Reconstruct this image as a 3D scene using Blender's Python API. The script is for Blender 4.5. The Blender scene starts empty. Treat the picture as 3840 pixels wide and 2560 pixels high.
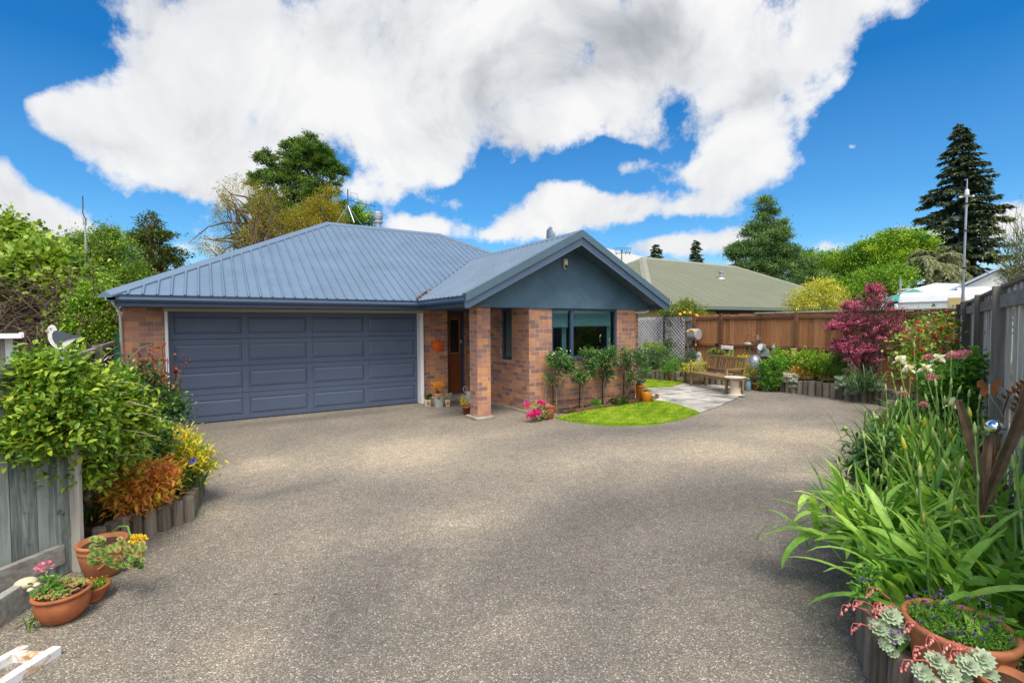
import bpy, math, random
import numpy as np
from mathutils import Vector, Matrix
RNG = np.random.default_rng(11)
random.seed(5)
R = math.radians
SC = bpy.context.scene
COL = SC.collection
# ---- camera solved from the house's own lines: 17 mm lens, 1.82 m above the drive
CF, CP, CR_, CY, CH = 1813.0, 0.03524, 0.005888, 0.563463, 1.819
def ray(x, y):
    a = (x*1.6327-1920)/CF; b = -(y*1.6327-1280)/CF
    cr, sr = math.cos(CR_), math.sin(CR_); u = a*cr+b*sr; v = -a*sr+b*cr
    cp, sp = math.cos(CP), math.sin(CP); fw = cp+v*sp; up = -sp+v*cp
    c, s = math.cos(CY), math.sin(CY)
    return np.array([c*u+s*fw, -s*u+c*fw, up])
def G(x, y, z=0.0):           # where the sight line meets the level z
    d = ray(x, y); t = (z-CH)/d[2]; return d*t+np.array([0, 0, CH])
def W(x, y, fd):              # point on the sight line at a given depth
    return ray(x, y)*fd+np.array([0, 0, CH])
def PX(x, y, X):
    d = ray(x, y); return d*(X/d[0])+np.array([0, 0, CH])
def PY(x, y, Y):
    d = ray(x, y); return d*(Y/d[1])+np.array([0, 0, CH])
def nrm(v):
    v = np.asarray(v, float); n = np.linalg.norm(v, axis=-1, keepdims=True); return v/np.maximum(n, 1e-9)
# ---- object bookkeeping
WL = {}
def tag(o, label=None, cat=None, group=None, kind=None):
    if label: o['label'] = label
    if cat: o['category'] = cat
    if group: o['group'] = group
    if kind: o['kind'] = kind
    return o
def thing(name, label, cat, loc=(0, 0, 0), rz=0, group=None):
    o = bpy.data.objects.new(name, None); COL.objects.link(o)
    o.location = tuple(float(c) for c in loc); o.rotation_euler = (0, 0, rz); o.empty_display_size = .1
    WL[o.name] = np.array(loc, float); return tag(o, label, cat, group)
def copy_tree(o, parent=None):
    c = o.copy(); COL.objects.link(c); c.parent = parent
    for ch in list(o.children): copy_tree(ch, c)
    return c
class MB:
    def __init__(s): s.V = []; s.F = []; s.A = []; s.n = 0
    def add(s, V, F, a=.5):
        V = np.asarray(V, float).reshape(-1, 3)
        if isinstance(F, np.ndarray): s.F.append(F+s.n)
        else:
            by = {}
            for f in F: by.setdefault(len(f), []).append(f)
            for k in by: s.F.append(np.array(by[k])+s.n)
        s.V.append(V); s.A.append(np.broadcast_to(np.asarray(a, float), (len(V),)).copy()); s.n += len(V); return s
    def box(s, x0, x1, y0, y1, z0, z1, a=.5):
        return s.add([(x0,y0,z0),(x1,y0,z0),(x1,y1,z0),(x0,y1,z0),(x0,y0,z1),(x1,y0,z1),(x1,y1,z1),(x0,y1,z1)],
            [(0,3,2,1),(4,5,6,7),(0,1,5,4),(1,2,6,5),(2,3,7,6),(3,0,4,7)], a)
    def ob(s, c, u, v, w, a=.5):      # oriented box: centre and three half vectors
        c, u, v, w = [np.asarray(q, float) for q in (c, u, v, w)]
        V = [c+i*u+j*v+k*w for k in (-1, 1) for i, j in ((-1,-1),(1,-1),(1,1),(-1,1))]
        return s.add(V, [(0,3,2,1),(4,5,6,7),(0,1,5,4),(1,2,6,5),(2,3,7,6),(3,0,4,7)], a)
    def bar(s, p, q, w, h, up=(0, 0, 1), a=.5):   # beam between p and q
        p = np.asarray(p, float); q = np.asarray(q, float); d = q-p; L = np.linalg.norm(d); d = d/L
        sd = nrm(np.cross(d, up)); n = nrm(np.cross(sd, d))
        return s.ob((p+q)/2, d*L/2, sd*w/2, n*h/2, a)
    def tube(s, pts, r, n=6, a=.5, cap=True):
        P = np.asarray(pts, float); k = len(P); r = np.broadcast_to(np.asarray(r, float), (k,))
        T = nrm(np.gradient(P, axis=0)); ref = np.array([0.31, .17, .93]) if abs(T[0][2]) < .8 else np.array([.9, .3, .1])
        U = nrm(np.cross(T, ref)); Vv = np.cross(T, U)
        an = np.arange(n)*2*math.pi/n
        V = (P[:, None]+r[:, None, None]*(np.cos(an)[None, :, None]*U[:, None]+np.sin(an)[None, :, None]*Vv[:, None])).reshape(-1, 3)
        F = []
        for i in range(k-1):
            for j in range(n):
                F.append((i*n+j, i*n+(j+1) % n, (i+1)*n+(j+1) % n, (i+1)*n+j))
        s.add(V, np.array(F), a)
        if cap:
            s.F.append(np.array([list(range(n))])[:, ::-1]+s.n-k*n); s.F.append(np.array([list(range((k-1)*n, k*n))])+s.n-k*n)
        return s
    def lathe(s, c, prof, n=24, a=.5, sx=1, sy=1, rz=0, wob=0):
        c = np.asarray(c, float); P = np.array(prof, float); k = len(P)
        an = np.arange(n)*2*math.pi/n
        X = P[:, 0][:, None]*np.cos(an)*sx; Y = P[:, 0][:, None]*np.sin(an)*sy
        cz, sz = math.cos(rz), math.sin(rz)
        V = np.stack([X*cz-Y*sz, X*sz+Y*cz, np.repeat(P[:, 1][:, None], n, 1)], -1)
        if wob: V += RNG.normal(0, wob, V.shape)
        V = V.reshape(-1, 3)+c; F = []
        for i in range(k-1):
            for j in range(n): F.append((i*n+j, i*n+(j+1) % n, (i+1)*n+(j+1) % n, (i+1)*n+j))
        s.add(V, np.array(F), a)
        s.F.append(np.array([list(range(n))[::-1]])+s.n-k*n); s.F.append(np.array([list(range((k-1)*n, k*n))])+s.n-k*n)
        return s
    def ball(s, c, rx, ry=None, rz=None, n=10, a=.5):
        ry = ry or rx; rz = rz or rx; m = max(4, n//2+1)
        th = np.linspace(0, math.pi, m+1)
        return s.lathe(c, [(max(math.sin(t), .02)*rx, -math.cos(t)*rz) for t in th], n, a, 1, ry/rx)
    def prism(s, poly, off, a=.5):     # polygon (3-D points) extruded by a vector
        P = np.asarray(poly, float); n = len(P); off = np.asarray(off, float)
        F = [tuple(range(n))[::-1], tuple(range(n, 2*n))]+[(i, (i+1) % n, n+(i+1) % n, n+i) for i in range(n)]
        return s.add(np.vstack([P, P+off]), F, a)
    def build(s, name, mat, parent=None, smooth=False, local=False, bevel=0, label=None, uv=False, origin=None, solid=0):
        V = np.vstack(s.V); w0 = V.copy()
        if parent is not None:
            base = WL.get(parent.name, np.zeros(3))
            if not local: V = V-base
        else:
            base = np.array(origin, float) if origin is not None else np.array([(V[:, 0].min()+V[:, 0].max())/2, (V[:, 1].min()+V[:, 1].max())/2, V[:, 2].min()])
            V = V-base
        me = bpy.data.meshes.new(name)
        me.vertices.add(len(V)); me.vertices.foreach_set('co', V.astype(np.float32).ravel())
        loops = np.concatenate([f.ravel() for f in s.F]); tot = np.concatenate([np.full(len(f), f.shape[1]) for f in s.F])
        st = np.concatenate([[0], np.cumsum(tot)[:-1]])
        me.loops.add(len(loops)); me.loops.foreach_set('vertex_index', loops.astype(np.int32))
        me.polygons.add(len(tot)); me.polygons.foreach_set('loop_start', st.astype(np.int32))
        at = me.attributes.new('rnd', 'FLOAT', 'POINT'); at.data.foreach_set('value', np.concatenate(s.A).astype(np.float32))
        me.polygons.foreach_set('use_smooth', np.full(len(tot), bool(smooth)))
        me.update(calc_edges=True)
        if uv:
            ly = me.uv_layers.new(name='UV'); nor = np.zeros(len(tot)*3, np.float32); me.polygons.foreach_get('normal', nor); nor = nor.reshape(-1, 3)
            li = np.repeat(np.arange(len(tot)), tot); co = w0[loops]; nn = nor[li]
            ax = np.abs(nn[:, 0]) > np.abs(nn[:, 1])
            U = np.where(ax, co[:, 1]+.06, co[:, 0]); ly.data.foreach_set('uv', np.stack([U, co[:, 2]], -1).astype(np.float32).ravel())
        o = bpy.data.objects.new(name, me); COL.objects.link(o)
        for m in (mat if isinstance(mat, (list, tuple)) else [mat]): me.materials.append(m)
        if parent is not None: o.parent = parent; WL[o.name] = base
        else: o.location = base; WL[o.name] = base
        if bevel:
            b = o.modifiers.new('bevel', 'BEVEL'); b.width = bevel; b.segments = 2; b.limit_method = 'ANGLE'
        if solid:
            b = o.modifiers.new('solid', 'SOLIDIFY'); b.thickness = solid
        if label: o['label'] = label
        return o
def solo(mb, name, mat, label, cat, group=None, **k):
    return tag(mb.build(name, mat, None, **k), label, cat, group)
def struct(mb, name, mat, **k):
    return tag(mb.build(name, mat, None, **k), kind='structure')
# ---- leaves
def leaves(mb, P, D, L, Wd, a, kind='d', curl=.15, up=None):
    P = np.asarray(P, float); N = len(P); D = nrm(D)
    L = np.broadcast_to(np.asarray(L, float), (N,))[:, None]; Wd = np.broadcast_to(np.asarray(Wd, float), (N,))[:, None]
    if up is None: up = nrm(RNG.normal(0, .55, (N, 3))+np.array([0, 0, 1.]))
    S = nrm(np.cross(D, up)); Nn = np.cross(S, D)
    a = np.broadcast_to(np.asarray(a, float), (N,))
    if kind == 'd':
        V = np.stack([P, P+D*L*.45+S*Wd*.5+Nn*L*.04, P+D*L-Nn*L*curl, P+D*L*.45-S*Wd*.5+Nn*L*.04], 1)
        F = np.arange(N)[:, None]*4+np.arange(4)[None]; mb.add(V.reshape(-1, 3), F, np.repeat(a, 4))
    elif kind == 'o':
        f = .12
        V = np.stack([P, P+D*L*.3+S*Wd*.42+Nn*Wd*f, P+D*L*.33, P+D*L*.3-S*Wd*.42+Nn*Wd*f,
                      P+D*L*.66+S*Wd*.4+Nn*(Wd*f-L*curl*.4), P+D*L*.68-Nn*L*curl*.5, P+D*L*.66-S*Wd*.4+Nn*(Wd*f-L*curl*.4), P+D*L-Nn*L*curl], 1)
        b = np.arange(N)[:, None]*8
        n0 = mb.n; mb.add(V.reshape(-1, 3), b+np.array([[1, 2, 5, 4]]), np.repeat(a, 8))
        mb.F.append(n0+b+np.array([[2, 3, 6, 5]]))
        for t in ((0, 2, 1), (0, 3, 2), (4, 5, 7), (5, 6, 7)): mb.F.append(n0+b+np.array([t]))
    elif kind == 'r':
        k = 7; an = np.arange(k)*2*math.pi/k
        rr = np.where(np.arange(k) == 0, .55, 1.)
        V = P[:, None]+(np.cos(an)*rr)[None, :, None]*(-D[:, None])*L[:, None]*.5+(np.sin(an)*rr)[None, :, None]*S[:, None]*Wd[:, None]*.5+Nn[:, None]*(L[:, None]*.12)*(np.cos(2*an))[None, :, None]
        F = np.arange(N)[:, None]*k+np.arange(k)[None]; mb.add(V.reshape(-1, 3), F, np.repeat(a, k))
    return mb
def sph(n):
    return nrm(RNG.normal(0, 1, (n, 3)))
def crown(mb, blobs, ncl, nlf, cr, L, Wd, kind='d', shell=(.5, 1.), drop=0., outw=.7, amod=.25, aof=0., squash=1., curl=.15, bottom=-.7, upb=.25):
    """leaf clumps through the outer volume of several ellipsoids; returns clump centres"""
    B = [(np.array(c, float), np.array(r, float)) for c, r in blobs]
    wt = np.array([(r[0]*r[1]*r[2])**(2/3.) for c, r in B]); wt /= wt.sum(); CC = []
    for (c, r), w in zip(B, wt):
        n = max(1, int(ncl*w)); d = sph(n*3); d = d[d[:, 2] > bottom][:n]; n = len(d)
        rad = RNG.uniform(shell[0], shell[1], (n, 1)); cc = c+d*rad*r
        CC.append(cc)
        P = np.repeat(cc, nlf, 0)+RNG.normal(0, 1, (n*nlf, 3))*np.array([cr, cr, cr*squash])*RNG.uniform(.6, 1.3, (n*nlf, 1))
        out = np.repeat(d, nlf, 0)
        D = out*outw+sph(n*nlf)*.8+np.array([0, 0, upb-drop])
        a = np.clip(aof+.5+np.repeat(RNG.normal(0, amod, n), nlf)+RNG.normal(0, .13, n*nlf), 0.01, .99)
        sz = RNG.uniform(.6, 1.25, n*nlf)
        leaves(mb, P, D, L*sz, Wd*sz, a, kind, curl)
    return np.vstack(CC)
def limb(p, q, sag=.1, k=6, wob=.03):
    p = np.asarray(p, float); q = np.asarray(q, float); t = np.linspace(0, 1, k)[:, None]
    L = np.linalg.norm(q-p); P = p+(q-p)*t; P[:, 2] += (np.sin(t[:, 0]*math.pi)*sag*L)
    P[1:-1] += RNG.normal(0, wob*L, (k-2, 3)); return P
def branches(mb, base, top, targets, r0=.1, r1=.012, n=5, frm=(.35, .95)):
    base = np.asarray(base, float); top = np.asarray(top, float)
    tr = limb(base, top, 0, 8, .012); mb.tube(tr, np.linspace(r0, r0*.3, 8), 7)
    for t in targets:
        f = RNG.uniform(*frm); i = f*7; j = int(i); st = tr[j]+(tr[min(j+1, 7)]-tr[j])*(i-j)
        if np.linalg.norm(t-st) < .05: continue
        mb.tube(limb(st, t, .06, 5, .04), np.linspace(r0*.32, r1, 5), n, cap=False)
def blades(mb, P, az, L, w, th0, th1, a, k=8, tw=0., pw=1.5, fold=.25):
    """arching strap leaves"""
    N = len(P); P = np.asarray(P, float); az = np.asarray(az, float)
    bc = lambda q: np.broadcast_to(np.asarray(q, float), (N,))
    L, w, th0, th1, a = map(bc, (L, w, th0, th1, a))
    s = np.linspace(0, 1, k+1); th = th0[:, None]+th1[:, None]*s[None]**pw
    dh = np.sin(th)*L[:, None]/k; dz = np.cos(th)*L[:, None]/k
    H = np.concatenate([np.zeros((N, 1)), np.cumsum((dh[:, 1:]+dh[:, :-1])/2, 1)], 1); Z = np.concatenate([np.zeros((N, 1)), np.cumsum((dz[:, 1:]+dz[:, :-1])/2, 1)], 1)
    ca, sa = np.cos(az), np.sin(az)
    C = np.stack([P[:, 0, None]+H*ca[:, None], P[:, 1, None]+H*sa[:, None], P[:, 2, None]+Z], -1)
    ww = w[:, None]*np.minimum(1, .55+s*1.2)[None]*np.sqrt(np.maximum(1-s**3.5, .004))[None]*.5
    t = bc(tw)[:, None]*s[None]+RNG.uniform(-.4, .4, (N, 1))
    sx = -sa[:, None]*np.cos(t); sy = ca[:, None]*np.cos(t); sz = np.sin(t)
    S = np.stack([sx, sy, sz], -1)
    nx = np.stack([-np.cos(th)*ca[:, None], -np.cos(th)*sa[:, None], np.sin(th)], -1)
    Lf = C+S*ww[..., None]+nx*(ww*fold)[..., None]; Rt = C-S*ww[..., None]+nx*(ww*fold)[..., None]
    V = np.stack([Lf, C, Rt], 2).reshape(-1, 3); m = 3*(k+1); F = []
    b = np.arange(N)[:, None]*m; n0 = mb.n
    mb.add(V, b+np.array([[0, 1, 4, 3]]), np.repeat(a, m))
    for i in range(k):
        if i: mb.F.append(n0+b+np.array([[3*i, 3*i+1, 3*i+4, 3*i+3]]))
        mb.F.append(n0+b+np.array([[3*i+1, 3*i+2, 3*i+5, 3*i+4]]))
    return C
# ================= materials =================
MT = {}
def newmat(name):
    m = bpy.data.materials.new(name); m.use_nodes = True; nt = m.node_tree; nt.nodes.clear()
    out = nt.nodes.new('ShaderNodeOutputMaterial'); b = nt.nodes.new('ShaderNodeBsdfPrincipled')
    nt.links.new(b.outputs[0], out.inputs[0]); return m, nt, b, out
def nd(nt, typ, **k):
    n = nt.nodes.new(typ)
    for a, v in k.items(): setattr(n, a, v)
    return n
def setin(n, **k):
    for a, v in k.items(): n.inputs[a.replace('_', ' ')].default_value = v
    return n
def coord(nt, scale=(1, 1, 1), kind='Object', rot=(0, 0, 0)):
    t = nd(nt, 'ShaderNodeTexCoord'); m = nd(nt, 'ShaderNodeMapping'); m.inputs['Scale'].default_value = scale; m.inputs['Rotation'].default_value = rot
    nt.links.new(t.outputs[kind], m.inputs[0]); return m.outputs[0]
def wpos(nt, scale=(1, 1, 1)):
    t = nd(nt, 'ShaderNodeNewGeometry'); m = nd(nt, 'ShaderNodeMapping'); m.inputs['Scale'].default_value = scale
    nt.links.new(t.outputs['Position'], m.inputs[0]); return m.outputs[0]
def noise(nt, vec, sc=5, det=4, rough=.55, dist=0):
    n = nd(nt, 'ShaderNodeTexNoise'); nt.links.new(vec, n.inputs['Vector'])
    n.inputs['Scale'].default_value = sc; n.inputs['Detail'].default_value = det; n.inputs['Roughness'].default_value = rough; n.inputs['Distortion'].default_value = dist
    return n.outputs['Fac']
def ramp(nt, fac, stops, interp='LINEAR'):
    r = nd(nt, 'ShaderNodeValToRGB'); r.color_ramp.interpolation = interp; e = r.color_ramp.elements
    while len(e) < len(stops): e.new(.5)
    for i, (p, c) in enumerate(stops): e[i].position = p; e[i].color = (*c, 1) if len(c) == 3 else c
    nt.links.new(fac, r.inputs[0]); return r.outputs[0]
def mixc(nt, fac, a, b, mode='MIX'):
    m = nd(nt, 'ShaderNodeMix', data_type='RGBA', blend_type=mode)
    for i, s in ((0, fac), (6, a), (7, b)):
        if hasattr(s, 'is_linked'): nt.links.new(s, m.inputs[i])
        elif isinstance(s, (tuple, list)): m.inputs[i].default_value = (*s[:3], 1)
        else: m.inputs[i].default_value = s
    return m.outputs[2]
def mth(nt, op, a, b=None, c=None, clamp=False):
    m = nd(nt, 'ShaderNodeMath', operation=op); m.use_clamp = clamp
    for i, s in enumerate((a, b, c)):
        if s is None: continue
        if hasattr(s, 'is_linked'): nt.links.new(s, m.inputs[i])
        else: m.inputs[i].default_value = s
    return m.outputs[0]
def bump(nt, b, h, st=.3, dist=.01):
    n = nd(nt, 'ShaderNodeBump'); n.inputs['Strength'].default_value = st; n.inputs['Distance'].default_value = dist
    nt.links.new(h, n.inputs['Height']); nt.links.new(n.outputs[0], b.inputs['Normal'])
def attr(nt, name='rnd'):
    return nd(nt, 'ShaderNodeAttribute', attribute_name=name).outputs['Fac']
def paint(name, c, rough=.5, var=.12, sc=3, metal=0., bmp=.05, bsc=60, spec=.5, dirt=None):
    m, nt, b, _ = newmat(name); v = coord(nt)
    n1 = noise(nt, v, sc, 6, .65); lo = tuple(x*(1-var*2) for x in c); hi = tuple(min(1, x*(1+var)) for x in c)
    cc = ramp(nt, n1, [(.3, lo), (.7, hi)])
    if dirt:
        n2 = noise(nt, v, sc*3.1, 8, .7); f = ramp(nt, n2, [(dirt[1], (0, 0, 0)), (min(dirt[1]+.12, 1), (1, 1, 1))]); cc = mixc(nt, f, cc, dirt[0])
    nt.links.new(cc, b.inputs['Base Color']); b.inputs['Roughness'].default_value = rough; b.inputs['Metallic'].default_value = metal
    b.inputs['Specular IOR Level'].default_value = spec
    if bmp: bump(nt, b, noise(nt, v, bsc, 3), bmp, .005)
    MT[name] = m; return m
def wood(name, cs, ax=2, rough=.8, gs=1., dark=None, dk=.62):
    """grain stretched along axis ax, tone varied per board by the rnd attribute"""
    m, nt, b, _ = newmat(name); sc = [26*gs]*3; sc[ax] = 1.6*gs
    t = nd(nt, 'ShaderNodeTexCoord'); mp = nd(nt, 'ShaderNodeMapping'); mp.inputs['Scale'].default_value = sc
    nt.links.new(t.outputs['Object'], mp.inputs[0]); a = attr(nt)
    off = nd(nt, 'ShaderNodeCombineXYZ'); s7 = mth(nt, 'MULTIPLY', a, 37.); nt.links.new(s7, off.inputs[ax]); nt.links.new(off.outputs[0], mp.inputs['Location'])
    g = noise(nt, mp.outputs[0], 1, 7, .65, .6); g2 = noise(nt, t.outputs['Object'], 2.2*gs, 5, .6)
    f = mth(nt, 'ADD', mth(nt, 'MULTIPLY', g, .75), mth(nt, 'ADD', mth(nt, 'MULTIPLY', a, .35), mth(nt, 'MULTIPLY', g2, .25)))
    k = len(cs); cc = ramp(nt, f, [(.38+.5*i/(k-1), c) for i, c in enumerate(cs)])
    if dark:
        n2 = noise(nt, t.outputs['Object'], 5*gs, 7, .72); ff = ramp(nt, n2, [(dk, (0, 0, 0)), (dk+.1, (1, 1, 1))]); cc = mixc(nt, ff, cc, dark)
    nt.links.new(cc, b.inputs['Base Color']); b.inputs['Roughness'].default_value = rough; b.inputs['Specular IOR Level'].default_value = .25
    bump(nt, b, g, .5, .006); MT[name] = m; return m
def leafm(name, cs, rough=.45, trans=.28, spec=.35, sat=1.):
    m, nt, b, out = newmat(name); a = attr(nt); k = len(cs)
    cc = ramp(nt, a, [(.08+.84*i/(k-1), c) for i, c in enumerate(cs)])
    v = coord(nt); n1 = noise(nt, v, 35, 3); cc = mixc(nt, 1., cc, ramp(nt, n1, [(.3, (.8, .8, .8)), (.7, (1.12, 1.12, 1.12))]), 'MULTIPLY')
    nt.links.new(cc, b.inputs['Base Color']); b.inputs['Roughness'].default_value = rough; b.inputs['Specular IOR Level'].default_value = spec
    tr = nd(nt, 'ShaderNodeBsdfTranslucent'); nt.links.new(mixc(nt, 1., cc, (1.5, 1.5, .75), 'MULTIPLY'), tr.inputs[0])
    mx = nd(nt, 'ShaderNodeMixShader'); mx.inputs[0].default_value = trans
    nt.links.new(b.outputs[0], mx.inputs[1]); nt.links.new(tr.outputs[0], mx.inputs[2]); nt.links.new(mx.outputs[0], out.inputs[0])
    MT[name] = m; return m
def blobsum(nt, vec, blobs):
    """sum of soft spots: (cx, cy, rx, ry, rotation, weight)"""
    tot = None
    for cx, cy, rx, ry, rz, w in blobs:
        mp = nd(nt, 'ShaderNodeMapping', vector_type='TEXTURE'); nt.links.new(vec, mp.inputs[0])
        mp.inputs['Location'].default_value = (cx, cy, 0); mp.inputs['Rotation'].default_value = (0, 0, rz); mp.inputs['Scale'].default_value = (rx, ry, 1)
        g = nd(nt, 'ShaderNodeTexGradient', gradient_type='QUADRATIC_SPHERE'); nt.links.new(mp.outputs[0], g.inputs[0])
        tot = mth(nt, 'MULTIPLY', g.outputs['Fac'], w) if tot is None else mth(nt, 'MULTIPLY_ADD', g.outputs['Fac'], w, tot)
    return tot

# brick: per-brick tone between orange, rust and purple-brown, pale joints
def brickmat():
    m, nt, b, _ = newmat('clay_brick'); uv = nd(nt, 'ShaderNodeTexCoord').outputs['UV']
    br = nd(nt, 'ShaderNodeTexBrick'); br.offset = .5; nt.links.new(uv, br.inputs['Vector'])
    for k, v in (('Scale', 1.), ('Mortar Size', .0055), ('Mortar Smooth', .25), ('Bias', 0.), ('Brick Width', .222), ('Row Height', .0908)): br.inputs[k].default_value = v
    br.inputs['Color1'].default_value = (0, 0, 0, 1); br.inputs['Color2'].default_value = (1, 1, 1, 1); br.inputs['Mortar'].default_value = (.5, .5, .5, 1)
    big = noise(nt, uv, 2.3, 3); fine = noise(nt, uv, 55, 5, .7)
    mp = nd(nt, 'ShaderNodeMapping'); mp.inputs['Scale'].default_value = (16, 3, 1); nt.links.new(uv, mp.inputs[0]); st = noise(nt, mp.outputs[0], 1, 3)
    f = mth(nt, 'ADD', mth(nt, 'MULTIPLY', br.outputs['Color'], .62), mth(nt, 'ADD', mth(nt, 'MULTIPLY', big, .3), mth(nt, 'MULTIPLY_ADD', st, .55, -.28)))
    cc = ramp(nt, f, [(.14, (.24, .135, .115)), (.34, (.36, .185, .145)), (.52, (.47, .225, .145)), (.70, (.58, .26, .12)), (.92, (.70, .32, .095))])
    cc = mixc(nt, 1., cc, ramp(nt, fine, [(.3, (.78, .78, .78)), (.7, (1.15, 1.15, 1.15))]), 'MULTIPLY')
    cc = mixc(nt, br.outputs['Fac'], cc, ramp(nt, big, [(.35, (.27, .22, .19)), (.6, (.50, .45, .40))]))
    nt.links.new(cc, b.inputs['Base Color']); b.inputs['Roughness'].default_value = .75
    h = mth(nt, 'SUBTRACT', mth(nt, 'MULTIPLY', fine, .25), br.outputs['Fac']); bump(nt, b, h, .8, .006)
    MT['brick'] = m
brickmat()
paint('roof_steel', (.122, .182, .270), .55, .07, 1.5, .0, .03, 60, .3, ((.17, .22, .29), .6))
paint('roof_cap', (.122, .18, .265), .5, .05, 1.5, .0, .02, 90, .6)
paint('gutter_paint', (.062, .105, .19), .35, .05, 2, .0, .02, 80, .5)
paint('barge_paint', (.085, .135, .225), .38, .06, 2, .0, .02, 80, .5)
paint('barge_cap', (.07, .125, .175), .38, .06, 2, .0, .02, 80, .5)
paint('garage_paint', (.084, .116, .192), .45, .06, 1.2, .0, .10, 220, .4, ((.13, .15, .19), .66))
paint('gable_paint', (.074, .142, .212), .55, .16, 1.6, .0, .10, 14, .35, ((.13, .20, .25), .66))
paint('soffit_paint', (.05, .085, .12), .6, .05)
paint('frame_blue', (.045, .075, .14), .4, .05)
paint('trim_white', (.82, .83, .86), .45, .03)
paint('trim_cream', (.44, .41, .33), .6, .04)
paint('white_plastic', (.75, .76, .78), .4, .04)
paint('concrete', (.36, .34, .30), .9, .2, 4, 0, .4, 60, .2, ((.14, .13, .11), .6))
paint('interior_dark', (.018, .02, .022), .9, .1)
paint('interior_wall', (.10, .13, .13), .9, .1)
paint('blind', (.46, .54, .56), .5, .05)
paint('terracotta', (.36, .115, .045), .65, .2, 7, 0, .2, 60, .35, ((.44, .26, .17), .72))
paint('terracotta_light', (.40, .155, .07), .7, .2, 7, 0, .2, 60, .3, ((.50, .33, .22), .70))
paint('orange_glaze', (.68, .22, .02), .35, .08, 5, 0, .05, 50, .5)
paint('sun_plaque', (.78, .15, .015), .6, .1, 12, 0, .3, 60, .3)
paint('cream_pot', (.58, .52, .38), .7, .12, 8, 0, .2, 60, .3, ((.38, .22, .10), .62))
paint('grey_glaze', (.50, .53, .50), .45, .1, 9, 0, .1, 60, .4, ((.40, .28, .18), .66))
paint('stone_grey', (.30, .31, .32), .85, .2, 14, 0, .5, 80, .2)
paint('egg_metal', (.22, .24, .27), .4, .2, 14, .4, .5, 60, .5)
paint('birdbath_stone', (.60, .50, .40), .85, .1, 6, 0, .3, 70, .2)
paint('beige_pot', (.30, .24, .16), .8, .15, 8, 0, .3, 60, .2)
paint('pot_soil', (.07, .045, .03), .95, .3, 30, 0, .8, 60, .1)
paint('galv', (.42, .45, .48), .4, .08, 5, .7, .03, 40, .5)
paint('galv_dark', (.07, .075, .08), .5, .08, 5, .4, .03, 40, .5)
paint('black_plastic', (.012, .012, .014), .45, .1)
paint('reel_grey', (.34, .36, .40), .4, .08, 6, 0, .05)
paint('reel_yellow', (.85, .42, .03), .4, .06)
paint('hose_red', (.35, .09, .06), .5, .1)
paint('rust', (.22, .095, .04), .85, .3, 12, .2, .4, 60, .2)
paint('rust_brown', (.24, .165, .11), .7, .25, 7, .2, .3, 30, .3)
paint('olive_roof', (.155, .168, .118), .7, .05, .6, 0, .0, 10, .3)
paint('grey_roof', (.42, .42, .42), .6, .05, .6, 0, .0, 10, .3)
paint('white_roof', (.66, .67, .70), .5, .03, .6, 0, 0, 10, .4)
paint('blue_roof', (.34, .42, .56), .45, .05, .6, 0, 0, 10, .4)
paint('cream_wall', (.60, .50, .22), .8, .05)
paint('white_wall', (.70, .71, .73), .7, .04)
paint('green_mesh', (.012, .12, .085), .7, .2, 8, 0, .2)
paint('green_canopy', (.05, .28, .25), .6, .1)
paint('bud_green', (.27, .38, .11), .5, .15, 20)
paint('seagull_white', (.66, .66, .66), .75, .14, 14, 0, .3, 60, .2, ((.32, .34, .34), .64))
paint('seagull_dark', (.055, .07, .10), .7, .1, 14)
paint('beak', (.70, .35, .10), .6, .1)
paint('dark_roof_far', (.20, .24, .32), .5, .1)
paint('peel_white', (.72, .74, .76), .6, .04, 4, 0, .3, 30, .3, ((.48, .25, .07), .50))
paint('bark', (.16, .12, .09), .9, .3, 8, 0, .6, 30, .15)
paint('bark_pale', (.26, .19, .14), .9, .25, 8, 0, .6, 30, .15)
paint('twig', (.13, .09, .07), .9, .3, 8)
paint('bark_far', (.10, .09, .08), .9, .3, 2)
paint('stem_green', (.14, .28, .05), .5, .15, 8)
paint('stem_red', (.16, .035, .035), .5, .15, 8)
paint('stem_pink', (.55, .13, .13), .5, .15, 8)
wood('fence_grey', [(.05, .044, .037), (.19, .175, .155), (.37, .35, .32), (.50, .485, .46)], 2, .85, 1., (.03, .028, .024), .62)
wood('fence_grey_green', [(.045, .05, .05), (.15, .175, .17), (.30, .345, .33), (.38, .42, .40)], 2, .85, 1.3, (.04, .04, .038), .60)
wood('fence_post', [(.034, .031, .025), (.11, .10, .085), (.22, .205, .18)], 2, .88, 1., (.025, .023, .02), .6)
wood('fence_brown', [(.17, .078, .036), (.32, .145, .062), (.43, .205, .095)], 2, .75, 1., (.045, .028, .02), .66)
wood('rail_brown', [(.06, .035, .022), (.15, .075, .04), (.25, .125, .065)], 1, .8, 1., (.03, .022, .018), .56)
wood('rail_lichen', [(.07, .06, .045), (.22, .20, .16), (.42, .42, .34)], 1, .9, 1., (.05, .04, .03), .58)
wood('rail_grey', [(.07, .066, .06), (.20, .195, .18), (.36, .36, .34)], 0, .88, 1., (.04, .038, .033), .6)
wood('old_black_wood', [(.015, .012, .01), (.04, .03, .025), (.09, .07, .055)], 2, .9)
wood('log_wood', [(.055, .045, .036), (.15, .125, .10), (.26, .225, .18)], 2, .9, 1.4, (.03, .026, .02), .6)
wood('bench_wood', [(.13, .08, .035), (.22, .14, .065), (.31, .21, .11)], 2, .7, 1.)
wood('lattice_white', [(.40, .38, .38), (.56, .55, .56), (.66, .66, .68)], 2, .75, 1.)
wood('door_wood', [(.09, .03, .012), (.17, .055, .02), (.26, .085, .03)], 2, .45, 1.)
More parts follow.
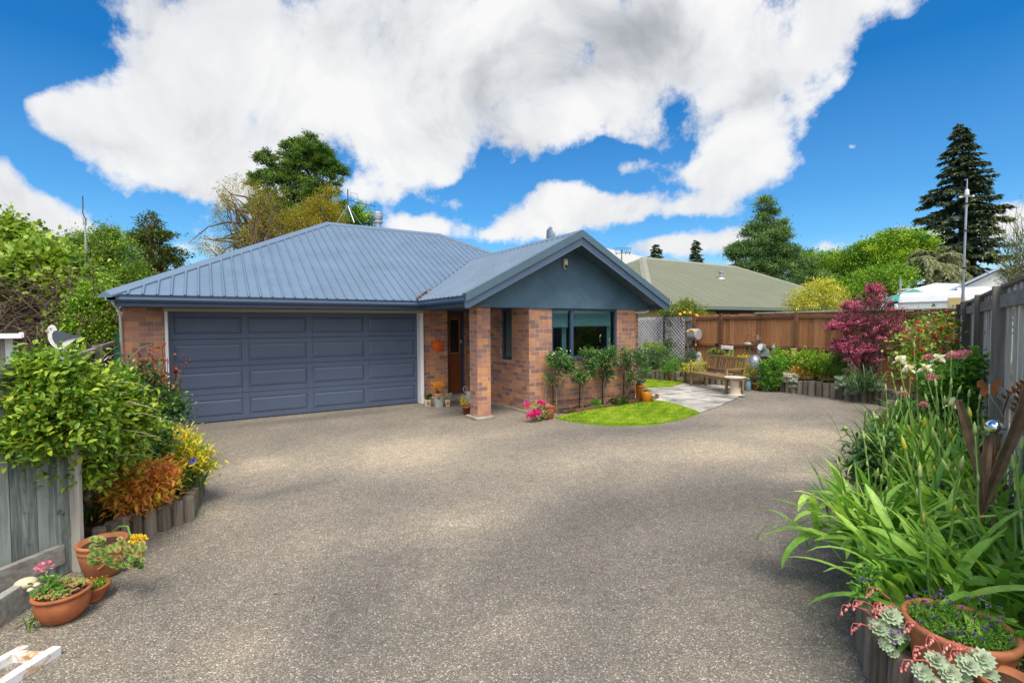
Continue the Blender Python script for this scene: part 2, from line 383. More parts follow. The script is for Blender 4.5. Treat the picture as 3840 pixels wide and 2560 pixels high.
wood('edging_wood', [(.10, .05, .035), (.17, .085, .055), (.22, .11, .07)], 0, .85, 1.)
# glass
m, nt, b, out = newmat('window_glass'); gl_ = nd(nt, 'ShaderNodeBsdfGlossy'); gl_.inputs['Roughness'].default_value = .02; gl_.inputs['Color'].default_value = (.9, .95, .95, 1); tr_ = nd(nt, 'ShaderNodeBsdfTransparent'); tr_.inputs[0].default_value = (.60, .74, .75, 1)
fr_ = nd(nt, 'ShaderNodeLayerWeight'); fr_.inputs[0].default_value = .5; fa_ = mth(nt, 'MULTIPLY_ADD', mth(nt, 'POWER', fr_.outputs['Facing'], 4.), .8, .05); mx_ = nd(nt, 'ShaderNodeMixShader'); nt.links.new(fa_, mx_.inputs[0]); nt.links.new(tr_.outputs[0], mx_.inputs[1]); nt.links.new(gl_.outputs[0], mx_.inputs[2]); nt.links.new(mx_.outputs[0], out.inputs[0]); MT['glass'] = m
m, nt, b, _ = newmat('mirror_steel'); b.inputs['Base Color'].default_value = (.8, .82, .84, 1); b.inputs['Metallic'].default_value = 1; b.inputs['Roughness'].default_value = .04; MT['mirror'] = m
m, nt, b, _ = newmat('black_glaze'); b.inputs['Base Color'].default_value = (.01, .011, .02, 1); b.inputs['Roughness'].default_value = .12; MT['black_glaze'] = m
# leaves
leafm('lf_shrub', [(.05, .12, .014), (.13, .26, .024), (.25, .40, .04), (.44, .52, .05)])
leafm('lf_vine', [(.06, .13, .014), (.14, .27, .03), (.28, .42, .05), (.42, .50, .10)])
leafm('lf_totara', [(.022, .07, .014), (.065, .155, .025), (.13, .24, .04), (.24, .34, .06)])
leafm('lf_yellowgreen', [(.09, .10, .015), (.26, .25, .025), (.46, .40, .04), (.34, .25, .04)])
leafm('lf_dark', [(.012, .035, .01), (.03, .075, .015), (.06, .12, .02), (.10, .14, .02)])
leafm('lf_podo', [(.02, .045, .012), (.06, .10, .016), (.12, .17, .022), (.12, .09, .02)])
leafm('lf_redwood', [(.03, .055, .035), (.06, .095, .055), (.10, .135, .065), (.18, .18, .07)], .6, .12)
leafm('lf_cypress', [(.035, .10, .03), (.09, .18, .05), (.16, .28, .085), (.25, .37, .11)], .6, .15)
leafm('lf_bright', [(.06, .16, .012), (.16, .33, .022), (.30, .48, .035), (.46, .58, .06)])
leafm('lf_bamboo', [(.26, .30, .03), (.50, .50, .05), (.72, .66, .14)])
leafm('lf_palm', [(.12, .15, .07), (.25, .27, .14), (.40, .38, .22)])
leafm('lf_rose', [(.02, .07, .025), (.05, .14, .045), (.11, .24, .065), (.24, .36, .09)], .35)
leafm('lf_iris', [(.06, .18, .03), (.19, .40, .06), (.35, .58, .10), (.54, .72, .18)], .38, .32)
leafm('lf_blade', [(.03, .10, .02), (.08, .20, .035), (.16, .30, .05)], .4, .3)
leafm('lf_agap', [(.03, .07, .03), (.07, .15, .06), (.12, .22, .09)], .4, .25)
leafm('lf_ger', [(.05, .16, .02), (.12, .30, .035), (.22, .42, .05)], .5, .3)
leafm('lf_nandina', [(.16, .26, .03), (.48, .44, .04), (.74, .46, .05), (.76, .28, .08), (.62, .19, .10)], .45, .3)
leafm('lf_nandina_yellow', [(.18, .33, .03), (.44, .52, .04), (.76, .64, .05), (.80, .44, .06)], .45, .3)
leafm('lf_redshoot', [(.20, .03, .03), (.30, .07, .05), (.35, .17, .08)], .35, .3)
leafm('lf_magenta', [(.14, .03, .05), (.40, .05, .15), (.68, .13, .30), (.85, .45, .58)], .6, .25)
leafm('lf_darkred', [(.03, .018, .015), (.075, .03, .028), (.13, .05, .05)], .6, .15)
leafm('lf_grass', [(.16, .29, .012), (.29, .46, .02), (.42, .55, .035), (.60, .58, .16)], .5, .3)
leafm('lf_succ', [(.20, .31, .19), (.34, .46, .30), (.48, .58, .42), (.62, .55, .50)], .5, .12)
leafm('lf_succ_green', [(.10, .20, .05), (.20, .32, .08), (.36, .40, .12), (.50, .30, .14)], .5, .15)
leafm('lf_aeonium', [(.10, .05, .03), (.16, .20, .03), (.24, .33, .05)], .5, .15)
leafm('lf_lavender', [(.05, .09, .06), (.09, .15, .09), (.14, .20, .12)], .6, .2)
leafm('lf_brownleaf', [(.07, .045, .02), (.14, .09, .04), (.25, .17, .09)], .8, .15)
leafm('fl_pink', [(.62, .10, .26), (.80, .28, .44), (.86, .50, .62)], .5, .3)
leafm('fl_magenta', [(.60, .005, .22), (.80, .01, .36), (.85, .10, .45)], .5, .3)
leafm('fl_white', [(.78, .74, .60), (.82, .80, .72), (.86, .86, .84)], .5, .35)
leafm('fl_yellow', [(.75, .45, .01), (.85, .60, .02), (.88, .70, .10)], .5, .3)
leafm('fl_red', [(.45, .012, .012), (.70, .03, .03), (.78, .12, .07)], .5, .25)
leafm('fl_purple', [(.06, .01, .16), (.14, .04, .34), (.28, .16, .50)], .5, .3)
leafm('fl_blue', [(.08, .08, .50), (.14, .16, .70)], .5, .3)
leafm('fl_orange', [(.70, .22, .01), (.85, .38, .02), (.88, .50, .05)], .5, .2)
leafm('fl_lilac', [(.25, .15, .20), (.38, .25, .30)], .5, .2)
leafm('fl_coral', [(.60, .14, .16), (.76, .28, .28), (.80, .46, .36)], .5, .2)
# ================= the brick house =================
ZE, YE, XE, XE2, T, WW = 2.335, 9.86, -1.34, 10.45, .545, 8.40
GX, GW, GT, YB, ZR = 6.465, 2.62, .512, 7.56, 2.335+.512*2.62
house = thing('brick_house', 'single storey orange brick house with a blue steel roof and a wide blue garage door', 'house', (4.5, 11, 0))
w = MB()
w.box(-1.22, -.62, 10.62, 10.80, 0.05, 2.152); w.box(4.22, 4.88, 10.62, 11.0, 0.05, 2.152)
w.box(-1.22, -1.05, 10.80, 18.0, 0.05, 2.152)
w.box(5.51, 6.09, 8.08, 8.19, .05, 2.152); w.box(7.95, 8.54, 8.08, 8.19, .05, 2.152); w.box(6.09, 7.95, 8.08, 8.19, .05, 1.08)
w.box(5.51, 5.62, 8.19, 8.73, .05, 2.152); w.box(5.51, 5.62, 9.21, 11.2, .05, 2.152); w.box(5.51, 5.62, 8.73, 9.21, .05, 1.05)
w.box(8.43, 8.54, 8.19, 11.2, .05, 2.152); w.box(8.545, 8.98, 8.40, 10.62, .05, 2.152); w.box(8.99, 10.3, 10.62, 10.75, .05, 2.152)
w.box(10.2, 10.3, 10.75, 18, .05, 2.152); w.box(-1.05, 10.2, 17.9, 18.0, .05, 2.152)
w.build('wall', MT['brick'], house, uv=True)
c = MB(); c.box(4.33, 4.62, 8.09, 8.40, .055, 2.15); c.build('column', MT['brick'], house, uv=True)
cp = MB(); cp.box(4.27, 4.68, 8.03, 8.48, 0, .055); cp.build('column_pad', MT['concrete'], house, bevel=.012)
f = MB(); f.box(5.47, 8.60, 8.03, 8.20, -.05, .052); f.box(5.47, 5.62, 8.20, 10.5, -.05, .052); f.box(8.5, 9.02, 8.35, 10.6, -.05, .052)
MB().box(-1.26, -.62, 10.58, 10.8, -.05, .052).build('foundation', MT['concrete'], house); MB().box(4.2, 4.9, 10.58, 10.62, -.05, .052).build('foundation', MT['concrete'], house); f.build('foundation', MT['concrete'], house, bevel=.006)
st = MB(); st.box(4.885, 5.505, 10.5, 11.05, 0, .10); st.build('doorstep', MT['concrete'], house, bevel=.008)
# inside walls so that the rooms are closed
i_ = MB(); i_.box(5.63, 8.42, 11.0, 11.1, 0, 2.5); i_.box(5.63, 5.66, 8.2, 8.73, 0, 2.15); i_.box(5.63, 8.42, 8.2, 11, -.02, .0); i_.box(8.38, 8.42, 8.2, 11, 0, 2.15); i_.box(5.63, 8.42, 8.25, 11, 2.30, 2.33)
i_.box(6.7, 8.3, 10.5, 10.9, 1.15, 1.19); i_.box(6.75, 8.25, 10.86, 10.9, 0, 2.1)
i_.build('room_lining', MT['interior_wall'], house)
bk = MB()
for k in range(34):
    x = 6.8+k*.043; bk.box(x, x+.035, 10.6, 10.8, 1.19, 1.19+RNG.uniform(.18, .27), RNG.random())
bk.build('bookshelf_books', paint('book_mix', (.16, .14, .12), .8, .5, 20), house)
# garage door: four sections, four raised panels each
gd = MB(); gd.box(-.58, 4.15, 10.745, 10.79, 0, 2.12)
gdo = gd.build('garage_door', MT['garage_paint'], house)
px = [(-.50, .58), (.72, 1.80), (1.94, 3.02), (3.12, 4.07)]
px = [(-.50, .57), (.69, 1.74), (1.86, 2.91), (3.03, 4.07)]
for k in range(4):
    z0, z1 = k*.525+.004, (k+1)*.525-.004; s = MB()
    xs = [-.58]+[q for p in px for q in p]+[4.15]
    for i in range(0, 10, 2): s.box(xs[i], xs[i+1], 10.715, 10.745, z0, z1)
    for a, b in px:
        s.box(a, b, 10.715, 10.745, z0, z0+.10); s.box(a, b, 10.715, 10.745, z1-.10, z1)
        q0, q1, za, zb = a+.004, b-.004, z0+.104, z1-.104; m_ = .045
        V = [(q0, 10.730, za), (q1, 10.730, za), (q1, 10.730, zb), (q0, 10.730, zb), (q0+m_, 10.717, za+m_), (q1-m_, 10.717, za+m_), (q1-m_, 10.717, zb-m_), (q0+m_, 10.717, zb-m_)]
        s.add(V, [(4, 5, 6, 7), (0, 1, 5, 4), (1, 2, 6, 5), (2, 3, 7, 6), (3, 0, 4, 7)])
    s.build('section', MT['garage_paint'], gdo, bevel=.004)
sl = MB(); sl.box(-.58, 4.15, 10.70, 10.74, .0, .018); sl.build('bottom_seal', MT['black_plastic'], gdo)
for b_ in ((-.625, -.58, 10.56, 10.79, 0, 2.09), (4.15, 4.225, 10.50, 10.79, 0, 2.09)): MB().box(*b_).build('garage_door_jamb', MT['trim_white'], house, bevel=.004)
j = MB(); j.box(-.64, 4.235, 10.50, 10.79, 2.088, 2.150); j.build('garage_door_head', MT['trim_cream'], house, bevel=.004)
# front door
fd = MB(); fd.box(4.62, 5.40, 10.96, 11.0, .12, 2.07); fdo = fd.build('front_door', MT['door_wood'], house)
q = MB(); q.box(4.62, 5.06, 10.93, 10.96, .12, 2.07)
q.box(5.36, 5.40, 10.93, 10.96, .12, 2.07); q.box(5.06, 5.36, 10.93, 10.96, 1.98, 2.07); q.box(5.06, 5.36, 10.93, 10.96, .88, 1.10); q.box(5.06, 5.36, 10.93, 10.96, .12, .34); q.box(5.10, 5.32, 10.94, 10.96, .38, .84)
q.build('door_frame', MT['door_wood'], fdo, bevel=.006)
q = MB(); q.box(5.06, 5.09, 10.92, 10.95, 1.10, 1.98); q.box(5.33, 5.36, 10.92, 10.95, 1.10, 1.98); q.box(5.09, 5.33, 10.92, 10.95, 1.10, 1.13); q.box(5.09, 5.33, 10.92, 10.95, 1.95, 1.98); q.build('glazing_bead', MT['bench_wood'], fdo)
q = MB(); q.box(5.09, 5.33, 10.945, 10.955, 1.13, 1.95); q.build('door_pane', MT['black_glaze'], fdo)
q = MB(); q.box(5.375, 5.395, 10.905, 10.93, 1.36, 1.43); q.build('handle', MT['white_plastic'], fdo, bevel=.003)
q = MB(); q.box(5.40, 5.45, 10.88, 11.0, .10, 2.15); q.box(4.885, 5.40, 10.88, 11.0, 2.07, 2.15); q.box(4.885, 5.40, 10.88, 11.0, .10, .12); q.build('front_door_frame', MT['frame_blue'], house)
q = MB(); q.box(5.45, 5.51, 10.9, 11.0, .1, 2.15); q.build('wall', MT['brick'], house, uv=True)
# bay window
def window(name, x0, x1, z0, z1, mull, y):
    o = MB(); fr = .045
    o.box(x0, x1, y, y+.06, z1-fr, z1); o.box(x0, x1, y, y+.06, z0, z0+fr); o.box(x0, x0+fr, y, y+.06, z0+fr, z1-fr); o.box(x1-fr, x1, y, y+.06, z0+fr, z1-fr)
    for m0 in mull: o.box(m0, m0+.075, y-.004, y+.06, z0+fr, z1-fr)
    return o.build(name, MT['frame_blue'], house, bevel=.004)
wf = window('bay_window', 6.09, 7.95, 1.08, 2.15, [6.61], 8.10)
g = MB(); g.box(6.13, 6.61, 8.135, 8.141, 1.12, 2.11); g.build('pane', MT['glass'], wf)
g = MB(); g.box(6.685, 7.91, 8.135, 8.141, 1.12, 2.11); g.build('pane', MT['glass'], wf)
def blind(x0, x1, zt, zb, y, par):
    b = MB(); z = zt
    while z > zb: b.ob(((x0+x1)/2, y, z), ((x1-x0)/2, 0, 0), (0, .006, .0098), (0, 0, .0006)); z -= .0195
    b.box(x0, x1, y-.012, y+.012, zb-.014, zb-.002); b.box(x0, x1, y-.015, y+.015, zt+.008, zt+.035)
    b.build('venetian_blind', MT['blind'], par)
blind(6.15, 6.59, 2.07, 1.76, 8.18, wf); blind(6.70, 7.84, 2.07, 1.78, 8.18, wf)
cu = MB()
for k in range(9): cu.lathe((6.52+k*.012, 8.28+.012*(k % 2), 0), [(.012, 1.1), (.013, 1.6), (.01, 2.08)], 6)
cu.build('curtain', MT['blind'], wf); cu = MB()
for k in range(8): cu.lathe((7.80+k*.014, 8.24+.012*(k % 2), 0), [(.013, 1.1), (.014, 1.6), (.012, 2.08)], 6)
cu.build('curtain', MT['blind'], wf)
q = MB(); q.box(6.05, 7.99, 8.055, 8.10, 1.055, 1.082); q.build('sill', MT['frame_blue'], wf)
sw = MB(); sw.box(5.56, 5.61, 8.735, 8.775, 1.06, 2.14); sw.box(5.56, 5.61, 9.165, 9.205, 1.06, 2.14); sw.box(5.56, 5.61, 8.775, 9.165, 2.10, 2.14); sw.box(5.56, 5.61, 8.775, 9.165, 1.06, 1.11)
swo = sw.build('porch_window', MT['frame_blue'], house)
g = MB(); g.box(5.585, 5.59, 8.775, 9.165, 1.11, 2.10); g.build('pane', MT['glass'], swo)
b = MB(); z = 2.08
while z > 1.12: b.ob((5.63, 8.97, z), (0, .195, 0), (.006, 0, .0098), (0, 0, .0006)); z -= .0195
b.build('venetian_blind', MT['blind'], swo)
bs = MB()
for k in range(7): bs.ob((5.53, 8.70+k*.089, 1.01), (.055, 0, -.012), (0, .038, 0), (.006, 0, .038))
bs.build('brick_sill', MT['brick'], house, uv=True, bevel=.004)
# ---- roof
def slab(poly, mat, name, th=.022, par=house): return MB().prism(poly, (0, 0, -th)).build(name, mat, par)
hz = ZE+T*WW/2; y1, y2, yb_ = YE, YE+WW/2, YE+WW
gl, gr = GX-GW, GX+GW
va = y1+(ZR-ZE)/T
rfm = MB().prism([(XE, y1, ZE), (gl, y1, ZE), (GX, va, ZR), (gr, y1, ZE), (XE2, y1, ZE), (XE2-WW/2, y2, hz), (XE+WW/2, y2, hz)], (0, 0, -.022))
r_ = MB(); r_.prism([(XE, y1, ZE), (XE+WW/2, y2, hz), (XE, yb_, ZE)], (0, 0, -.022)); r_.prism([(XE, yb_, ZE), (XE+WW/2, y2, hz), (XE2-WW/2, y2, hz), (XE2, yb_, ZE)], (0, 0, -.022)); r_.prism([(XE2, y1, ZE), (XE2, yb_, ZE), (XE2-WW/2, y2, hz)], (0, 0, -.022)); r_.build('roof', MT['roof_steel'], house)
gro = MB(); gro.prism([(gl, YB, ZE), (GX, YB, ZR), (GX, va, ZR), (gl, y1, ZE)], (0, 0, -.022)); gro.prism([(gr, YB, ZE), (gr, y1, ZE), (GX, va, ZR), (GX, YB, ZR)], (0, 0, -.022))
def rib(mb, p, q, n, h=.029, b=.026, t=.011):
    p = np.array(p, float); q = np.array(q, float); d = nrm(q-p); s = np.cross(d, n); n = np.array(n)
    V = []
    for o in (p, q): V += [o-s*b, o+s*b, o+s*t+n*h, o-s*t+n*h]
    mb.add(V, [(0, 1, 5, 4), (1, 2, 6, 5), (2, 3, 7, 6), (3, 0, 4, 7), (0, 3, 2, 1), (4, 5, 6, 7)])
rb = rfm; nf = nrm([0, -T, 1]); x = XE+.10
while x < XE2-.1:
    yt = y1+min(x-XE, WW/2, XE2-x)-.02; ys = y1
    if gl < x < gr: ys = y1+(ZR-ZE)/T*(1-abs(x-GX)/GW)+.03
    if yt-ys > .05: rib(rb, (x, ys-.015, ZE+T*(ys-.015-y1)), (x, yt, ZE+T*(yt-y1)), nf)
    x += .190
rb.build('roof', MT['roof_steel'], house)
rb = gro; y = YB+.12
while y < va-.05:
    xs_ = gl if y < y1 else gl+GW*(y-y1)/(va-y1)+.03
    for sgn in (-1, 1):
        n_ = nrm([sgn*GT, 0, 1]); xa = GX+sgn*(GX-xs_+ .015*(y < y1)); za = ZR-abs(xa-GX)*GT
        rib(rb, (xa, y, za), (GX+sgn*.04, y, ZR-.04*GT), n_)
    y += .190
rb.build('porch_gable_roof', MT['roof_steel'], house)
def cap(p, q, s1, s2, up=.045, wd=.15):
    p, q, s1, s2 = [np.array(v, float) for v in (p, q, s1, s2)]; u = np.array([0, 0, up]); e = np.array([0, 0, .032])
    m = MB(); s1 = nrm(s1)*wd; s2 = nrm(s2)*wd
    m.add([p+s1+e, p+u, p+s2+e, q+s1+e, q+u, q+s2+e, p+s1, p+s2, q+s1, q+s2], [(0, 1, 4, 3), (1, 2, 5, 4), (0, 3, 8, 6), (2, 7, 9, 5), (0, 6, 7, 2, 1), (3, 4, 5, 9, 8)])
    return m
A_, B_, C_ = (XE, y1, ZE), (XE+WW/2, y2, hz), (XE2-WW/2, y2, hz)
cap(A_, B_, (1, -1, -T), (-1, 1, -T)).build('hip_cap', MT['roof_cap'], house)
cap(B_, C_, (0, -1, -T), (0, 1, -T)).build('ridge_cap', MT['roof_cap'], house)
cap(C_, (XE2, y1, ZE), (-1, -1, -T), (1, 1, -T)).build('hip_cap', MT['roof_cap'], house)
cap((GX, YB, ZR), (GX, va+.1, ZR), (-1, 0, -GT), (1, 0, -GT)).build('ridge_cap', MT['roof_cap'], house)
vl = MB()
for p, q in (((gl, y1), (GX, va)),):
    P = np.array([(gl+.03, y1, ZE+.006), (GX, va-.03, ZR+.006)]); vl.bar(P[0], P[1], .07, .010, up=(0, 0, 1))
vl.build('valley', MT['black_plastic'], house)
db = MB(); n = 260; t_ = RNG.uniform(0, .17, n)**1.0; P = np.array([gl, y1, ZE])+t_[:, None]*np.array([GX-gl, va-y1, ZR-ZE])+RNG.normal(0, .022, (n, 3))+[0, 0, .03]
leaves(db, P, sph(n)*[1, 1, .4], .05, .022, RNG.random(n)); db.build('leaf_debris', leafm('lf_debris', [(.10, .045, .02), (.26, .12, .04), (.42, .26, .12)], .8, .1), house)
# fascia, gutters, soffits
for b_ in ((-1.21, 3.985, 9.97, 9.995, 2.150, 2.33), (3.96, 3.985, 7.60, 9.97, 2.150, 2.31), (-1.21, -1.185, 9.995, 18.2, 2.15, 2.33), (8.95, 8.975, 7.6, 9.995, 2.15, 2.31), (8.975, 10.35, 9.97, 9.995, 2.15, 2.33)): MB().box(*b_).build('fascia', MT['gutter_paint'], house)
def gutter(p, q, nn, name='gutter'):
    p, q, nn = np.array(p, float), np.array(q, float), np.array(nn, float); m = MB(); u = np.array([0, 0, 1.])
    prof = [(0, 0), (.095, 0), (.118, .035), (.112, .07), (.118, .104), (.128, .108), (.128, .116), (.104, .116), (.10, .02), (0, .02)]
    V = [o+nn*a+u*b for o in (p, q) for a, b in prof]; k = len(prof)
    m.add(V, [tuple(range(k)), tuple(range(k, 2*k))[::-1]]+[(i, k+i, k+(i+1) % k, (i+1) % k) for i in range(k)])
    return m
z_ = 2.222
gu = gutter((-1.21, 9.972, z_), (3.962, 9.972, z_), (0, -1, 0)); gu.build('gutter', MT['gutter_paint'], house)
gu = gutter((3.962, 9.85, z_), (3.962, 7.66, z_), (-1, 0, 0)); gu.build('gutter', MT['gutter_paint'], house)
gu = gutter((-1.208, 9.845, z_), (-1.208, 18.2, z_), (-1, 0, 0)); gu.build('gutter', MT['gutter_paint'], house)
gu = MB(); gu.box(9.06, 9.17, 7.64, 9.9, 2.215, 2.33); gu.build('gutter', MT['gutter_paint'], house)
so = MB(); so.box(-1.185, 5.50, 9.996, 10.96, 2.152, 2.165); so.box(3.985, 5.505, 8.075, 9.996, 2.152, 2.165); so.box(8.545, 8.95, 8.06, 10.0, 2.152, 2.165); so.box(3.985, 4.33, 7.62, 8.07, 2.152, 2.165); so.box(8.985, 10.35, 9.996, 10.62, 2.152, 2.165)
so.build('soffit', MT['soffit_paint'], house)
# gable end: painted board, raked soffit, barge
gi = MB(); d_ = .17
gi.prism([(3.99, 8.05, 2.15), (8.95, 8.05, 2.15), (8.95, 8.05, ZR-(8.95-GX)*GT-d_+.06), (GX, 8.05, ZR-d_+.06), (3.99, 8.05, ZR-(GX-3.99)*GT-d_+.06)], (0, .028, 0)); gi.build('gable_panel', MT['gable_paint'], house)
gb = MB(); gb.box(3.99, 8.95, 8.035, 8.05, 2.150, 2.172); gb.build('gable_trim', MT['gable_paint'], house)
rs = MB()
for sgn in (-1, 1):
    e = GX+sgn*2.50; rs.prism([(GX, 7.60, ZR-d_), (e, 7.60, ZR-2.50*GT-d_), (e, 8.05, ZR-2.50*GT-d_), (GX, 8.05, ZR-d_)], (0, 0, .02))
rs.build('raked_soffit', MT['soffit_paint'], house)
bg, bc_ = MB(), MB()
for sgn in (-1, 1):
    e = GX+sgn*(GW+.02); ze_ = ZR-(GW+.02)*GT
    bg.prism([(GX, 7.565, ZR-.10), (e, 7.565, ze_-.10), (e, 7.565, ze_-.215), (e-sgn*.06, 7.565, ze_-.215), (GX, 7.565, ZR-.262)], (0, .035, 0))
    bc_.prism([(GX, 7.535, ZR+.03), (e, 7.535, ze_+.03), (e, 7.535, ze_-.105), (GX, 7.535, ZR-.105)], (0, .05, 0))
    bc_.prism([(GX, 7.535, ZR+.045), (e, 7.535, ze_+.045), (e, 7.535, ze_+.032), (GX, 7.535, ZR+.032)], (0, .14, 0))
    for o_ in (.135, .165, .20): bg.prism([(GX, 7.558, ZR-o_), (e, 7.558, ze_-o_), (e, 7.558, ze_-o_-.012), (GX, 7.558, ZR-o_-.012)], (0, .006, 0))
bg.build('barge_board', MT['barge_paint'], house); bc_.build('barge_cap', MT['barge_cap'], house)
dp = MB(); dp.tube([(-1.26, 9.93, 2.22), (-1.25, 10.1, 2.17), (-1.24, 10.45, 2.10), (-1.24, 10.58, 2.0), (-1.24, 10.59, .1)], .021, 8); dp.build('downpipe', MT['trim_white'], house, smooth=True)
dp = MB(); dp.tube([(8.6, 8.25, 2.09), (9.0, 8.22, 2.10), (9.08, 8.2, 2.12), (9.1, 8.2, 2.2)], .03, 8); dp.build('downpipe', MT['trim_white'], house, smooth=True)
fl = MB(); F0 = PY(868, 518, y2+.55); fl.lathe((F0[0], F0[1], F0[2]-.5), [(.10, 0), (.10, .56), (.145, .575), (.145, .61), (.105, .625), (.105, .68), (.145, .70), (.145, .74), (.155, .75), (.155, .87), (.14, .89), (.0, .895)], 20)
fl.build('chimney_flue', MT['galv'], house, smooth=False)
# ---- things fixed to the house
al = thing('alarm_box', 'cream alarm light box fixed high on the blue gable', 'alarm box', (0, 0, 0)); p = PY(1296, 609, 8.05)
al.location = tuple(p); WL[al.name] = p
q = MB(); q.box(p[0]-.05, p[0]+.05, 7.99, 8.05, p[2]-.04, p[2]+.13); q.lathe((p[0], 8.02, p[2]-.04), [(0.001, -.05), (.03, -.045), (.05, -.02), (.05, .01)], 16, sy=.6); q.build('case', MT['trim_cream'], al, bevel=.012)
q = MB(); q.box(p[0]-.035, p[0]+.04, 7.982, 7.992, p[2]+.02, p[2]+.10); q.build('front_plate', MT['white_plastic'], al)
q = MB(); q.ball((p[0]+.005, 7.99, p[2]-.035), .034, .02, .03, 12); q.ball((p[0]+.012, 7.982, p[2]+.075), .011, .008, .011, 8); q.build('lens', MT['black_glaze'], al, smooth=True)
p = PY(1005, 793, 10.60); q = MB(); n = 20; an = np.linspace(0, 2*math.pi, n*2, endpoint=False)
V = [(p[0], 10.555, p[2])]+[(p[0]+math.cos(a)*.15*(1 if i % 2 else .93), 10.60, p[2]+math.sin(a)*.15*(1 if i % 2 else .93)) for i, a in enumerate(an)]+[(p[0]+math.cos(a)*.08, 10.570, p[2]+math.sin(a)*.08) for a in an]
F = [(1+i, 1+(i+1) % (2*n), 1+2*n+(i+1) % (2*n), 1+2*n+i) for i in range(2*n)]+[(0, 1+2*n+i, 1+2*n+(i+1) % (2*n)) for i in range(2*n)]
q.add(V, F); q.ball((p[0], 10.565, p[2]), .055, .02, .055, 14)
for i in range(0, 2*n, 2): a = an[i]; q.bar((p[0]+math.cos(a)*.08, 10.578, p[2]+math.sin(a)*.08), (p[0]+math.cos(a)*.135, 10.59, p[2]+math.sin(a)*.135), .014, .02, up=(0, 1, 0))
solo(q, 'sun_plaque', MT['sun_plaque'], 'round orange terracotta sun plaque hung on the brick wall left of the front door', 'wall plaque')
# roof antenna with tripod
def tube_part(name, segs, mat, par, n=6):
    m = MB()
    for pts, r in segs: m.tube(pts, r, n)
    return m.build(name, mat, par)
b0 = PY(800, 512, y2+.15); an_ = thing('tv_antenna', 'tripod television antenna with a long boom standing on the blue house ridge', 'antenna', b0)
S = 1/ (1110.4/ (0.534*b0[0]+.845*b0[1]))
top = b0+[0, 0, 77*S*.98]; hub = b0+[0, 0, 47*S]
tube_part('mast', [([b0, top], .016)], MT['galv_dark'], an_)
for dx, dy in ((-.30, .1), (.42, .1), (.1, -.25)): tube_part('leg', [([hub-[0, 0, .1], (b0[0]+dx, b0[1]+dy, b0[2]-.02)], .011)], MT['galv'], an_)
bx = nrm(np.array([.9, -.12, -.13])); bo = hub+[0, 0, .06]
tube_part('boom', [([bo-bx*.08, bo+bx*.78], .009)]+[([bo+bx*s_+[0, 0, -.12], bo+bx*s_+[0, 0, .12]], .003) for s_ in np.arange(.30, .79, .11)]+[([bo+bx*.08+[0, 0, -.2], bo+bx*.08+[0, 0, .24]], .004), ([bo+bx*.26+[0, 0, -.2], bo+bx*.26+[0, 0, .24]], .004), ([bo+bx*.08+[0, 0, .23], bo+bx*.26+[0, 0, .23]], .004)], MT['galv_dark'], an_)
q = MB(); q.ball(bo+bx*.22, .035, .035, .05); q.build('connector', MT['galv'], an_)
b0 = W(1257, 556, 15.5); sd = thing('satellite_dish', 'grey mesh satellite dish with a small antenna behind the porch gable ridge', 'satellite dish', b0)
k = 15.5/1110.4
tube_part('mast', [([b0-[0, 0, 1.2], b0+[0, 0, 28*k]], .02), ([b0+[-.03, 0, 22*k], b0+[.35, .05, 20*k]], .008)]+[([b0+[.08+.06*i, 0, 16*k], b0+[.08+.06*i, 0, 25*k]], .004) for i in range(5)], MT['galv_dark'], sd)
q = MB(); q.lathe((0, 0, 0), [(.001, .0), (.09, .012), (.17, .045), (.23, .09), (.235, .09), (.17, .05)], 18)
M_ = np.array(Matrix.Rotation(R(84), 3, 'Y') @ Matrix.Identity(3)); q.V = [v@M_.T*np.array([1, 1, 1.3])+b0+[-.03, -.1, .16] for v in q.V]; q.build('dish', MT['galv'], sd, smooth=True)
SKY_S, SKY_V, CLOUD_V = .12, .66, .475
SUN_E, SUN_A, SUN_EL, SUN_AZ, EXPO = 2.1, 26.0, 64.0, 205.0, 1.0
# ================= ground =================
q = MB(); q.add([(-400, -400, -.02), (400, -400, -.02), (400, 400, -.02), (-400, 400, -.02)], [(0, 1, 2, 3)])
struct(q, 'ground', paint('ground_soil', (.09, .10, .045), .95, .35, .8, 0, .3, 20, .2))
m, nt, b, _ = newmat('exposed_aggregate'); P_ = wpos(nt)
vo = nd(nt, 'ShaderNodeTexVoronoi'); nt.links.new(P_, vo.inputs[0]); vo.inputs['Scale'].default_value = 135
sp = nd(nt, 'ShaderNodeSeparateColor'); nt.links.new(vo.outputs['Color'], sp.inputs[0])
peb = ramp(nt, sp.outputs[0], [(0, (.09, .085, .080)), (.35, (.152, .143, .131)), (.65, (.22, .205, .184)), (.9, (.305, .284, .25)), (1., (.68, .66, .62))])
vo2 = nd(nt, 'ShaderNodeTexVoronoi'); nt.links.new(P_, vo2.inputs[0]); vo2.inputs['Scale'].default_value = 260
s2 = nd(nt, 'ShaderNodeSeparateColor'); nt.links.new(vo2.outputs['Color'], s2.inputs[0])
peb = mixc(nt, .3, peb, ramp(nt, s2.outputs[1], [(0, (.07, .062, .052)), (1, (.36, .32, .26))]))
n1 = noise(nt, P_, .55, 8, .62, .4); n2 = noise(nt, P_, 3.2, 8, .7)
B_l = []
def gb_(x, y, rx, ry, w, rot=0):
    p = G(x, y); B_l.append((p[0], p[1], rx, ry, R(rot), w))
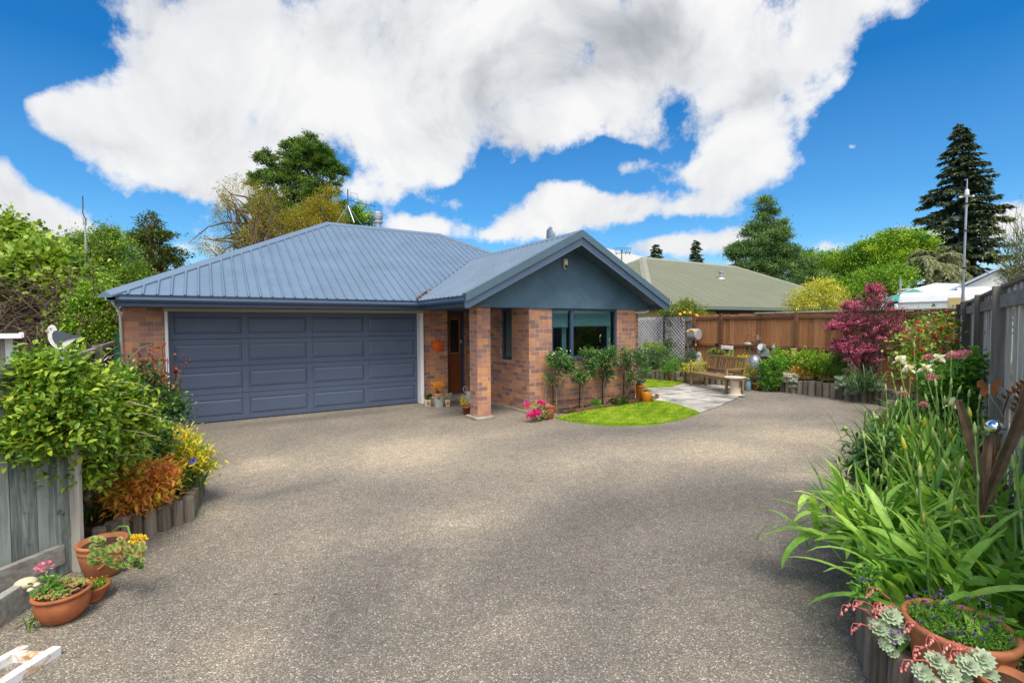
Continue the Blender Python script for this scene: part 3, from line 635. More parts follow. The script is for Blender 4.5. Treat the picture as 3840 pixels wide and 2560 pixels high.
gb_(600, 1065, 1.3, 1.6, .7); gb_(900, 1040, 2.2, 2.0, .9); gb_(1150, 1000, 2.2, 1.4, .5); gb_(1350, 1060, 2.4, 1.6, .5, 20); gb_(1650, 1040, 2.4, 1.5, .6, -35); gb_(1820, 1000, 3.4, 1.8, .85, -30); gb_(1700, 940, 2.6, 1.2, .4, -40); gb_(1850, 1090, 1.3, .6, .5, -20)
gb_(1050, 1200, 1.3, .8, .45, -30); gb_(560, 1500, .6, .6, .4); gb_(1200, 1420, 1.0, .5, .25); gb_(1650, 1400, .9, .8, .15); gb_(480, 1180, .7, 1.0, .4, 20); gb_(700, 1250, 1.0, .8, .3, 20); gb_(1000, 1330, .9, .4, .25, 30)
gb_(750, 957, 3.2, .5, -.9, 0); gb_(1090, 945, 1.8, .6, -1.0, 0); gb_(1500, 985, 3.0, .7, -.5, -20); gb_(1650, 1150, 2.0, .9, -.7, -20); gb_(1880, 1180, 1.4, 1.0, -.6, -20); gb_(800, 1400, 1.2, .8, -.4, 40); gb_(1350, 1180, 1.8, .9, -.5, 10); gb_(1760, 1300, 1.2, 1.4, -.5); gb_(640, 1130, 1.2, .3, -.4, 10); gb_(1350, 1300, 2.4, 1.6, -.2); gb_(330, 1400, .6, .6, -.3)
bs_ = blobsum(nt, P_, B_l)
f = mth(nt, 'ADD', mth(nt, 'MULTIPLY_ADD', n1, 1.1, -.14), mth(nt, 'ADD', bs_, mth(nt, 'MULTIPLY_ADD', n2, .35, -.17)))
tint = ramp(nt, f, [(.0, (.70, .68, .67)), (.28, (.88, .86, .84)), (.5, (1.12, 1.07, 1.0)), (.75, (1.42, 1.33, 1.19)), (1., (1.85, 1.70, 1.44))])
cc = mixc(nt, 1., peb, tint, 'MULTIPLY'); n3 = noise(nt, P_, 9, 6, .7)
cc = mixc(nt, 1., cc, ramp(nt, n3, [(.3, (.84, .84, .84)), (.7, (1.14, 1.14, 1.14))]), 'MULTIPLY')
nt.links.new(cc, b.inputs['Base Color']); b.inputs['Roughness'].default_value = .8; b.inputs['Specular IOR Level'].default_value = .35
bump(nt, b, mth(nt, 'MULTIPLY', vo.outputs['Distance'], -1.), .7, .01); MT['aggregate'] = m
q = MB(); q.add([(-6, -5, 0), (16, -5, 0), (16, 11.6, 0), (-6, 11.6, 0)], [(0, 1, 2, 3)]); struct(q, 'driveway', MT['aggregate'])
# concrete path and joints
m, nt, b, _ = newmat('path_concrete'); P_ = wpos(nt); a_ = noise(nt, P_, 1.3, 8, .7, .3); c_ = noise(nt, P_, 40, 4)
cc = ramp(nt, a_, [(.34, (.13, .12, .11)), (.48, (.30, .29, .27)), (.62, (.55, .54, .51))]); cc = mixc(nt, 1., cc, ramp(nt, c_, [(.3, (.85, .85, .85)), (.7, (1.1, 1.1, 1.1))]), 'MULTIPLY')
nt.links.new(cc, b.inputs['Base Color']); b.inputs['Roughness'].default_value = .85; bump(nt, b, c_, .3, .005)
arc = [G(x, y) for x, y in ((1703, 905), (1698, 911), (1686, 918), (1668, 927), (1646, 936), (1626, 943), (1608, 949))]
lt = [G(x, y) for x, y in ((1500, 919), (1540, 926), (1576, 937), (1608, 949))]
poly = [G(1703, 899), (13.6, 8.6, 0), (13.6, 11.4, 0), (8.7, 11.4, 0), (8.7, 8.1, 0)]+lt+arc[::-1][1:]
P2 = [np.array([p[0], p[1], .004]) for p in poly]; q = MB(); q.prism(P2, (0, 0, .02)); struct(q, 'concrete_path', m)
q = MB()
for a0, a1 in (((1478, 913), (1668, 893)), ((1570, 903), (1694, 917)), ((1668, 893), (1703, 905))):
    p0, p1 = G(*a0), G(*a1); p0[2] = p1[2] = .0255; q.bar(p0, p1, .028, .004)
struct(q, 'path_joint', MT['pot_soil'])
# lawns
def poly_grass(poly, name, label, n, z=.0, hgt=.032):
    P = np.array(poly)[:, :2]; q = MB(); q.prism([(x, y, z) for x, y in P], (0, 0, .018), .25)
    lo, hi = P.min(0), P.max(0); pts = RNG.uniform(lo, hi, (n*3, 2)); ins = np.zeros(len(pts), bool); jn = len(P)
    for i in range(jn):
        a, b2 = P[i], P[(i+1) % jn]; cr = ((a[1] > pts[:, 1]) != (b2[1] > pts[:, 1])) & (pts[:, 0] < (b2[0]-a[0])*(pts[:, 1]-a[1])/(b2[1]-a[1]+1e-12)+a[0]); ins ^= cr
    pts = pts[ins][:n]; m_ = len(pts); D = np.stack([RNG.normal(0, .35, m_), RNG.normal(0, .35, m_), np.ones(m_)], -1)
    a = np.clip(.42+.22*np.sin(pts[:, 0]*3+np.sin(pts[:, 1]*4))*RNG.random(m_)+.16*np.sin(pts[:, 0]*11+3*np.sin(pts[:, 1]*9))+RNG.normal(0, .15, m_), 0, 1)
    leaves(q, np.c_[pts, np.full(m_, z+.015)], D, RNG.uniform(.6, 1.5, m_)*hgt, .007, a)
    return tag(q.build(name, MT['lf_grass']), label, None, None, 'stuff')
lens = [G(x, y) for x, y in ((1276, 961), (1310, 968), (1360, 975), (1430, 979), (1500, 976), (1560, 965), (1608, 950), (1576, 938), (1540, 927), (1500, 921), (1440, 931), (1380, 941), (1320, 951))]
poly_grass(lens, 'lawn', 'curved strip of bright short lawn grass', 42000)
poly_grass([(x, y, 0) for x, y in [tuple(G(1482, 893)[:2]), tuple(G(1540, 890)[:2]), tuple(G(1572, 882)[:2]), tuple(G(1545, 876)[:2]), tuple(G(1480, 874)[:2])]], 'lawn', 'small patch of lawn grass by the log edging', 14000, .024)
# soil beds
soil = paint('bed_soil', (.075, .05, .035), .95, .35, 9, 0, .9, 40, .15)
fb = [G(1310, 950), G(1500, 917)]; 
q = MB(); q.prism([(5.75, 8.03, .001), (8.75, 8.03, .001), (8.86, 7.80, .001), tuple(G(1320, 949)+[0, 0, .001])], (0, 0, .05)); bed = struct(q, 'garden_bed', soil)
# ================= fences and edgings =================
def fence(name, label, A, B, zt, zb, pal_w, mats, posts, rails, pal_mat, group=None, side=1, gap=.004, cap_m=None, jitter=.004, top_j=.01, skip=None):
    """paling fence from A to B; side=+1 puts rails and posts on the left of A->B"""
    A = np.array([*A, 0.]); B = np.array([*B, 0.]); L = np.linalg.norm(B-A); d = (B-A)/L; n = np.array([-d[1], d[0], 0])*side
    o = thing(name, label, 'fence', (A+B)/2, 0, group)
    q = MB(); s = 0
    while s < L-.02:
        wv = min(pal_w*RNG.uniform(.93, 1.05), L-s); zt_ = zt+RNG.normal(0, top_j); c = A+d*(s+wv/2)+n*RNG.normal(0, jitter)
        if not (skip and skip(s)): q.ob((c[0], c[1], (zt_+zb)/2), d*(wv/2-gap), n*.009, (0, 0, (zt_-zb)/2), RNG.random())
        s += wv
    q.build('palings', pal_mat, o)
    for z, h, t in rails:
        ss = sorted([0]+[p for p in posts if 0 < p < L]+[L])
        for a, b in zip(ss[:-1], ss[1:]):
            if b-a < .1: continue
            q = MB(); p0 = A+d*(a+.05)+n*(.01+t/2); p1 = A+d*(b-.05)+n*(.01+t/2); p0[2] = z+RNG.normal(0, .006); p1[2] = z+RNG.normal(0, .006); q.bar(p0, p1, t, h, a=RNG.random()); q.build('rail', mats['rail'], o, bevel=.005)
    for s_ in posts:
        c = A+d*s_+n*.06; q = MB(); q.ob((c[0], c[1], (zt+.02)/2+zb/2), d*.05, n*.05, (0, 0, (zt+.04-zb)/2), RNG.random()); q.build('post', mats['post'], o, bevel=.008)
    if cap_m:
        q = MB(); p0 = A+d*0+n*.0; p1 = A+d*L+n*.0; p0[2] = p1[2] = zt+.018
        ss = np.arange(0, L+.1, 2.4)
        for a in ss[:-1] if len(ss) > 1 else []:
            u0 = A+d*a; u1 = A+d*min(L, a+2.395); u0 = u0+[0, 0, zt+.016+RNG.normal(0, .004)]; u1 = u1+[0, 0, zt+.016+RNG.normal(0, .004)]; q.bar(u0, u1, .10, .035, a=RNG.random())
        q.build('cap_rail', cap_m, o, bevel=.004)
    return o
# brown fence behind the bench, its grey end, and the long grey fence on the right
FX = 14.3
fence('paling_fence', 'brown stained paling fence with mossy rails behind the bench', (FX, 3.78), (FX, 10.78), 2.10, 0.2, .150, dict(rail=MT['rail_brown'], post=MT['rail_brown']), [1.1, 3.55, 5.95, 6.96], [(1.98, .10, .045), (1.10, .095, .05)], MT['fence_brown'], side=1, cap_m=MT['rail_lichen'])
fence('paling_fence', 'weathered grey paling fence behind the white lattice', (FX, 10.84), (FX, 17.0), 2.05, 0.2, .150, dict(rail=MT['rail_grey'], post=MT['fence_post']), [1.5, 4.1], [(1.93, .10, .045), (1.06, .095, .05)], MT['fence_grey'], side=1)
fl_ = lambda x: .3153*x-.709
fence('paling_fence', 'tall weathered grey paling fence behind the iris bed', (2.6, fl_(2.6)), (14.2, fl_(14.2)), 2.16, 0.1, .155, dict(rail=MT['rail_grey'], post=MT['fence_post']), [2.1, 4.62, 6.80, 9.42, 11.5], [(2.02, .13, .05), (1.10, .12, .05)], MT['fence_grey'], side=1, gap=.006, cap_m=MT['rail_lichen'], jitter=.012, top_j=.02)
# left fences
o = fence('paling_fence', 'grey board fence panel under the green shrub, ending in a square post', (-1.9, 3.83), (-.985, 4.79), 1.56, 0.10, .155, dict(rail=MT['rail_grey'], post=MT['fence_grey_green']), [], [(1.52, .07, .05)], MT['fence_grey_green'], side=-1, jitter=.002, gap=.003)
q = MB(); q.bar((-1.85, 3.80, .16), (-.93, 4.72, .16), .05, .14, a=.6); q.build('base_board', MT['rail_grey'], o, bevel=.005)
q = MB(); q.ob((-.935, 4.80, .79), (.052, .052, 0), (-.052, .052, 0), (0, 0, .79), .3); q.build('post', MT['fence_grey_green'], o, bevel=.006)
q = MB(); q.ob((-.868, 4.75, .76), (.012, .012, 0), (-.05, .05, 0), (0, 0, .76), .9); q.build('cover_strip', MT['fence_grey'], o, bevel=.003)
fence('paling_fence', 'old blackened paling fence running to the garage wall', (-.99, 4.95), (-1.36, 10.55), 1.57, 0.05, .12, dict(rail=MT['rail_lichen'], post=MT['fence_grey']), [2.5], [(1.55, .06, .05)], MT['old_black_wood'], side=-1, jitter=.02, top_j=.02, gap=.008)
# lattice
la = thing('lattice_screen', 'white diagonal lattice panel on the grey fence behind the corner of the house', 'lattice', (14.15, 12.2, 1)); 
def latt(y0, y1, z0, z1, cut):
    q = MB(); stp = .135; wd_ = .018
    for sgn, xx in ((1, 14.165), (-1, 14.18)):
        for c in np.arange(-4, 8, stp):
            # line y - y0 = sgn*(z - z0) + c
            pts = []
            for (a, b) in (('y', y0), ('y', y1), ('z', z0), ('z', z1)):
                if a == 'y': z = z0+sgn*(b-y0-c); y = b
                else: y = y0+c+sgn*(b-z0); z = b
                if y0-1e-6 <= y <= y1+1e-6 and z0-1e-6 <= z <= z1+1e-6: pts.append((y, z))
            if len(pts) < 2: continue
            pts = sorted(set([(round(a, 4), round(b, 4)) for a, b in pts]));
            if len(pts) < 2: continue
            p, r = np.array(pts[0]), np.array(pts[-1])
            if cut:      # sloping lower edge
                seg = [p+(r-p)*t for t in np.linspace(0, 1, 60)]; seg = [s_ for s_ in seg if s_[1] >= cut(s_[0])]
                if len(seg) < 3: continue
                p, r = seg[0], seg[-1]
            if np.linalg.norm(r-p) < .06: continue
            q.bar((xx, p[0], p[1]), (xx, r[0], r[1]), .032, .010, up=(1, 0, 0), a=RNG.random())
    return q
latt(12.05, 13.9, .7, 2.05, None).build('panel', MT['lattice_white'], la)
latt(11.1, 11.95, .45, 2.05, None).build('panel', MT['lattice_white'], la)
# log edging walls: every log on its own inside one wall thing
def logwall(label, pts, r, zt, name='log_edging', zb=-.05, lean=.01, group=None):
    P = [np.array([*p[:2], 0.]) for p in pts]; t = thing(name, label, 'log edging', P[0]); k = 0
    seg = [np.linalg.norm(b-a) for a, b in zip(P[:-1], P[1:])]; L = sum(seg); s = r
    proto = []
    while s < L:
        u = s; i = 0
        while u > seg[i] and i < len(seg)-1: u -= seg[i]; i += 1
        c = P[i]+(P[i+1]-P[i])*u/seg[i]; rr = r*RNG.uniform(.88, 1.08); h = zt*RNG.uniform(.93, 1.07); q = MB()
        q.lathe((0, 0, 0), [(rr, zb), (rr*1.0, h*.5), (rr*.97, h-.012), (rr*.86, h)], 12, RNG.random(), wob=.0015)
        V = q.V[0]; V[:, 0] += (V[:, 2])*RNG.normal(0, lean); q.V[0] = V+c
        q.build('log', MT['log_wood'], t, smooth=False); s += rr*2+.004; k += 1
    return t
logwall('low log edging of the left bed beside the two terracotta pots', [(-.80, 4.98), G(300, 1235), G(338, 1225), G(372, 1217), G(400, 1207), G(433, 1195), (-.10, 6.2), (-.28, 7.4), (-.50, 10.4)], .052, .22)
LA = [(12.0, 12.6), (11.95, 10.6), (12.25, 9.3), (12.75, 8.4), (12.85, 7.2), (12.75, 6.2), (12.7, 5.4), (12.65, 4.9), (12.3, 4.25), (11.6, 3.95), (10.4, 3.75)]
logwall('long log edging of the raised bed along the back fence', LA, .082, .36)
RB = [(10.3, 3.72), (9.0, 3.45), (7.6, 2.95), (6.2, 2.35), (4.9, 1.85), (3.9, 1.45), (3.1, 1.18), (2.78, 1.0), (2.62, .78), (2.60, .45)]
logwall('dark log edging in front of the iris bed, nearest the camera at the right', RB, .062, .30)
# raised soil
q = MB(); q.prism([(x, y, -.01) for x, y in LA]+[(14.25, 3.85, -.01), (14.25, 12.6, -.01)], (0, 0, .30)); struct(q, 'garden_bed', MT['bed_soil'])
q = MB(); q.prism([(x, y, -.01) for x, y in RB]+[(2.62, .16, -.01), (14.1, 3.68, -.01), (11.6, 3.9, -.01)], (0, 0, .26)); struct(q, 'garden_bed', MT['bed_soil'])
q = MB(); q.prism([(-.97, 5.0, -.01), (-.70, 5.1, -.01), (-.30, 5.38, -.01), (-.15, 5.6, -.01), (-.33, 7.4, -.01), (-.56, 10.4, -.01), (-1.30, 10.5, -.01)], (0, 0, .17)); struct(q, 'garden_bed', MT['bed_soil'])
# timber edging of the rose bed
t = thing('timber_edging', 'brown timber edging board between the rose bed and the lawn', 'garden edging', G(1400, 940))
q = MB(); a, b = G(1322, 950), G(1508, 918); a[2] = b[2] = .045; q.bar(a, b, .03, .10); q.bar(b, (8.86, 8.0, .045), .03, .10); q.build('board', MT['edging_wood'], t, bevel=.004)
bb = G(1509, 917); q = MB(); q.box(bb[0]-.03, bb[0]+.03, bb[1]-.03, bb[1]+.03, 0, .13); q.build('stake', MT['edging_wood'], t, bevel=.004)
# sleeper by the camera on the left with its step
q = MB(); a = G(-30, 1462); b = G(78, 1388); a[2] = b[2] = .0; dd = nrm(b-a); n_ = np.array([-dd[1], dd[0], 0])
z_s = .16; c1, c2 = a-dd*.9, b
q.bar(c1+n_*.03+[0, 0, z_s*.5+.005], c2+n_*.03+[0, 0, z_s*.5+.005], .06, z_s+.02, a=.7)
SL = solo(q, 'timber_sleeper', MT['rail_grey'], 'grey weathered sleeper lying at the foot of the left fence', 'sleeper', bevel=.006)
# peeling white frame on the drive
t = thing('wooden_frame', 'peeling white painted timber frame lying on the drive at the lower left corner', 'wooden frame', G(60, 1540))
def fb_(x0, y0, x1, y1, wd_, z0, z1, nm='bar'):
    a, b = G(x0, y0), G(x1, y1); a[2] = b[2] = (z0+z1)/2; q = MB(); q.bar(a, b, wd_, z1-z0); q.build(nm, MT['peel_white'], t, bevel=.003)
fb_(132, 1502, -40, 1612, .055, 0, .05, 'long_bar'); fb_(60, 1500, -50, 1560, .05, 0, .05, 'long_bar'); fb_(30, 1516, 96, 1520, .04, 0, .048, 'cross_bar')
# ================= bench =================
bc = np.array([11.55, 8.22]); 
B1, B2 = G(1586, 887), G(1670, 906); ax = nrm(np.array([B1[0]-B2[0], B1[1]-B2[1], 0])); bkv = np.array([ax[1], -ax[0], 0])
if bkv[0] < 0: bkv = -bkv
bo = (B1+B2)/2; bo[2] = 0; BW = np.linalg.norm((B1-B2)[:2])/2
bn = thing('garden_bench', 'slatted wooden garden bench with armrests on the concrete path', 'bench', bo)
P_ = lambda s, d, z: bo+ax*s+bkv*d+np.array([0, 0, z])
def bbar(nm, p, r, w_, h_, up=(0, 0, 1), par=None):
    q = MB(); q.bar(p, r, w_, h_, up=up, a=RNG.random()); return q.build(nm, MT['bench_wood'], par or bn, bevel=.004)
for sg in (-1, 1):
    s = sg*(BW-.03)
    bbar('leg', P_(s, 0, 0), P_(s, 0, .62), .055, .055, up=bkv); bbar('leg', P_(s, .46, 0), P_(s, .46, .42), .055, .06, up=bkv)
    bbar('back_post', P_(s, .46, .40), P_(s, .56, .92), .055, .05, up=bkv)
    bbar('armrest', P_(s, -.03, .635), P_(s, .52, .645), .065, .03); bbar('side_rail', P_(s, .03, .37), P_(s, .44, .37), .03, .06); bbar('stretcher', P_(s, .03, .14), P_(s, .44, .14), .025, .035)
bbar('seat_rail', P_(-BW+.04, .0, .375), P_(BW-.04, .0, .375), .035, .07); bbar('seat_rail', P_(-BW+.04, .44, .375), P_(BW-.04, .44, .375), .035, .07)
for k in range(6): bbar('seat_slat', P_(-BW+.02, .0+.08*k, .42), P_(BW-.02, .0+.08*k, .42), .065, .02)
bbar('top_rail', P_(-BW+.05, .555, .89), P_(BW-.05, .555, .89), .035, .08, up=(0, 0, 1)); bbar('lower_rail', P_(-BW+.05, .485, .53), P_(BW-.05, .485, .53), .03, .05)
for k in range(16):
    s = -BW+.11+(2*BW-.22)*k/15; bbar('back_slat', P_(s, .488, .54), P_(s, .550, .86), .045, .014, up=bkv)
# ================= pots =================
def pot(name, label, c, prof, mat, n=28, soil=None, group=None, cat='flower pot', parts=None, sx=1, sy=1, rz=0, square=False):
    c = np.array(c, float); t = thing(name, label, cat, c, 0, group); q = MB(); nn = 4 if square else n
    r_, z_ = prof[-1]; full = list(prof)+[(r_-.018, z_-.002), (r_-.025, z_-.06 if soil is None else soil), (.0, z_-.06 if soil is None else soil)]
    q.lathe(c, full, nn, .5, sx, sy, rz); q.build('pot_body', mat, t, smooth=not square, bevel=0)
    q = MB(); zs = z_-.05 if soil is None else soil+.012; q.lathe(c, [(.0, zs-.02), (r_-.03, zs-.01), (r_-.03, zs), (.0, zs+.008)], nn, .5, sx, sy, rz); q.build('potting_soil', MT['pot_soil'], t)
    return t
# ================= plant builders =================
def plant(name, label, cat, base, group=None): return thing(name, label, cat, base, 0, group)
def shrub(name, label, cat, base, blobs, ncl, nlf, cr, L, Wd, mat, kind='d', stems=6, r0=.02, bark='bark', group=None, leafname='foliage', nst=14, **k):
    t = plant(name, label, cat, base, group); q = MB(); C = crown(q, blobs, ncl, nlf, cr, L, Wd, kind, **k); q.build(leafname, MT[mat], t)
    if stems:
        q = MB(); base = np.array(base, float)
        idx = RNG.choice(len(C), min(len(C), nst), replace=False)
        for i in range(len(idx)):
            b0 = base+np.array([*RNG.normal(0, .06*stems/6, 2), 0]); q.tube(limb(b0, C[idx[i]], .05, 5, .03), np.linspace(r0, r0*.3, 5), 5, cap=False)
        q.build('stems', MT[bark], t)
    return t
def mul(a, b): return [a*b]
def tree(name, label, base, top, blobs, ncl, nlf, cr, L, Wd, mat, kind='d', r0=.3, r1=.03, nb=30, bark='bark_far', group=None, cat='tree', frm=(.3, .95), **k):
    t = plant(name, label, cat, base, group); q = MB(); C = crown(q, blobs, ncl, nlf, cr, L, Wd, kind, **k); q.build('crown', MT[mat], t)
    q = MB(); idx = RNG.choice(len(C), min(nb, len(C)), replace=False); branches(q, base, top, C[idx], r0, r1, frm=frm); q.build('trunk', MT[bark], t); return t
def blobs_px(lst, fd):
    """crown masses: (x, y, half width, half height[, depth factor, depth shift]) in metres from the outline at that distance"""
    o = []
    for b in lst:
        x, y, rx, ry = b[:4]; df = b[4] if len(b) > 4 else 1.; ds = b[5] if len(b) > 5 else 0.; f_ = fd+ds; s = f_/1110.4
        c = W(x, y, f_); o.append((c, (rx*s, rx*s*df, ry*s)))
    return o
def gnd(x, fd, z=0): p = W(x, 745, fd); p[2] = z; return p
def rosette(mb, c, r, n, L, Wd, a0=.5, tilt=.5, lay=3, up=np.array([0, 0, 1.])):
    c = np.array(c, float); up = nrm(up); e1 = nrm(np.cross(up, [.3, .9, .1])); e2 = np.cross(up, e1)
    for l in range(lay):
        k = max(4, int(n*(1-l*.25))); an = np.arange(k)*2*math.pi/k+l*.4+RNG.random()
        el = .25+l*tilt; D = (np.cos(an)[:, None]*e1+np.sin(an)[:, None]*e2)*math.cos(el)+up*math.sin(el)
        leaves(mb, np.repeat(c[None]+up*l*L*.12, k, 0), D, L*(1-l*.22), Wd*(1-l*.15), np.clip(a0+RNG.normal(0, .08, k)+l*.08, 0, 1), 'o', -.12, up=np.repeat(up[None], k, 0)+RNG.normal(0, .02, (k, 3)))
def florets(mb, c, r, n, L, a=None, flat=.6):
    P = np.array(c)+sph(n)*r*np.array([1, 1, flat]); D = nrm(P-np.array(c)+[0, 0, .02]); leaves(mb, P, D+RNG.normal(0, .3, (n, 3)), L, L*.8, RNG.random(n) if a is None else a, 'd', .0)
# ================= trees behind =================
# tall totara over the left of the roof
fd = 27; b = gnd(690, fd)
def tiers(rows, pad, n, seed):
    rg = np.random.default_rng(seed); o = []
    ys = [r[0] for r in rows]
    for i in range(n):
        y = rg.uniform(ys[0], ys[-1]); xl = np.interp(y, ys, [r[1] for r in rows]); xr = np.interp(y, ys, [r[2] for r in rows]); u = rg.random()
        if i % 3 == 0: u = rg.choice([rg.uniform(0, .12), rg.uniform(.88, 1)])
        s = min(rg.uniform(.65, 1.25)*pad, (xr-xl)*.20+3.5); o.append((xl+(xr-xl)*u, y+8*abs(u-.5), s, s*.46, 1., rg.uniform(-.5, .5)*(xr-xl)*fd/1110.4*.5*math.sin(math.pi*u)))
    return o
tree('conifer_tree', 'tall dense green conifer with spiky tufts rising behind the blue roof', b, W(702, 312, fd), blobs_px(tiers([(308, 705, 716), (325, 672, 722), (340, 645, 742), (360, 598, 752), (385, 600, 768), (410, 588, 772), (440, 585, 770), (470, 580, 782), (500, 590, 792), (530, 585, 800)], 24, 120, 4)+[(690, 430, 52, 60), (690, 500, 80, 40), (695, 370, 30, 26)], fd), 1150, 90, .12, .13, .05, 'lf_totara', r0=.12, nb=30, amod=.24, outw=.8, squash=.6, shell=(.55, 1.05), upb=.35)
fd = 21; b = gnd(640, fd)
tree('broadleaf_tree', 'yellow green tree with sparse open branches left of the tall conifer', gnd(600, fd), W(600, 450, fd), blobs_px([(560, 460, 62, 48), (620, 490, 55, 48), (525, 510, 38, 52), (600, 560, 70, 50), (655, 540, 50, 55), (480, 570, 42, 30), (540, 580, 60, 30), (575, 425, 16, 12), (515, 460, 14, 12), (500, 500, 14, 16), (640, 440, 20, 12)], fd), 460, 34, .13, .075, .028, 'lf_yellowgreen', r0=.22, r1=.012, nb=120, bark='bark', amod=.2, frm=(.2, .9))
tree('broadleaf_tree', 'yellow green tree in front of the right side of the tall conifer', gnd(740, fd), W(730, 450, fd), blobs_px([(745, 485, 38, 44), (700, 510, 36, 42), (765, 510, 26, 36), (725, 540, 60, 40), (757, 440, 16, 14), (715, 470, 16, 14)], fd), 420, 50, .13, .075, .028, 'lf_yellowgreen', r0=.18, r1=.012, nb=70, bark='bark', amod=.2, frm=(.2, .9), aof=.05)
fd = 24
tree('broadleaf_tree', 'small green tree peeping over the ridge beside the steel flue', gnd(830, fd), W(830, 500, fd), blobs_px([(830, 505, 30, 26), (805, 515, 28, 20), (775, 520, 30, 20)], fd), 110, 40, .15, .15, .08, 'lf_bright', r0=.12, nb=14, aof=-.15)
# left group
fd = 19
tree('broadleaf_tree', 'mid green leafy tree behind the thin mast', gnd(235, fd), W(235, 540, fd), blobs_px([(235, 570, 60, 45), (185, 590, 45, 50), (275, 590, 40, 45), (240, 540, 28, 18), (220, 640, 90, 60), (300, 640, 50, 40)], fd), 620, 56, .14, .085, .045, 'lf_vine', r0=.16, nb=30, aof=-.12, amod=.2)
fd = 22
tree('conifer_tree', 'dark spiky conifer with bare shoots on top left of the house', gnd(342, fd), W(345, 510, fd), blobs_px([(340, 545, 42, 22), (345, 515, 22, 16), (340, 497, 8, 12), (385, 545, 25, 9), (315, 555, 30, 16), (355, 590, 52, 32), (400, 580, 26, 9), (340, 640, 60, 35), (382, 608, 30, 14)], fd), 290, 42, .13, .15, .05, 'lf_podo', r0=.14, nb=40, bark='bark_pale', squash=.5, amod=.2, aof=.05)
fd = 8.6
HB = [(50, 585, 60, 45, .8, 1.), (0, 545, 55, 40, .8, 1.), (115, 620, 60, 50, .8), (40, 650, 90, 50, .7), (150, 665, 60, 50, .7), (185, 720, 45, 60, .7), (60, 720, 110, 40, .6, .6), (180, 640, 40, 30, .6)]
t = plant('climbing_vine', 'big sprawling vine covered hedge with brown tangled stems beyond the left fence', 'vine', gnd(90, 9.5))
q = MB(); C = crown(q, blobs_px(HB, fd), 620, 30, .12, .105, .085, 'o', amod=.2, outw=.6, shell=(.7, 1.08), aof=.08)
V_ = blobs_px([(70, 735, 120, 40, .5)], fd)
q.build('foliage', MT['lf_vine'], t)
q = MB()
for k in range(260):
    a = W(RNG.uniform(-20, 215), RNG.uniform(650, 790), 8.2+RNG.uniform(-.3, .5)); d = nrm(RNG.normal(0, 1, 3)*[1, .5, .8]); q.tube(limb(a-d*RNG.uniform(.2, .6), a+d*RNG.uniform(.2, .7), RNG.uniform(-.25, .25), 7, .05), RNG.uniform(.003, .009), 4, cap=False)
for k in range(40): q.tube(limb(gnd(RNG.uniform(0, 200), 8.8), W(RNG.uniform(0, 210), RNG.uniform(560, 700), 8.7), .1, 6, .05), np.linspace(.02, .006, 6), 5, cap=False)
q.build('stems', MT['twig'], t)
q = MB(); c = W(80, 735, 9.4); q.ball(c, 1.3, .5, .55, 14); q.build('leaf_litter', MT['twig'], t)
shrub('leafy_bush', 'fresh green small leaved bush between the vine hedge and the house', 'bush', gnd(215, 8.2), blobs_px([(205, 720, 35, 70), (225, 680, 22, 30), (190, 780, 50, 40), (230, 760, 16, 30)], 8.2), 190, 45, .10, .05, .03, 'lf_bright', stems=5, aof=-.05)
# right background
fd = 40
tree('cypress_tree', 'large layered cypress with drooping boughs behind the olive roof', gnd(1765, fd), W(1757, 458, fd), blobs_px(tiers([(452, 1753, 1760), (475, 1743, 1768), (500, 1738, 1785), (525, 1722, 1800), (550, 1712, 1812), (575, 1690, 1815), (600, 1682, 1845), (625, 1678, 1870), (650, 1690, 1880), (690, 1690, 1890)], 27, 84, 9)+[(1780, 655, 70, 26), (1765, 580, 24, 60), (1790, 620, 60, 20)], fd), 1000, 120, .25, .20, .065, 'lf_cypress', r0=.16, r1=.03, nb=30, amod=.22, squash=.5, outw=.7, shell=(.5, 1.05), bottom=-.6)
fd = 46
tree('broadleaf_tree', 'bright green spreading tree left of the tall redwood', gnd(2050, fd), W(2050, 560, fd), blobs_px([(2060, 560, 60, 26), (2000, 585, 50, 28), (2105, 575, 35, 32), (2040, 615, 90, 35), (1970, 600, 25, 20), (2080, 545, 26, 12), (2030, 560, 22, 12), (1985, 570, 16, 8)], fd), 620, 90, .36, .20, .11, 'lf_bright', r0=.35, nb=40, squash=.6, aof=-.1)
fd = 50
tree('broadleaf_tree', 'green rounded tree right of the layered cypress', gnd(1900, fd), W(1900, 600, fd), blobs_px([(1900, 610, 55, 30), (1860, 600, 35, 22), (1930, 650, 70, 50), (1880, 680, 60, 40), (1960, 640, 40, 30)], fd), 560, 80, .36, .20, .11, 'lf_bright', r0=.35, nb=30, squash=.6, aof=-.05)
fd = 33
tree('broadleaf_tree', 'lower green bushy tree above the fence beside the pink bush', gnd(2010, fd), W(2010, 650, fd), blobs_px([(2010, 655, 55, 35), (1960, 680, 50, 30), (2060, 640, 30, 25), (1920, 680, 40, 35)], fd), 460, 70, .26, .15, .08, 'lf_bright', r0=.2, nb=20, aof=-.15)
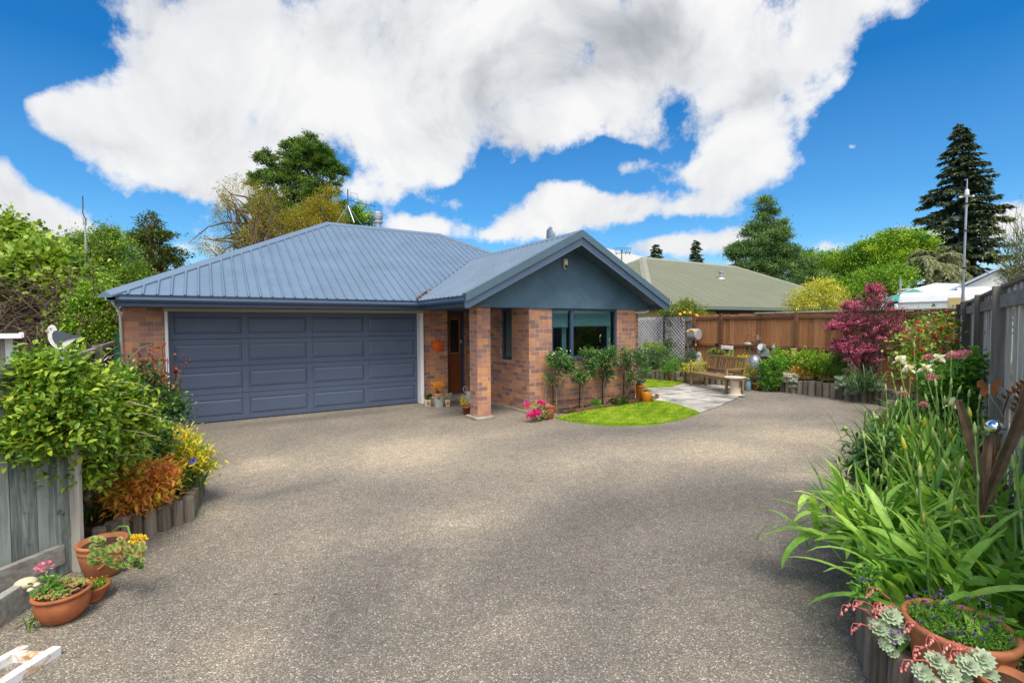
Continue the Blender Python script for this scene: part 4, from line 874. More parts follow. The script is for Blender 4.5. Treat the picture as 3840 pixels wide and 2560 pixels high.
# redwood: whorls of drooping boughs
def conifer(label, x, ytop, ybot, xw, fd, nwh, mat, dens=26, name='redwood_tree', LL=.5, r0=.5, droop=.35, ybase=None, prof=None):
    k = fd/1110.4; T0 = W(x, ytop, fd); b = gnd(x, fd); t = plant(name, label, 'tree', b); q = MB(); q.tube(np.array([b, b+(T0-b)*.5, T0]), [r0, r0*.6, .03], 8); zb = W(x, ybot, fd)[2]
    br = MB(); fo = MB(); H = T0[2]-zb; prof = prof or (lambda u: (u**.62)*(1-.12*u))
    for i in range(nwh):
        u = (i+.5)/nwh; z = T0[2]-H*u
        for j in range(int(5+4*u)):
            a = RNG.uniform(0, 2*math.pi); Lb = xw*k*prof(u)*RNG.uniform(.6, 1.12)+.15; d = np.array([math.cos(a), math.sin(a), 0]); p0 = np.array([T0[0], T0[1], z+RNG.normal(0, H/nwh*.35)])
            s = np.linspace(0, 1, 7); P = p0+d*(s*Lb)[:, None]; P[:, 2] += Lb*(.10*s-droop*s**2)+Lb*.12*s**6; br.tube(P, np.linspace(.05*r0+.01, .012, 7), 4, cap=False)
            m = int(dens*Lb/ (xw*k)+8); ss = RNG.uniform(.12, 1.03, m*3); idx = np.clip(ss*6, 0, 5.99); i0 = idx.astype(int); C = P[i0]+(P[i0+1]-P[i0])*(idx-i0)[:, None]
            sd_ = np.array([-d[1], d[0], 0])*RNG.choice([-1, 1], m*3)[:, None]*RNG.uniform(.3, 1, (m*3, 1)); D = d*.7+sd_+np.array([0, 0, -.25])+RNG.normal(0, .2, (m*3, 3))
            leaves(fo, C+RNG.normal(0, .05*LL, (m*3, 3)), D, LL*RNG.uniform(.5, 1.1, m*3), LL*.3, np.clip(RNG.normal(.45, .2, m*3), 0, 1), 'd', .25)
    fo.build('crown', MT[mat], t); br.build('branches', MT['bark_far'], t); q.build('trunk', MT['bark_far'], t); return t
conifer('very tall dark redwood with drooping boughs at the far right', 2210, 287, 652, 84, 60, 42, 'lf_redwood', 40, LL=.80, r0=.55, prof=lambda u: min(1, (u*1.75)**.78)*(.84+.16*u))
conifer('small dark fir just above the olive ridge, left one of the two', 1507, 560, 612, 20, 70, 13, 'lf_redwood', 14, 'fir_tree', .38, .2)
conifer('small dark fir just above the olive ridge, right one of the two', 1599, 552, 612, 18, 70, 14, 'lf_redwood', 14, 'fir_tree', .38, .2)
# palm
fd = 34; b = gnd(2140, fd); t = plant('palm_tree', 'feathery grey green palm in front of the redwood', 'palm', b); q = MB(); hb = W(2140, 612, fd); q.tube([b, hb], [.35, .28], 10); q.build('trunk', MT['bark_pale'], t)
q = MB(); k = fd/1110.4
for i in range(60):
    a = RNG.uniform(0, 2*math.pi); e0 = RNG.uniform(-.3, 1.4); Lf = RNG.uniform(68, 96)*k; d = np.array([math.cos(a), math.sin(a), 0]); s = np.linspace(0, 1, 12)
    P = hb+d*(s*Lf*math.cos(e0)*.95)[:, None]; P[:, 2] += Lf*(s*math.sin(e0)-.75*s**2.2*(.5+.5*math.cos(e0))); m = 130; ss = RNG.uniform(.08, 1, m); ii = np.clip(ss*11, 0, 10.99); i0 = ii.astype(int); C = P[i0]+(P[i0+1]-P[i0])*(ii-i0)[:, None]
    tn = nrm(P[i0+1]-P[i0]); sd_ = np.cross(tn, [0, 0, 1.]); sd_ = nrm(sd_)*RNG.choice([-1, 1], m)[:, None]
    leaves(q, C, tn*.9+sd_*.8+np.array([0, 0, -.45]), RNG.uniform(.5, 1., m)*.85*(1.1-ss*.6), .07, np.clip(RNG.normal(.5, .22, m), 0, 1), 'd', .3)
q.build('crown', MT['lf_palm'], t)
fd = 18.5
t = shrub('bamboo_bush', 'yellow bamboo like bush rising behind the brown fence', 'bamboo', gnd(1885, fd), blobs_px([(1880, 675, 42, 26), (1845, 690, 30, 22), (1910, 680, 30, 25), (1885, 655, 18, 16), (1870, 705, 60, 16), (1930, 700, 20, 18)], fd), 330, 18, .11, .15, .03, 'lf_bamboo', stems=24, r0=.012, bark='stem_green', nst=60, outw=.7, upb=.3, curl=.3)
# bare branched shrub behind the right fence
fd = 9; t = plant('twiggy_shrub', 'nearly bare twiggy shrub sticking up over the right fence', 'shrub', gnd(2335, fd)); q, q2 = MB(), MB()
for i in range(80):
    p = W(RNG.uniform(2325, 2420), RNG.uniform(650, 700), fd+RNG.uniform(-.4, .4)); e = W(RNG.uniform(2275, 2420), RNG.uniform(468, 620), fd+RNG.uniform(-.5, .5)); P = limb(p, e, RNG.uniform(0, .12), 7, .03); q.tube(P, np.linspace(.007, .0025, 7), 4, cap=False)
    for j in range(5):
        s_ = P[RNG.integers(2, 6)]; d = nrm(e-p)+RNG.normal(0, .5, 3); e2 = s_+d*RNG.uniform(.08, .3); q.tube([s_, (s_+e2)/2+RNG.normal(0, .01, 3), e2], [.003, .0025, .0015], 3, cap=False)
        m = 7; tt = RNG.random((m, 1)); leaves(q2, s_+(e2-s_)*tt, sph(m)+[0, 0, .5], .035, .015, RNG.random(m))
q.build('branches', MT['twig'], t); q2.build('foliage', MT['lf_bright'], t)
shrub('leafy_bush', 'dark leafy bush over the right fence under the twiggy shrub', 'bush', gnd(2370, 9.3), blobs_px([(2360, 640, 40, 40), (2330, 690, 30, 20)], 9.3), 60, 30, .1, .05, .02, 'lf_dark', stems=3)
# ================= neighbouring buildings =================
nb = thing('neighbour_house', 'neighbour house with yellow walls under a wide olive hip roof', 'house', (24, 18, 0))
NE, NY, NW, NT_ = 2.6, 13.8, 6.1, .5; nx0, nx1 = 15.5, 36.8; nz = NE+NW*NT_
q = MB(); q.prism([(nx0, NY, NE), (nx1, NY, NE), (nx1-NW, NY+NW, nz), (nx0+NW, NY+NW, nz)], (0, 0, -.03)); q.prism([(nx0, NY, NE), (nx0+NW, NY+NW, nz), (nx0, NY+2*NW, NE)], (0, 0, -.03)); q.prism([(nx1, NY, NE), (nx1, NY+2*NW, NE), (nx1-NW, NY+NW, nz)], (0, 0, -.03)); q.prism([(nx0, NY+2*NW, NE), (nx0+NW, NY+NW, nz), (nx1-NW, NY+NW, nz), (nx1, NY+2*NW, NE)], (0, 0, -.03))
nf = nrm([0, -NT_, 1]); x = nx0+.4
while x < nx1-.4:
    yt = NY+min(x-nx0, NW, nx1-x)-.05; rib(q, (x, NY, NE), (x, yt, NE+NT_*(yt-NY)), nf, .012, .016, .008); x += .76
y = NY+.3
while y < NY+2*NW-.3:
    dd = min(y-NY, 2*NW-(y-NY)); rib(q, (nx0, y, NE), (nx0+dd, y, NE+NT_*dd), nrm([-NT_, 0, 1]), .02, .03, .014); y += .3
q.build('roof', MT['olive_roof'], nb)
for a_, b_, s1, s2 in (((nx0, NY, NE), (nx0+NW, NY+NW, nz), (1, -1, -NT_), (-1, 1, -NT_)), ((nx0+NW, NY+NW, nz), (nx1-NW, NY+NW, nz), (0, -1, -NT_), (0, 1, -NT_)), ((nx1-NW, NY+NW, nz), (nx1, NY, NE), (-1, -1, -NT_), (1, 1, -NT_))):
    cap(a_, b_, s1, s2, .06, .22).build('hip_cap', paint('olive_cap', (.24, .245, .19), .6, .05, .6, 0, 0), nb)
q = MB(); q.box(nx0, nx1, NY-.12, NY-.01, NE-.16, NE-.01); q.build('gutter', paint('olive_gutter', (.16, .18, .15), .5, .05), nb)
q = MB(); q.box(nx0+.5, nx1-.5, NY+.05, NY+.6, NE-.2, NE-.17); q.build('soffit', MT['interior_dark'], nb)
q = MB(); q.box(nx0+.6, nx1-.6, NY+.6, NY+.8, 0, NE-.15); q.box(nx0+.6, nx0+.8, NY+.8, NY+11, 0, NE-.15); q.build('wall', MT['cream_wall'], nb)
for a, b in ((17.0, 18.6), (20.7, 23.6), (26.2, 29)):
    q = MB(); q.box(a, b, NY+.53, NY+.6, 1.0, NE-.18); wo = q.build('window', MT['frame_blue'], nb); q = MB(); q.box(a+.06, (a+b)/2-.03, NY+.51, NY+.53, 1.06, NE-.25); q.box((a+b)/2+.03, b-.06, NY+.51, NY+.53, 1.06, NE-.25); q.build('pane', MT['black_glaze'], wo)
p = PY(1656, 638, NY+3.6); p[2] = NE+NT_*3.6; q = MB(); q.lathe(p, [(.09, -.1), (.09, .34), (.15, .36), (.15, .42), (.02, .46)], 14); q.build('roof_vent', MT['galv'], nb); q = MB(); q.lathe(p, [(.22, -.06), (.22, .0), (.10, .06)], 14); q.build('vent_flashing', MT['white_roof'], nb)
def house2(name, label, x0, x1, y0, y1, ze, t, rm, wm, axis='x', hip=True):
    h_ = thing(name, label, 'house', ((x0+x1)/2, (y0+y1)/2, 0)); wd_ = (y1-y0)/2; zr = ze+wd_*t; q = MB(); hx = wd_ if hip else 0
    q.prism([(x0, y0, ze), (x1, y0, ze), (x1-hx, y0+wd_, zr), (x0+hx, y0+wd_, zr)], (0, 0, -.06)); q.prism([(x0, y1, ze), (x0+hx, y0+wd_, zr), (x1-hx, y0+wd_, zr), (x1, y1, ze)], (0, 0, -.06))
    if hip: q.prism([(x0, y0, ze), (x0+hx, y0+wd_, zr), (x0, y1, ze)], (0, 0, -.06)); q.prism([(x1, y0, ze), (x1, y1, ze), (x1-hx, y0+wd_, zr)], (0, 0, -.06))
    q.build('roof', rm, h_); q = MB(); q.box(x0+.4, x1-.4, y0+.4, y1-.4, 0, ze-.05)
    if not hip:
        for xx in (x0+.4, x1-.45): q.prism([(xx, y0+.4, ze-.05), (xx, y1-.4, ze-.05), (xx, y0+wd_, zr-.25)], (.05, 0, 0))
    q.build('wall', wm, h_); return h_
def hipat(name, label, x, y, fd, dx, dy, ze, t, rm, wm, hip=True):
    c = W(x, y, fd); return house2(name, label, c[0]-dx, c[0]+dx, c[1]-dy, c[1]+dy, ze, t, rm, wm, hip=hip)
p = W(1375, 566, 38); zr_ = p[2]; h_ = thing('grey_roofed_house', 'house with a pale grey metal roof between the blue gable and the olive roof', 'house', (p[0], p[1], 0))
q = MB(); d1 = W(1375, 566, 38); d2 = W(1490, 592, 38); d3 = d2+[3, -5.5, -2.9]; d4 = d1+[-3, -5.5, -2.9]; q.prism([d1, d2, d3, d4], (0, 0, -.05)); q.prism([d2, d1, d1+[0, 6, -3], d2+[0, 6, -3]], (0, 0, -.05)); q.build('roof', MT['grey_roof'], h_)
q = MB(); x0_, x1_, y0_, y1_ = d4[0]+.5, d3[0]-.5, min(d4[1], d3[1])+.8, d1[1]+5; q.box(x0_, x1_, y0_, y1_, 0, min(d3[2], d4[2])-.1); q.build('wall', MT['white_wall'], h_)
b0 = W(1428, 604, 28); t = thing('tv_antenna', 'small comb antenna on a stayed mast in front of the grey roof', 'antenna', b0); k = 28/1110.4
tube_part('mast', [([b0-[0, 0, 2.6], b0+[0, 0, 30*k]], .03), ([b0-[.6, 0, .2], b0+[0, 0, 14*k]], .015)], MT['galv_dark'], t)
rgt = nrm(np.array([math.cos(CY), -math.sin(CY), 0]))
tube_part('boom', [([b0+rgt*(-14*k)+[0, 0, 22*k], b0+rgt*(20*k)+[0, 0, 23*k]], .02)]+[([b0+rgt*(s*k)+[0, 0, 18*k], b0+rgt*((s+e)*k)+[0, 0, 34*k]], .01) for s in (-13, 0, 9, 18) for e in (-3, 3)]+[([b0+rgt*(-16*k)+[0, 0, 34*k], b0+rgt*(22*k)+[0, 0, 34*k]], .012)], MT['galv_dark'], t)
# white pavilion roof, blue-grey roofed house, caravan, canopy
A_, P_0, Q_, B_ = W(2066, 675, 27), W(2148, 650, 31), W(2236, 652, 33), W(2262, 676, 27.5); h_ = thing('white_roofed_house', 'low building with a long white hip roof behind the caravan', 'house', (A_+Q_)/2*[1, 1, 0])
A2 = W(2052, 674, 36); q = MB(); q.prism([A_, B_, Q_, P_0], (0, 0, -.08)); q.prism([A_, P_0, A2], (0, 0, -.08)); q.build('roof', MT['white_roof'], h_)
q = MB(); dn = np.array([0, 0, 1.]); f_ = nrm(ray(2160, 670)*[1, 1, 0]); q.prism([A_*[1, 1, 0]+f_*.6, B_*[1, 1, 0]+f_*.6, B_+f_*.6-[0, 0, .08], A_+f_*.6-[0, 0, .08]], f_*3); q.build('wall', MT['white_wall'], h_)
fdB = 21; a1, a2 = W(2168, 671, fdB), W(2300, 610, fdB+1.5); h_ = thing('blue_roofed_house', 'white house with a pale blue metal gable roof right of the white roof', 'house', ((a1+a2)/2)*[1, 1, 0])
dirv = nrm((a2-a1)*[1, 1, 0]); bk_ = nrm(ray(2168, 671)*[1, 1, 0]); q = MB(); q.prism([a1, a2, a2+bk_*3, a1+bk_*3], (0, 0, -.10)); a3 = a2+(a2-a1)*[1, 1, -1]; q.prism([a2, a3, a3+bk_*3, a2+bk_*3], (0, 0, -.10)); q.build('roof', MT['blue_roof'], h_)
q = MB(); g0 = bk_*.6; q.prism([(a1+g0+dirv*1.2)*[1, 1, 0], (a3+g0-dirv*1.2)*[1, 1, 0], (a3+g0)-dirv*1.2+[0, 0, .2], a2+g0-[0, 0, .13], (a1+g0)+dirv*1.2+[0, 0, .2]], bk_*2.2); q.build('wall', MT['white_wall'], h_)
q = MB(); f2 = bk_*-.02; q.prism([a1+f2-[0, 0, .12], a2+f2-[0, 0, .12], a2+f2, a1+f2], bk_*-.04); q.build('barge_board', MT['blue_roof'], h_)
c0, c1 = W(2062, 700, 17.5), W(2400, 700, 14.5); cvn = thing('caravan', 'long white caravan parked behind the corner of the fences', 'caravan', (c0+c1)/2*[1, 1, 0])
dc = nrm((c1-c0)*[1, 1, 0]); bc2 = np.array([-dc[1], dc[0], 0]); zt = W(2200, 667, 16)[2]; q = MB(); pr_ = [(0, .5), (2.2, .5), (2.3, .9), (2.3, zt-.35), (2.22, zt-.10), (2.0, zt), (.3, zt+.02), (.08, zt-.08), (0, zt-.34), (0, .9)]
q.prism([c0*[1, 1, 0]+bc2*u+[0, 0, v] for u, v in pr_], (c1-c0)*[1, 1, 0]); q.build('body', MT['white_plastic'], cvn, bevel=.04)
for zz in (zt-.36, zt-.33): q = MB(); q.bar(c0*[1, 1, 0]+bc2*-.012+[0, 0, zz], c1*[1, 1, 0]+bc2*-.012+[0, 0, zz], .01, .014, up=(0, 0, 1)); q.build('trim_strip', MT['reel_grey'], cvn)
pv = c0*[1, 1, 0]+(c1-c0)*[.5, .5, 0]+bc2*.9+[0, 0, zt+.06]; q = MB(); q.ob(pv, dc*.35, bc2*.3, (0, 0, .07)); q.build('roof_hatch', MT['white_plastic'], cvn, bevel=.02)
pv = W(2197, 694, 15.9); q = MB(); q.ob(pv-bc2*.02, dc*.22, bc2*.03, (0, 0, .16)); q.build('window_hatch', MT['cream_wall'], cvn, bevel=.02)
pv = c0*[1, 1, 0]+dc*1.2+bc2*1.1+[0, 0, .33]
for s_ in (1.8, 3.6):
    q = MB(); w0 = c0*[1, 1, 0]+dc*s_*1.3; q.tube([w0+bc2*.0+[0, 0, .33], w0+bc2*.25+[0, 0, .33]], .33, 18); q.build('wheel', MT['black_plastic'], cvn)
p = W(2100, 670, 22); q = MB(); e = 1.25; cs_ = [(p[0]-e, p[1]-e, p[2]-.45), (p[0]+e, p[1]-e, p[2]-.45), (p[0]+e, p[1]+e, p[2]-.45), (p[0]-e, p[1]+e, p[2]-.45), (p[0], p[1], p[2]+.12)]
t = thing('canopy', 'small green pyramid canopy between the white roof and the caravan', 'canopy', (p[0], p[1], 0)); q.add(cs_+[(a, b, c-.03) for a, b, c in cs_], [(0, 1, 4), (1, 2, 4), (2, 3, 4), (3, 0, 4), (6, 5, 9), (7, 6, 9), (8, 7, 9), (5, 8, 9)]); q.build('cover', MT['green_canopy'], t)
for a, b in ((-1, -1), (1, -1), (1, 1), (-1, 1)): q = MB(); q.tube([(p[0]+a*e*.95, p[1]+b*e*.95, 0), (p[0]+a*e*.95, p[1]+b*e*.95, p[2]-.45)], .03, 6); q.build('pole', MT['galv'], t)
# clothes-line post seen over the fence
b0 = gnd(2068, 20); t = thing('clothes_line', 'grey rotary clothes line post behind the pink bush', 'clothes line', b0); tp = W(2068, 640, 20)
tube_part('post', [([b0, tp], .04)], MT['galv'], t); tube_part('arm', [([tp-[0, 0, .45], W(2130, 664, 19.5)], .02)], MT['trim_white'], t)
# weather pole in the right corner
b0 = PX(2206, 790, 13.3); b0[2] = .28; tp = PX(2221, 436, 13.3); t = thing('weather_pole', 'tall thin galvanised pole with a weather sensor in the fence corner', 'pole', b0)
tube_part('pole', [([b0, b0+(tp-b0)*.55], .026), ([b0+(tp-b0)*.5, tp], .019)], MT['galv'], t, 8)
k = .013; tube_part('sensor_arm', [([tp-rgt*.13-[0, 0, .15], tp+rgt*.13-[0, 0, .13]], .008), ([tp, tp+[0, 0, .22]], .010)], MT['galv'], t)
q = MB(); q.lathe(tp-[0, 0, .12], [(.030, 0), (.036, .02), (.036, .10), (.02, .13)], 10); q.ball(tp-rgt*.13-[0, 0, .15], .03, .03, .022); q.ball(tp+rgt*.13-[0, 0, .13], .026, .026, .022); q.build('sensor', MT['white_plastic'], t)
for u in (.30, .45, .62, .80, .93): q = MB(); q.lathe(b0+(tp-b0)*u, [(.038, 0), (.038, .03)], 8); q.build('band', MT['black_plastic'], t)
# thin mast on the left
b0 = gnd(197, 11); t = thing('antenna_mast', 'thin whip aerial on a slim mast beyond the left hedge', 'antenna', b0)
tube_part('mast', [([b0, W(197, 560, 11)], .03), ([W(197, 560, 11), W(195, 515, 11)], .02)], MT['galv'], t); tube_part('whip', [([W(195, 518, 11), W(196, 502, 11), W(190, 490, 11), W(190.5, 470, 11), W(189.5, 450, 11)], .012), ([W(191, 517, 11), W(191, 498, 11)], .006), ([W(199, 517, 11), W(199, 500, 11)], .006)], MT['galv_dark'], t)
# green netted lean-to beside the garage
t = thing('garden_shelter', 'grey framed lean-to with green netting beside the garage wall', 'shelter', gnd(245, 11.3)); k = 11.3/1110.4
A0, A1 = W(228, 735, 11.3), W(300, 735, 11.3)
q = MB(); u = nrm((A1-A0)*[1, 1, 0]); v = np.array([-u[1], u[0], 0]); a0 = A0*[1, 1, 0]; Lh = 1.6; zt = W(228, 727, 11.3)[2]
for s in (0, .95, Lh): q.tube([a0+u*s, a0+u*s+[0, 0, zt]], .03, 6)
q.tube([a0+[0, 0, zt], a0+u*Lh+[0, 0, zt]], .035, 6); q.tube([a0+[0, 0, zt-.13], a0+u*Lh+[0, 0, zt-.13]], .025, 6); q.build('frame', MT['galv'], t)
q = MB(); q.prism([a0+u*.12+[0, 0, .2], a0+u*(Lh-.02)+[0, 0, .2], a0+u*(Lh-.02)+[0, 0, zt-.16], a0+u*.12+[0, 0, zt-.16]], v*.02); q.build('netting', MT['green_mesh'], t)
q = MB(); q.prism([a0-u*.25-v*.2+[0, 0, zt+.03], a0+u*Lh-v*.2+[0, 0, zt+.03], a0+u*Lh+v*1.2+[0, 0, zt+.12], a0-u*.25+v*1.2+[0, 0, zt+.12]], (0, 0, .04)); q.build('roof', MT['concrete'], t)
q = MB(); q.prism([a0-u*.2+v*.9+[0, 0, 0], a0+u*Lh+v*.9, a0+u*Lh+v*.9+[0, 0, zt+.55], a0-u*.2+v*.9+[0, 0, zt+.55]], v*.05); q.build('wall', MT['galv_dark'], t)
q = MB(); q.bar(a0-u*.3+v*.85+[0, 0, zt+.58], a0+u*Lh+v*.85+[0, 0, zt+.58], .12, .08); q.build('gutter', MT['trim_white'], t)
p = W(225, 655, 24); h_ = thing('grey_roofed_house', 'far house corner with a dark tiled roof behind the left trees', 'house', p*[1, 1, 0]); q = MB(); q.prism([p+[-2, 0, 0], p+[3.2, 1, 0], p+[1.6, 4, 1.3], p+[-2, 4, 1.3]], (0, 0, -.05)); q.build('roof', MT['dark_roof_far'], h_); q = MB(); q.box(p[0]-2, p[0]+2.6, p[1]+1.2, p[1]+4, 0, p[2]-.02); q.build('wall', MT['white_wall'], h_)
# little lean-to roof at the far left edge
t = thing('garden_shed', 'corner of a small shed with white trim at the left edge of the picture', 'shed', W(10, 850, 4.9)*[1, 1, 0]); a = W(34, 770, 4.9); v = nrm(ray(34, 770)*[1, 1, 0]); u = np.array([v[1], -v[0], 0])
zt = a[2]; q = MB(); q.ob(a-u*.75+v*.5+[0, 0, .0], u*.80, v*.6, (0, 0, .012)); q.build('roof', MT['grey_roof'], t); q = MB(); q.bar(a-u*1.5-v*.11+[0, 0, -.005], a+u*.05-v*.11+[0, 0, -.005], .03, .045); q.bar(a+u*.05-v*.11, a+u*.05+v*1.1, .03, .045, a=.5); q.build('gutter', MT['trim_white'], t)
a = W(24, 800, 4.95); a[2] = 0; q = MB(); q.ob(a-u*.01+[0, 0, zt/2-.01], u*.028, v*.028, (0, 0, zt/2-.02)); q.build('corner_trim', MT['trim_white'], t); q = MB(); q.ob(a-u*.72+v*.4+[0, 0, zt/2-.01], u*.68, v*.38, (0, 0, zt/2-.025)); q.build('wall', MT['fence_grey'], t)
# ================= left bed =================
SH = blobs_px([(35, 925, 70, 62, .5), (120, 905, 75, 70, .5), (60, 1000, 85, 52, .45), (150, 980, 70, 72, .5), (215, 960, 62, 80, .8, .35), (262, 1000, 50, 74, .8, .45), (185, 1060, 40, 60, .8, .3), (245, 905, 45, 45, .8, .6), (20, 1020, 50, 38, .45), (285, 960, 35, 50, .8, .5)], 3.4)
t = shrub('flowering_shrub', 'large light green shrub spilling over the grey board fence on the left', 'shrub', (-.80, 5.0, .17), SH, 700, 36, .058, .054, .029, 'lf_shrub', 'o', stems=0, shell=(.55, 1.2), amod=.22, outw=.5, curl=.28, aof=.02)
q = MB()
for a, b in (((214, 1215), (205, 1120)), ((200, 1205), (188, 1125)), ((228, 1190), (232, 1110)), ((222, 1212), (216, 1090))):
    q.tube(limb(G(*a)+[0, 0, .12], W(b[0], b[1], 3.85), 0, 6, .02), np.linspace(.028, .018, 6), 7)
C = [W(x, y, 3.5+RNG.uniform(0, .3)) for x, y in ((60, 900), (120, 860), (200, 900), (260, 930), (250, 1020), (150, 980), (60, 1000), (200, 1050))]
for c in C: q.tube(limb(W(210+RNG.uniform(-15, 15), 1110, 3.85), c, .1, 6, .04), np.linspace(.016, .006, 6), 5, cap=False)
q.build('stems', MT['bark_pale'], t)
q = MB(); n = 34
for i in range(n): p = W(RNG.uniform(200, 300), RNG.uniform(820, 1060), 3.7); q.tube(limb(p, p+np.array([RNG.uniform(-.1, .35), RNG.uniform(-.1, .1), RNG.uniform(-.12, .15)]), .1, 4, .03), [.003, .003, .002, .001], 3, cap=False)
q.build('dry_twigs', MT['fence_grey'] and MT['cream_pot'], t)
fd = 5.9
t = plant('rose_bush', 'rose bush with tall dark red shoots in front of the garage door edge', 'rose', gnd(360, fd, .15)); q = MB(); C = crown(q, blobs_px([(350, 920, 48, 45, .8), (395, 930, 30, 40, .8), (300, 870, 35, 30, .8), (370, 960, 45, 28, .8), (330, 870, 30, 25)], fd), 150, 22, .07, .052, .038, 'o', amod=.22, shell=(.4, 1.05)); q.build('foliage', MT['lf_rose'], t)
q, q2 = MB(), MB()
for (x, y) in ((318, 812), (330, 830), (300, 828), (352, 800), (372, 797), (350, 815), (400, 812), (418, 820), (428, 834), (385, 830), (286, 835), (362, 830)):
    p0 = gnd(355+RNG.uniform(-20, 20), fd, .17); p1 = W(x, y, fd+RNG.uniform(-.2, .2)); P = limb(p0, p1, .02, 8, .012); q.tube(P, np.linspace(.008, .004, 8), 5, cap=False); m = 30; i0 = RNG.integers(4, 8, m); 
    q2 = MB(); leaves(q2, P[i0]+RNG.normal(0, .015, (m, 3)), sph(m)+[0, 0, .3], RNG.uniform(.035, .065, m), RNG.uniform(.018, .034, m), RNG.random(m), 'o'); q2.build('young_shoot', MT['lf_redshoot'], t)
q.build('stems', MT['stem_red'], t)
shrub('heavenly_bamboo', 'yellow and green nandina bush at the rear of the left bed', 'nandina', gnd(420, 4.9, .15), blobs_px([(410, 1045, 48, 42, .8), (445, 1068, 28, 30, .8), (370, 1018, 34, 26, .8), (345, 1045, 36, 32, .8)], 4.9), 200, 22, .055, .06, .020, 'lf_nandina_yellow', 'o', stems=4, r0=.008, amod=.25, shell=(.6, 1.05), outw=.6)
shrub('heavenly_bamboo', 'orange red nandina bush drooping over the log edging', 'nandina', gnd(330, 4.3, .15), blobs_px([(340, 1112, 42, 38, .8), (305, 1142, 42, 46, .8), (370, 1100, 24, 26, .8)], 4.25), 190, 22, .055, .062, .022, 'lf_nandina', 'o', stems=4, r0=.008, amod=.25, shell=(.6, 1.05), outw=.6, aof=.08)
shrub('green_bush', 'dark green leafy bush between the large shrub and the nandina bushes', 'bush', gnd(290, 4.6, .15), blobs_px([(300, 1040, 40, 45, .8), (270, 1090, 36, 50, .8), (345, 1010, 36, 30, .8), (240, 1150, 26, 40, .8), (310, 985, 36, 30, .8)], 4.5), 190, 22, .06, .05, .03, 'lf_rose', 'o', stems=4, r0=.008, amod=.25, shell=(.5, 1.05))
def tuft(name, label, cat, base, n, L, w_, mat, spread=.06, th0=.35, th1=1.2, group=None, k=7, part='leaves', **kw):
    base = np.array(base, float); t = plant(name, label, cat, base, group); q = MB(); P = base+np.c_[RNG.normal(0, spread, (n, 2)), np.zeros(n)]
    blades(q, P, RNG.uniform(0, 2*math.pi, n), L*RNG.uniform(.6, 1.1, n), w_*RNG.uniform(.7, 1.1, n), np.abs(RNG.normal(0, th0, n)), RNG.uniform(.3, 1, n)*th1, np.clip(RNG.normal(.5, .22, n), 0, 1), k, **kw); q.build(part, MT[mat], t, smooth=True); return t
t = tuft('iris_plant', 'grassy blue flowered iris between the two nandina bushes', 'iris', gnd(410, 4.75, .16), 60, .42, .018, 'lf_blade', .07)
q = MB(); p = W(443, 1056, 4.6); q.tube(limb(gnd(425, 4.7, .2), p, .03, 5, .01), .003, 4); q.build('flower_stalk', MT['stem_green'], t); q = MB(); leaves(q, np.repeat(p[None], 9, 0), sph(9)*[1, 1, .5], .045, .028, RNG.random(9), 'o'); q.build('flower', MT['fl_blue'], t)
tuft('iris_plant', 'upright green blades below the rose bush', 'iris', gnd(340, 5.4, .16), 30, .45, .03, 'lf_blade', .1, .15, .5)
tuft('grass_tuft', 'arching grass tuft at the foot of the shrub beside the fence post', 'grass', G(205, 1235)+[0, 0, .1], 55, .30, .010, 'lf_blade', .05)
tuft('grass_tuft', 'small grass tuft at the end of the log edging near the garage', 'grass', G(432, 1190)+[0, 0, .02], 26, .20, .009, 'lf_blade', .05)
tuft('grass_tuft', 'long grass tuft hanging over the last logs of the left bed', 'grass', G(420, 1165)+[0, 0, .2], 70, .30, .012, 'lf_blade', .07, .5, 1.4)
tuft('weed', 'green weeds growing between the sleeper and the front pot', 'weed', G(100, 1420), 26, .10, .016, 'lf_ger', .07, .6)
# ---- pots on the left
c = G(238, 1318); t = pot('flower_pot', 'tall terracotta pot with a carved scroll, overflowing with green succulents', c+[0, .0, 0], [(.085, 0), (.103, .015), (.13, .11), (.143, .175), (.141, .187), (.147, .195), (.147, .208), (.14, .216), (.151, .232), (.156, .244), (.151, .256)], MT['terracotta_light'], soil=.215)
q = MB()
for k in range(3):
    a0 = -1.4+k*.5; P = [(c[0]+math.cos(a0+s)*(.135), c[1]+math.sin(a0+s)*.135, c[2]+.12+.022*math.sin(s*6)) for s in np.linspace(-.25, .3, 12)]; q.tube(P, .006, 5)
q.build('scroll', MT['terracotta_light'], t)
su = plant('succulent', 'cascading rosette succulents with a yellow flower head in the tall pot', 'succulent', c+[.1, 0, .3]); q = MB()
for i in range(92):
    u = RNG.random(); x = RNG.uniform(208, 328); y = RNG.uniform(1236, 1305)
    if (x > 300 and y < 1245) or (x < 240 and y > 1295): continue
    p = W(x, y, 3.35-.12*RNG.random()-.0008*(x-208)); rosette(q, p, .03, 11, RNG.uniform(.020, .034), .011, RNG.uniform(.2, .75), .42, 4, up=[.25, -.6, .8]+RNG.normal(0, .25, 3))
q.build('foliage', MT['lf_succ_green'], su, smooth=True); q = MB()
for i in range(14): p = W(RNG.uniform(300, 334), RNG.uniform(1232, 1250), 3.2); florets(q, p, .016, 14, .014)
q.build('flower_head', MT['fl_yellow'], su); q = MB(); q.tube(limb(c+[.05, 0, .3], W(318, 1245, 3.2), .1, 5, .02), .006, 5); q.build('stem', MT['stem_green'], su)
c = G(213, 1377); pot('flower_pot', 'small shallow terracotta bowl between the two bigger pots', c, [(.05, 0), (.062, .01), (.054, .018), (.082, .05), (.098, .085), (.104, .096), (.099, .104)], MT['terracotta'], soil=.082)
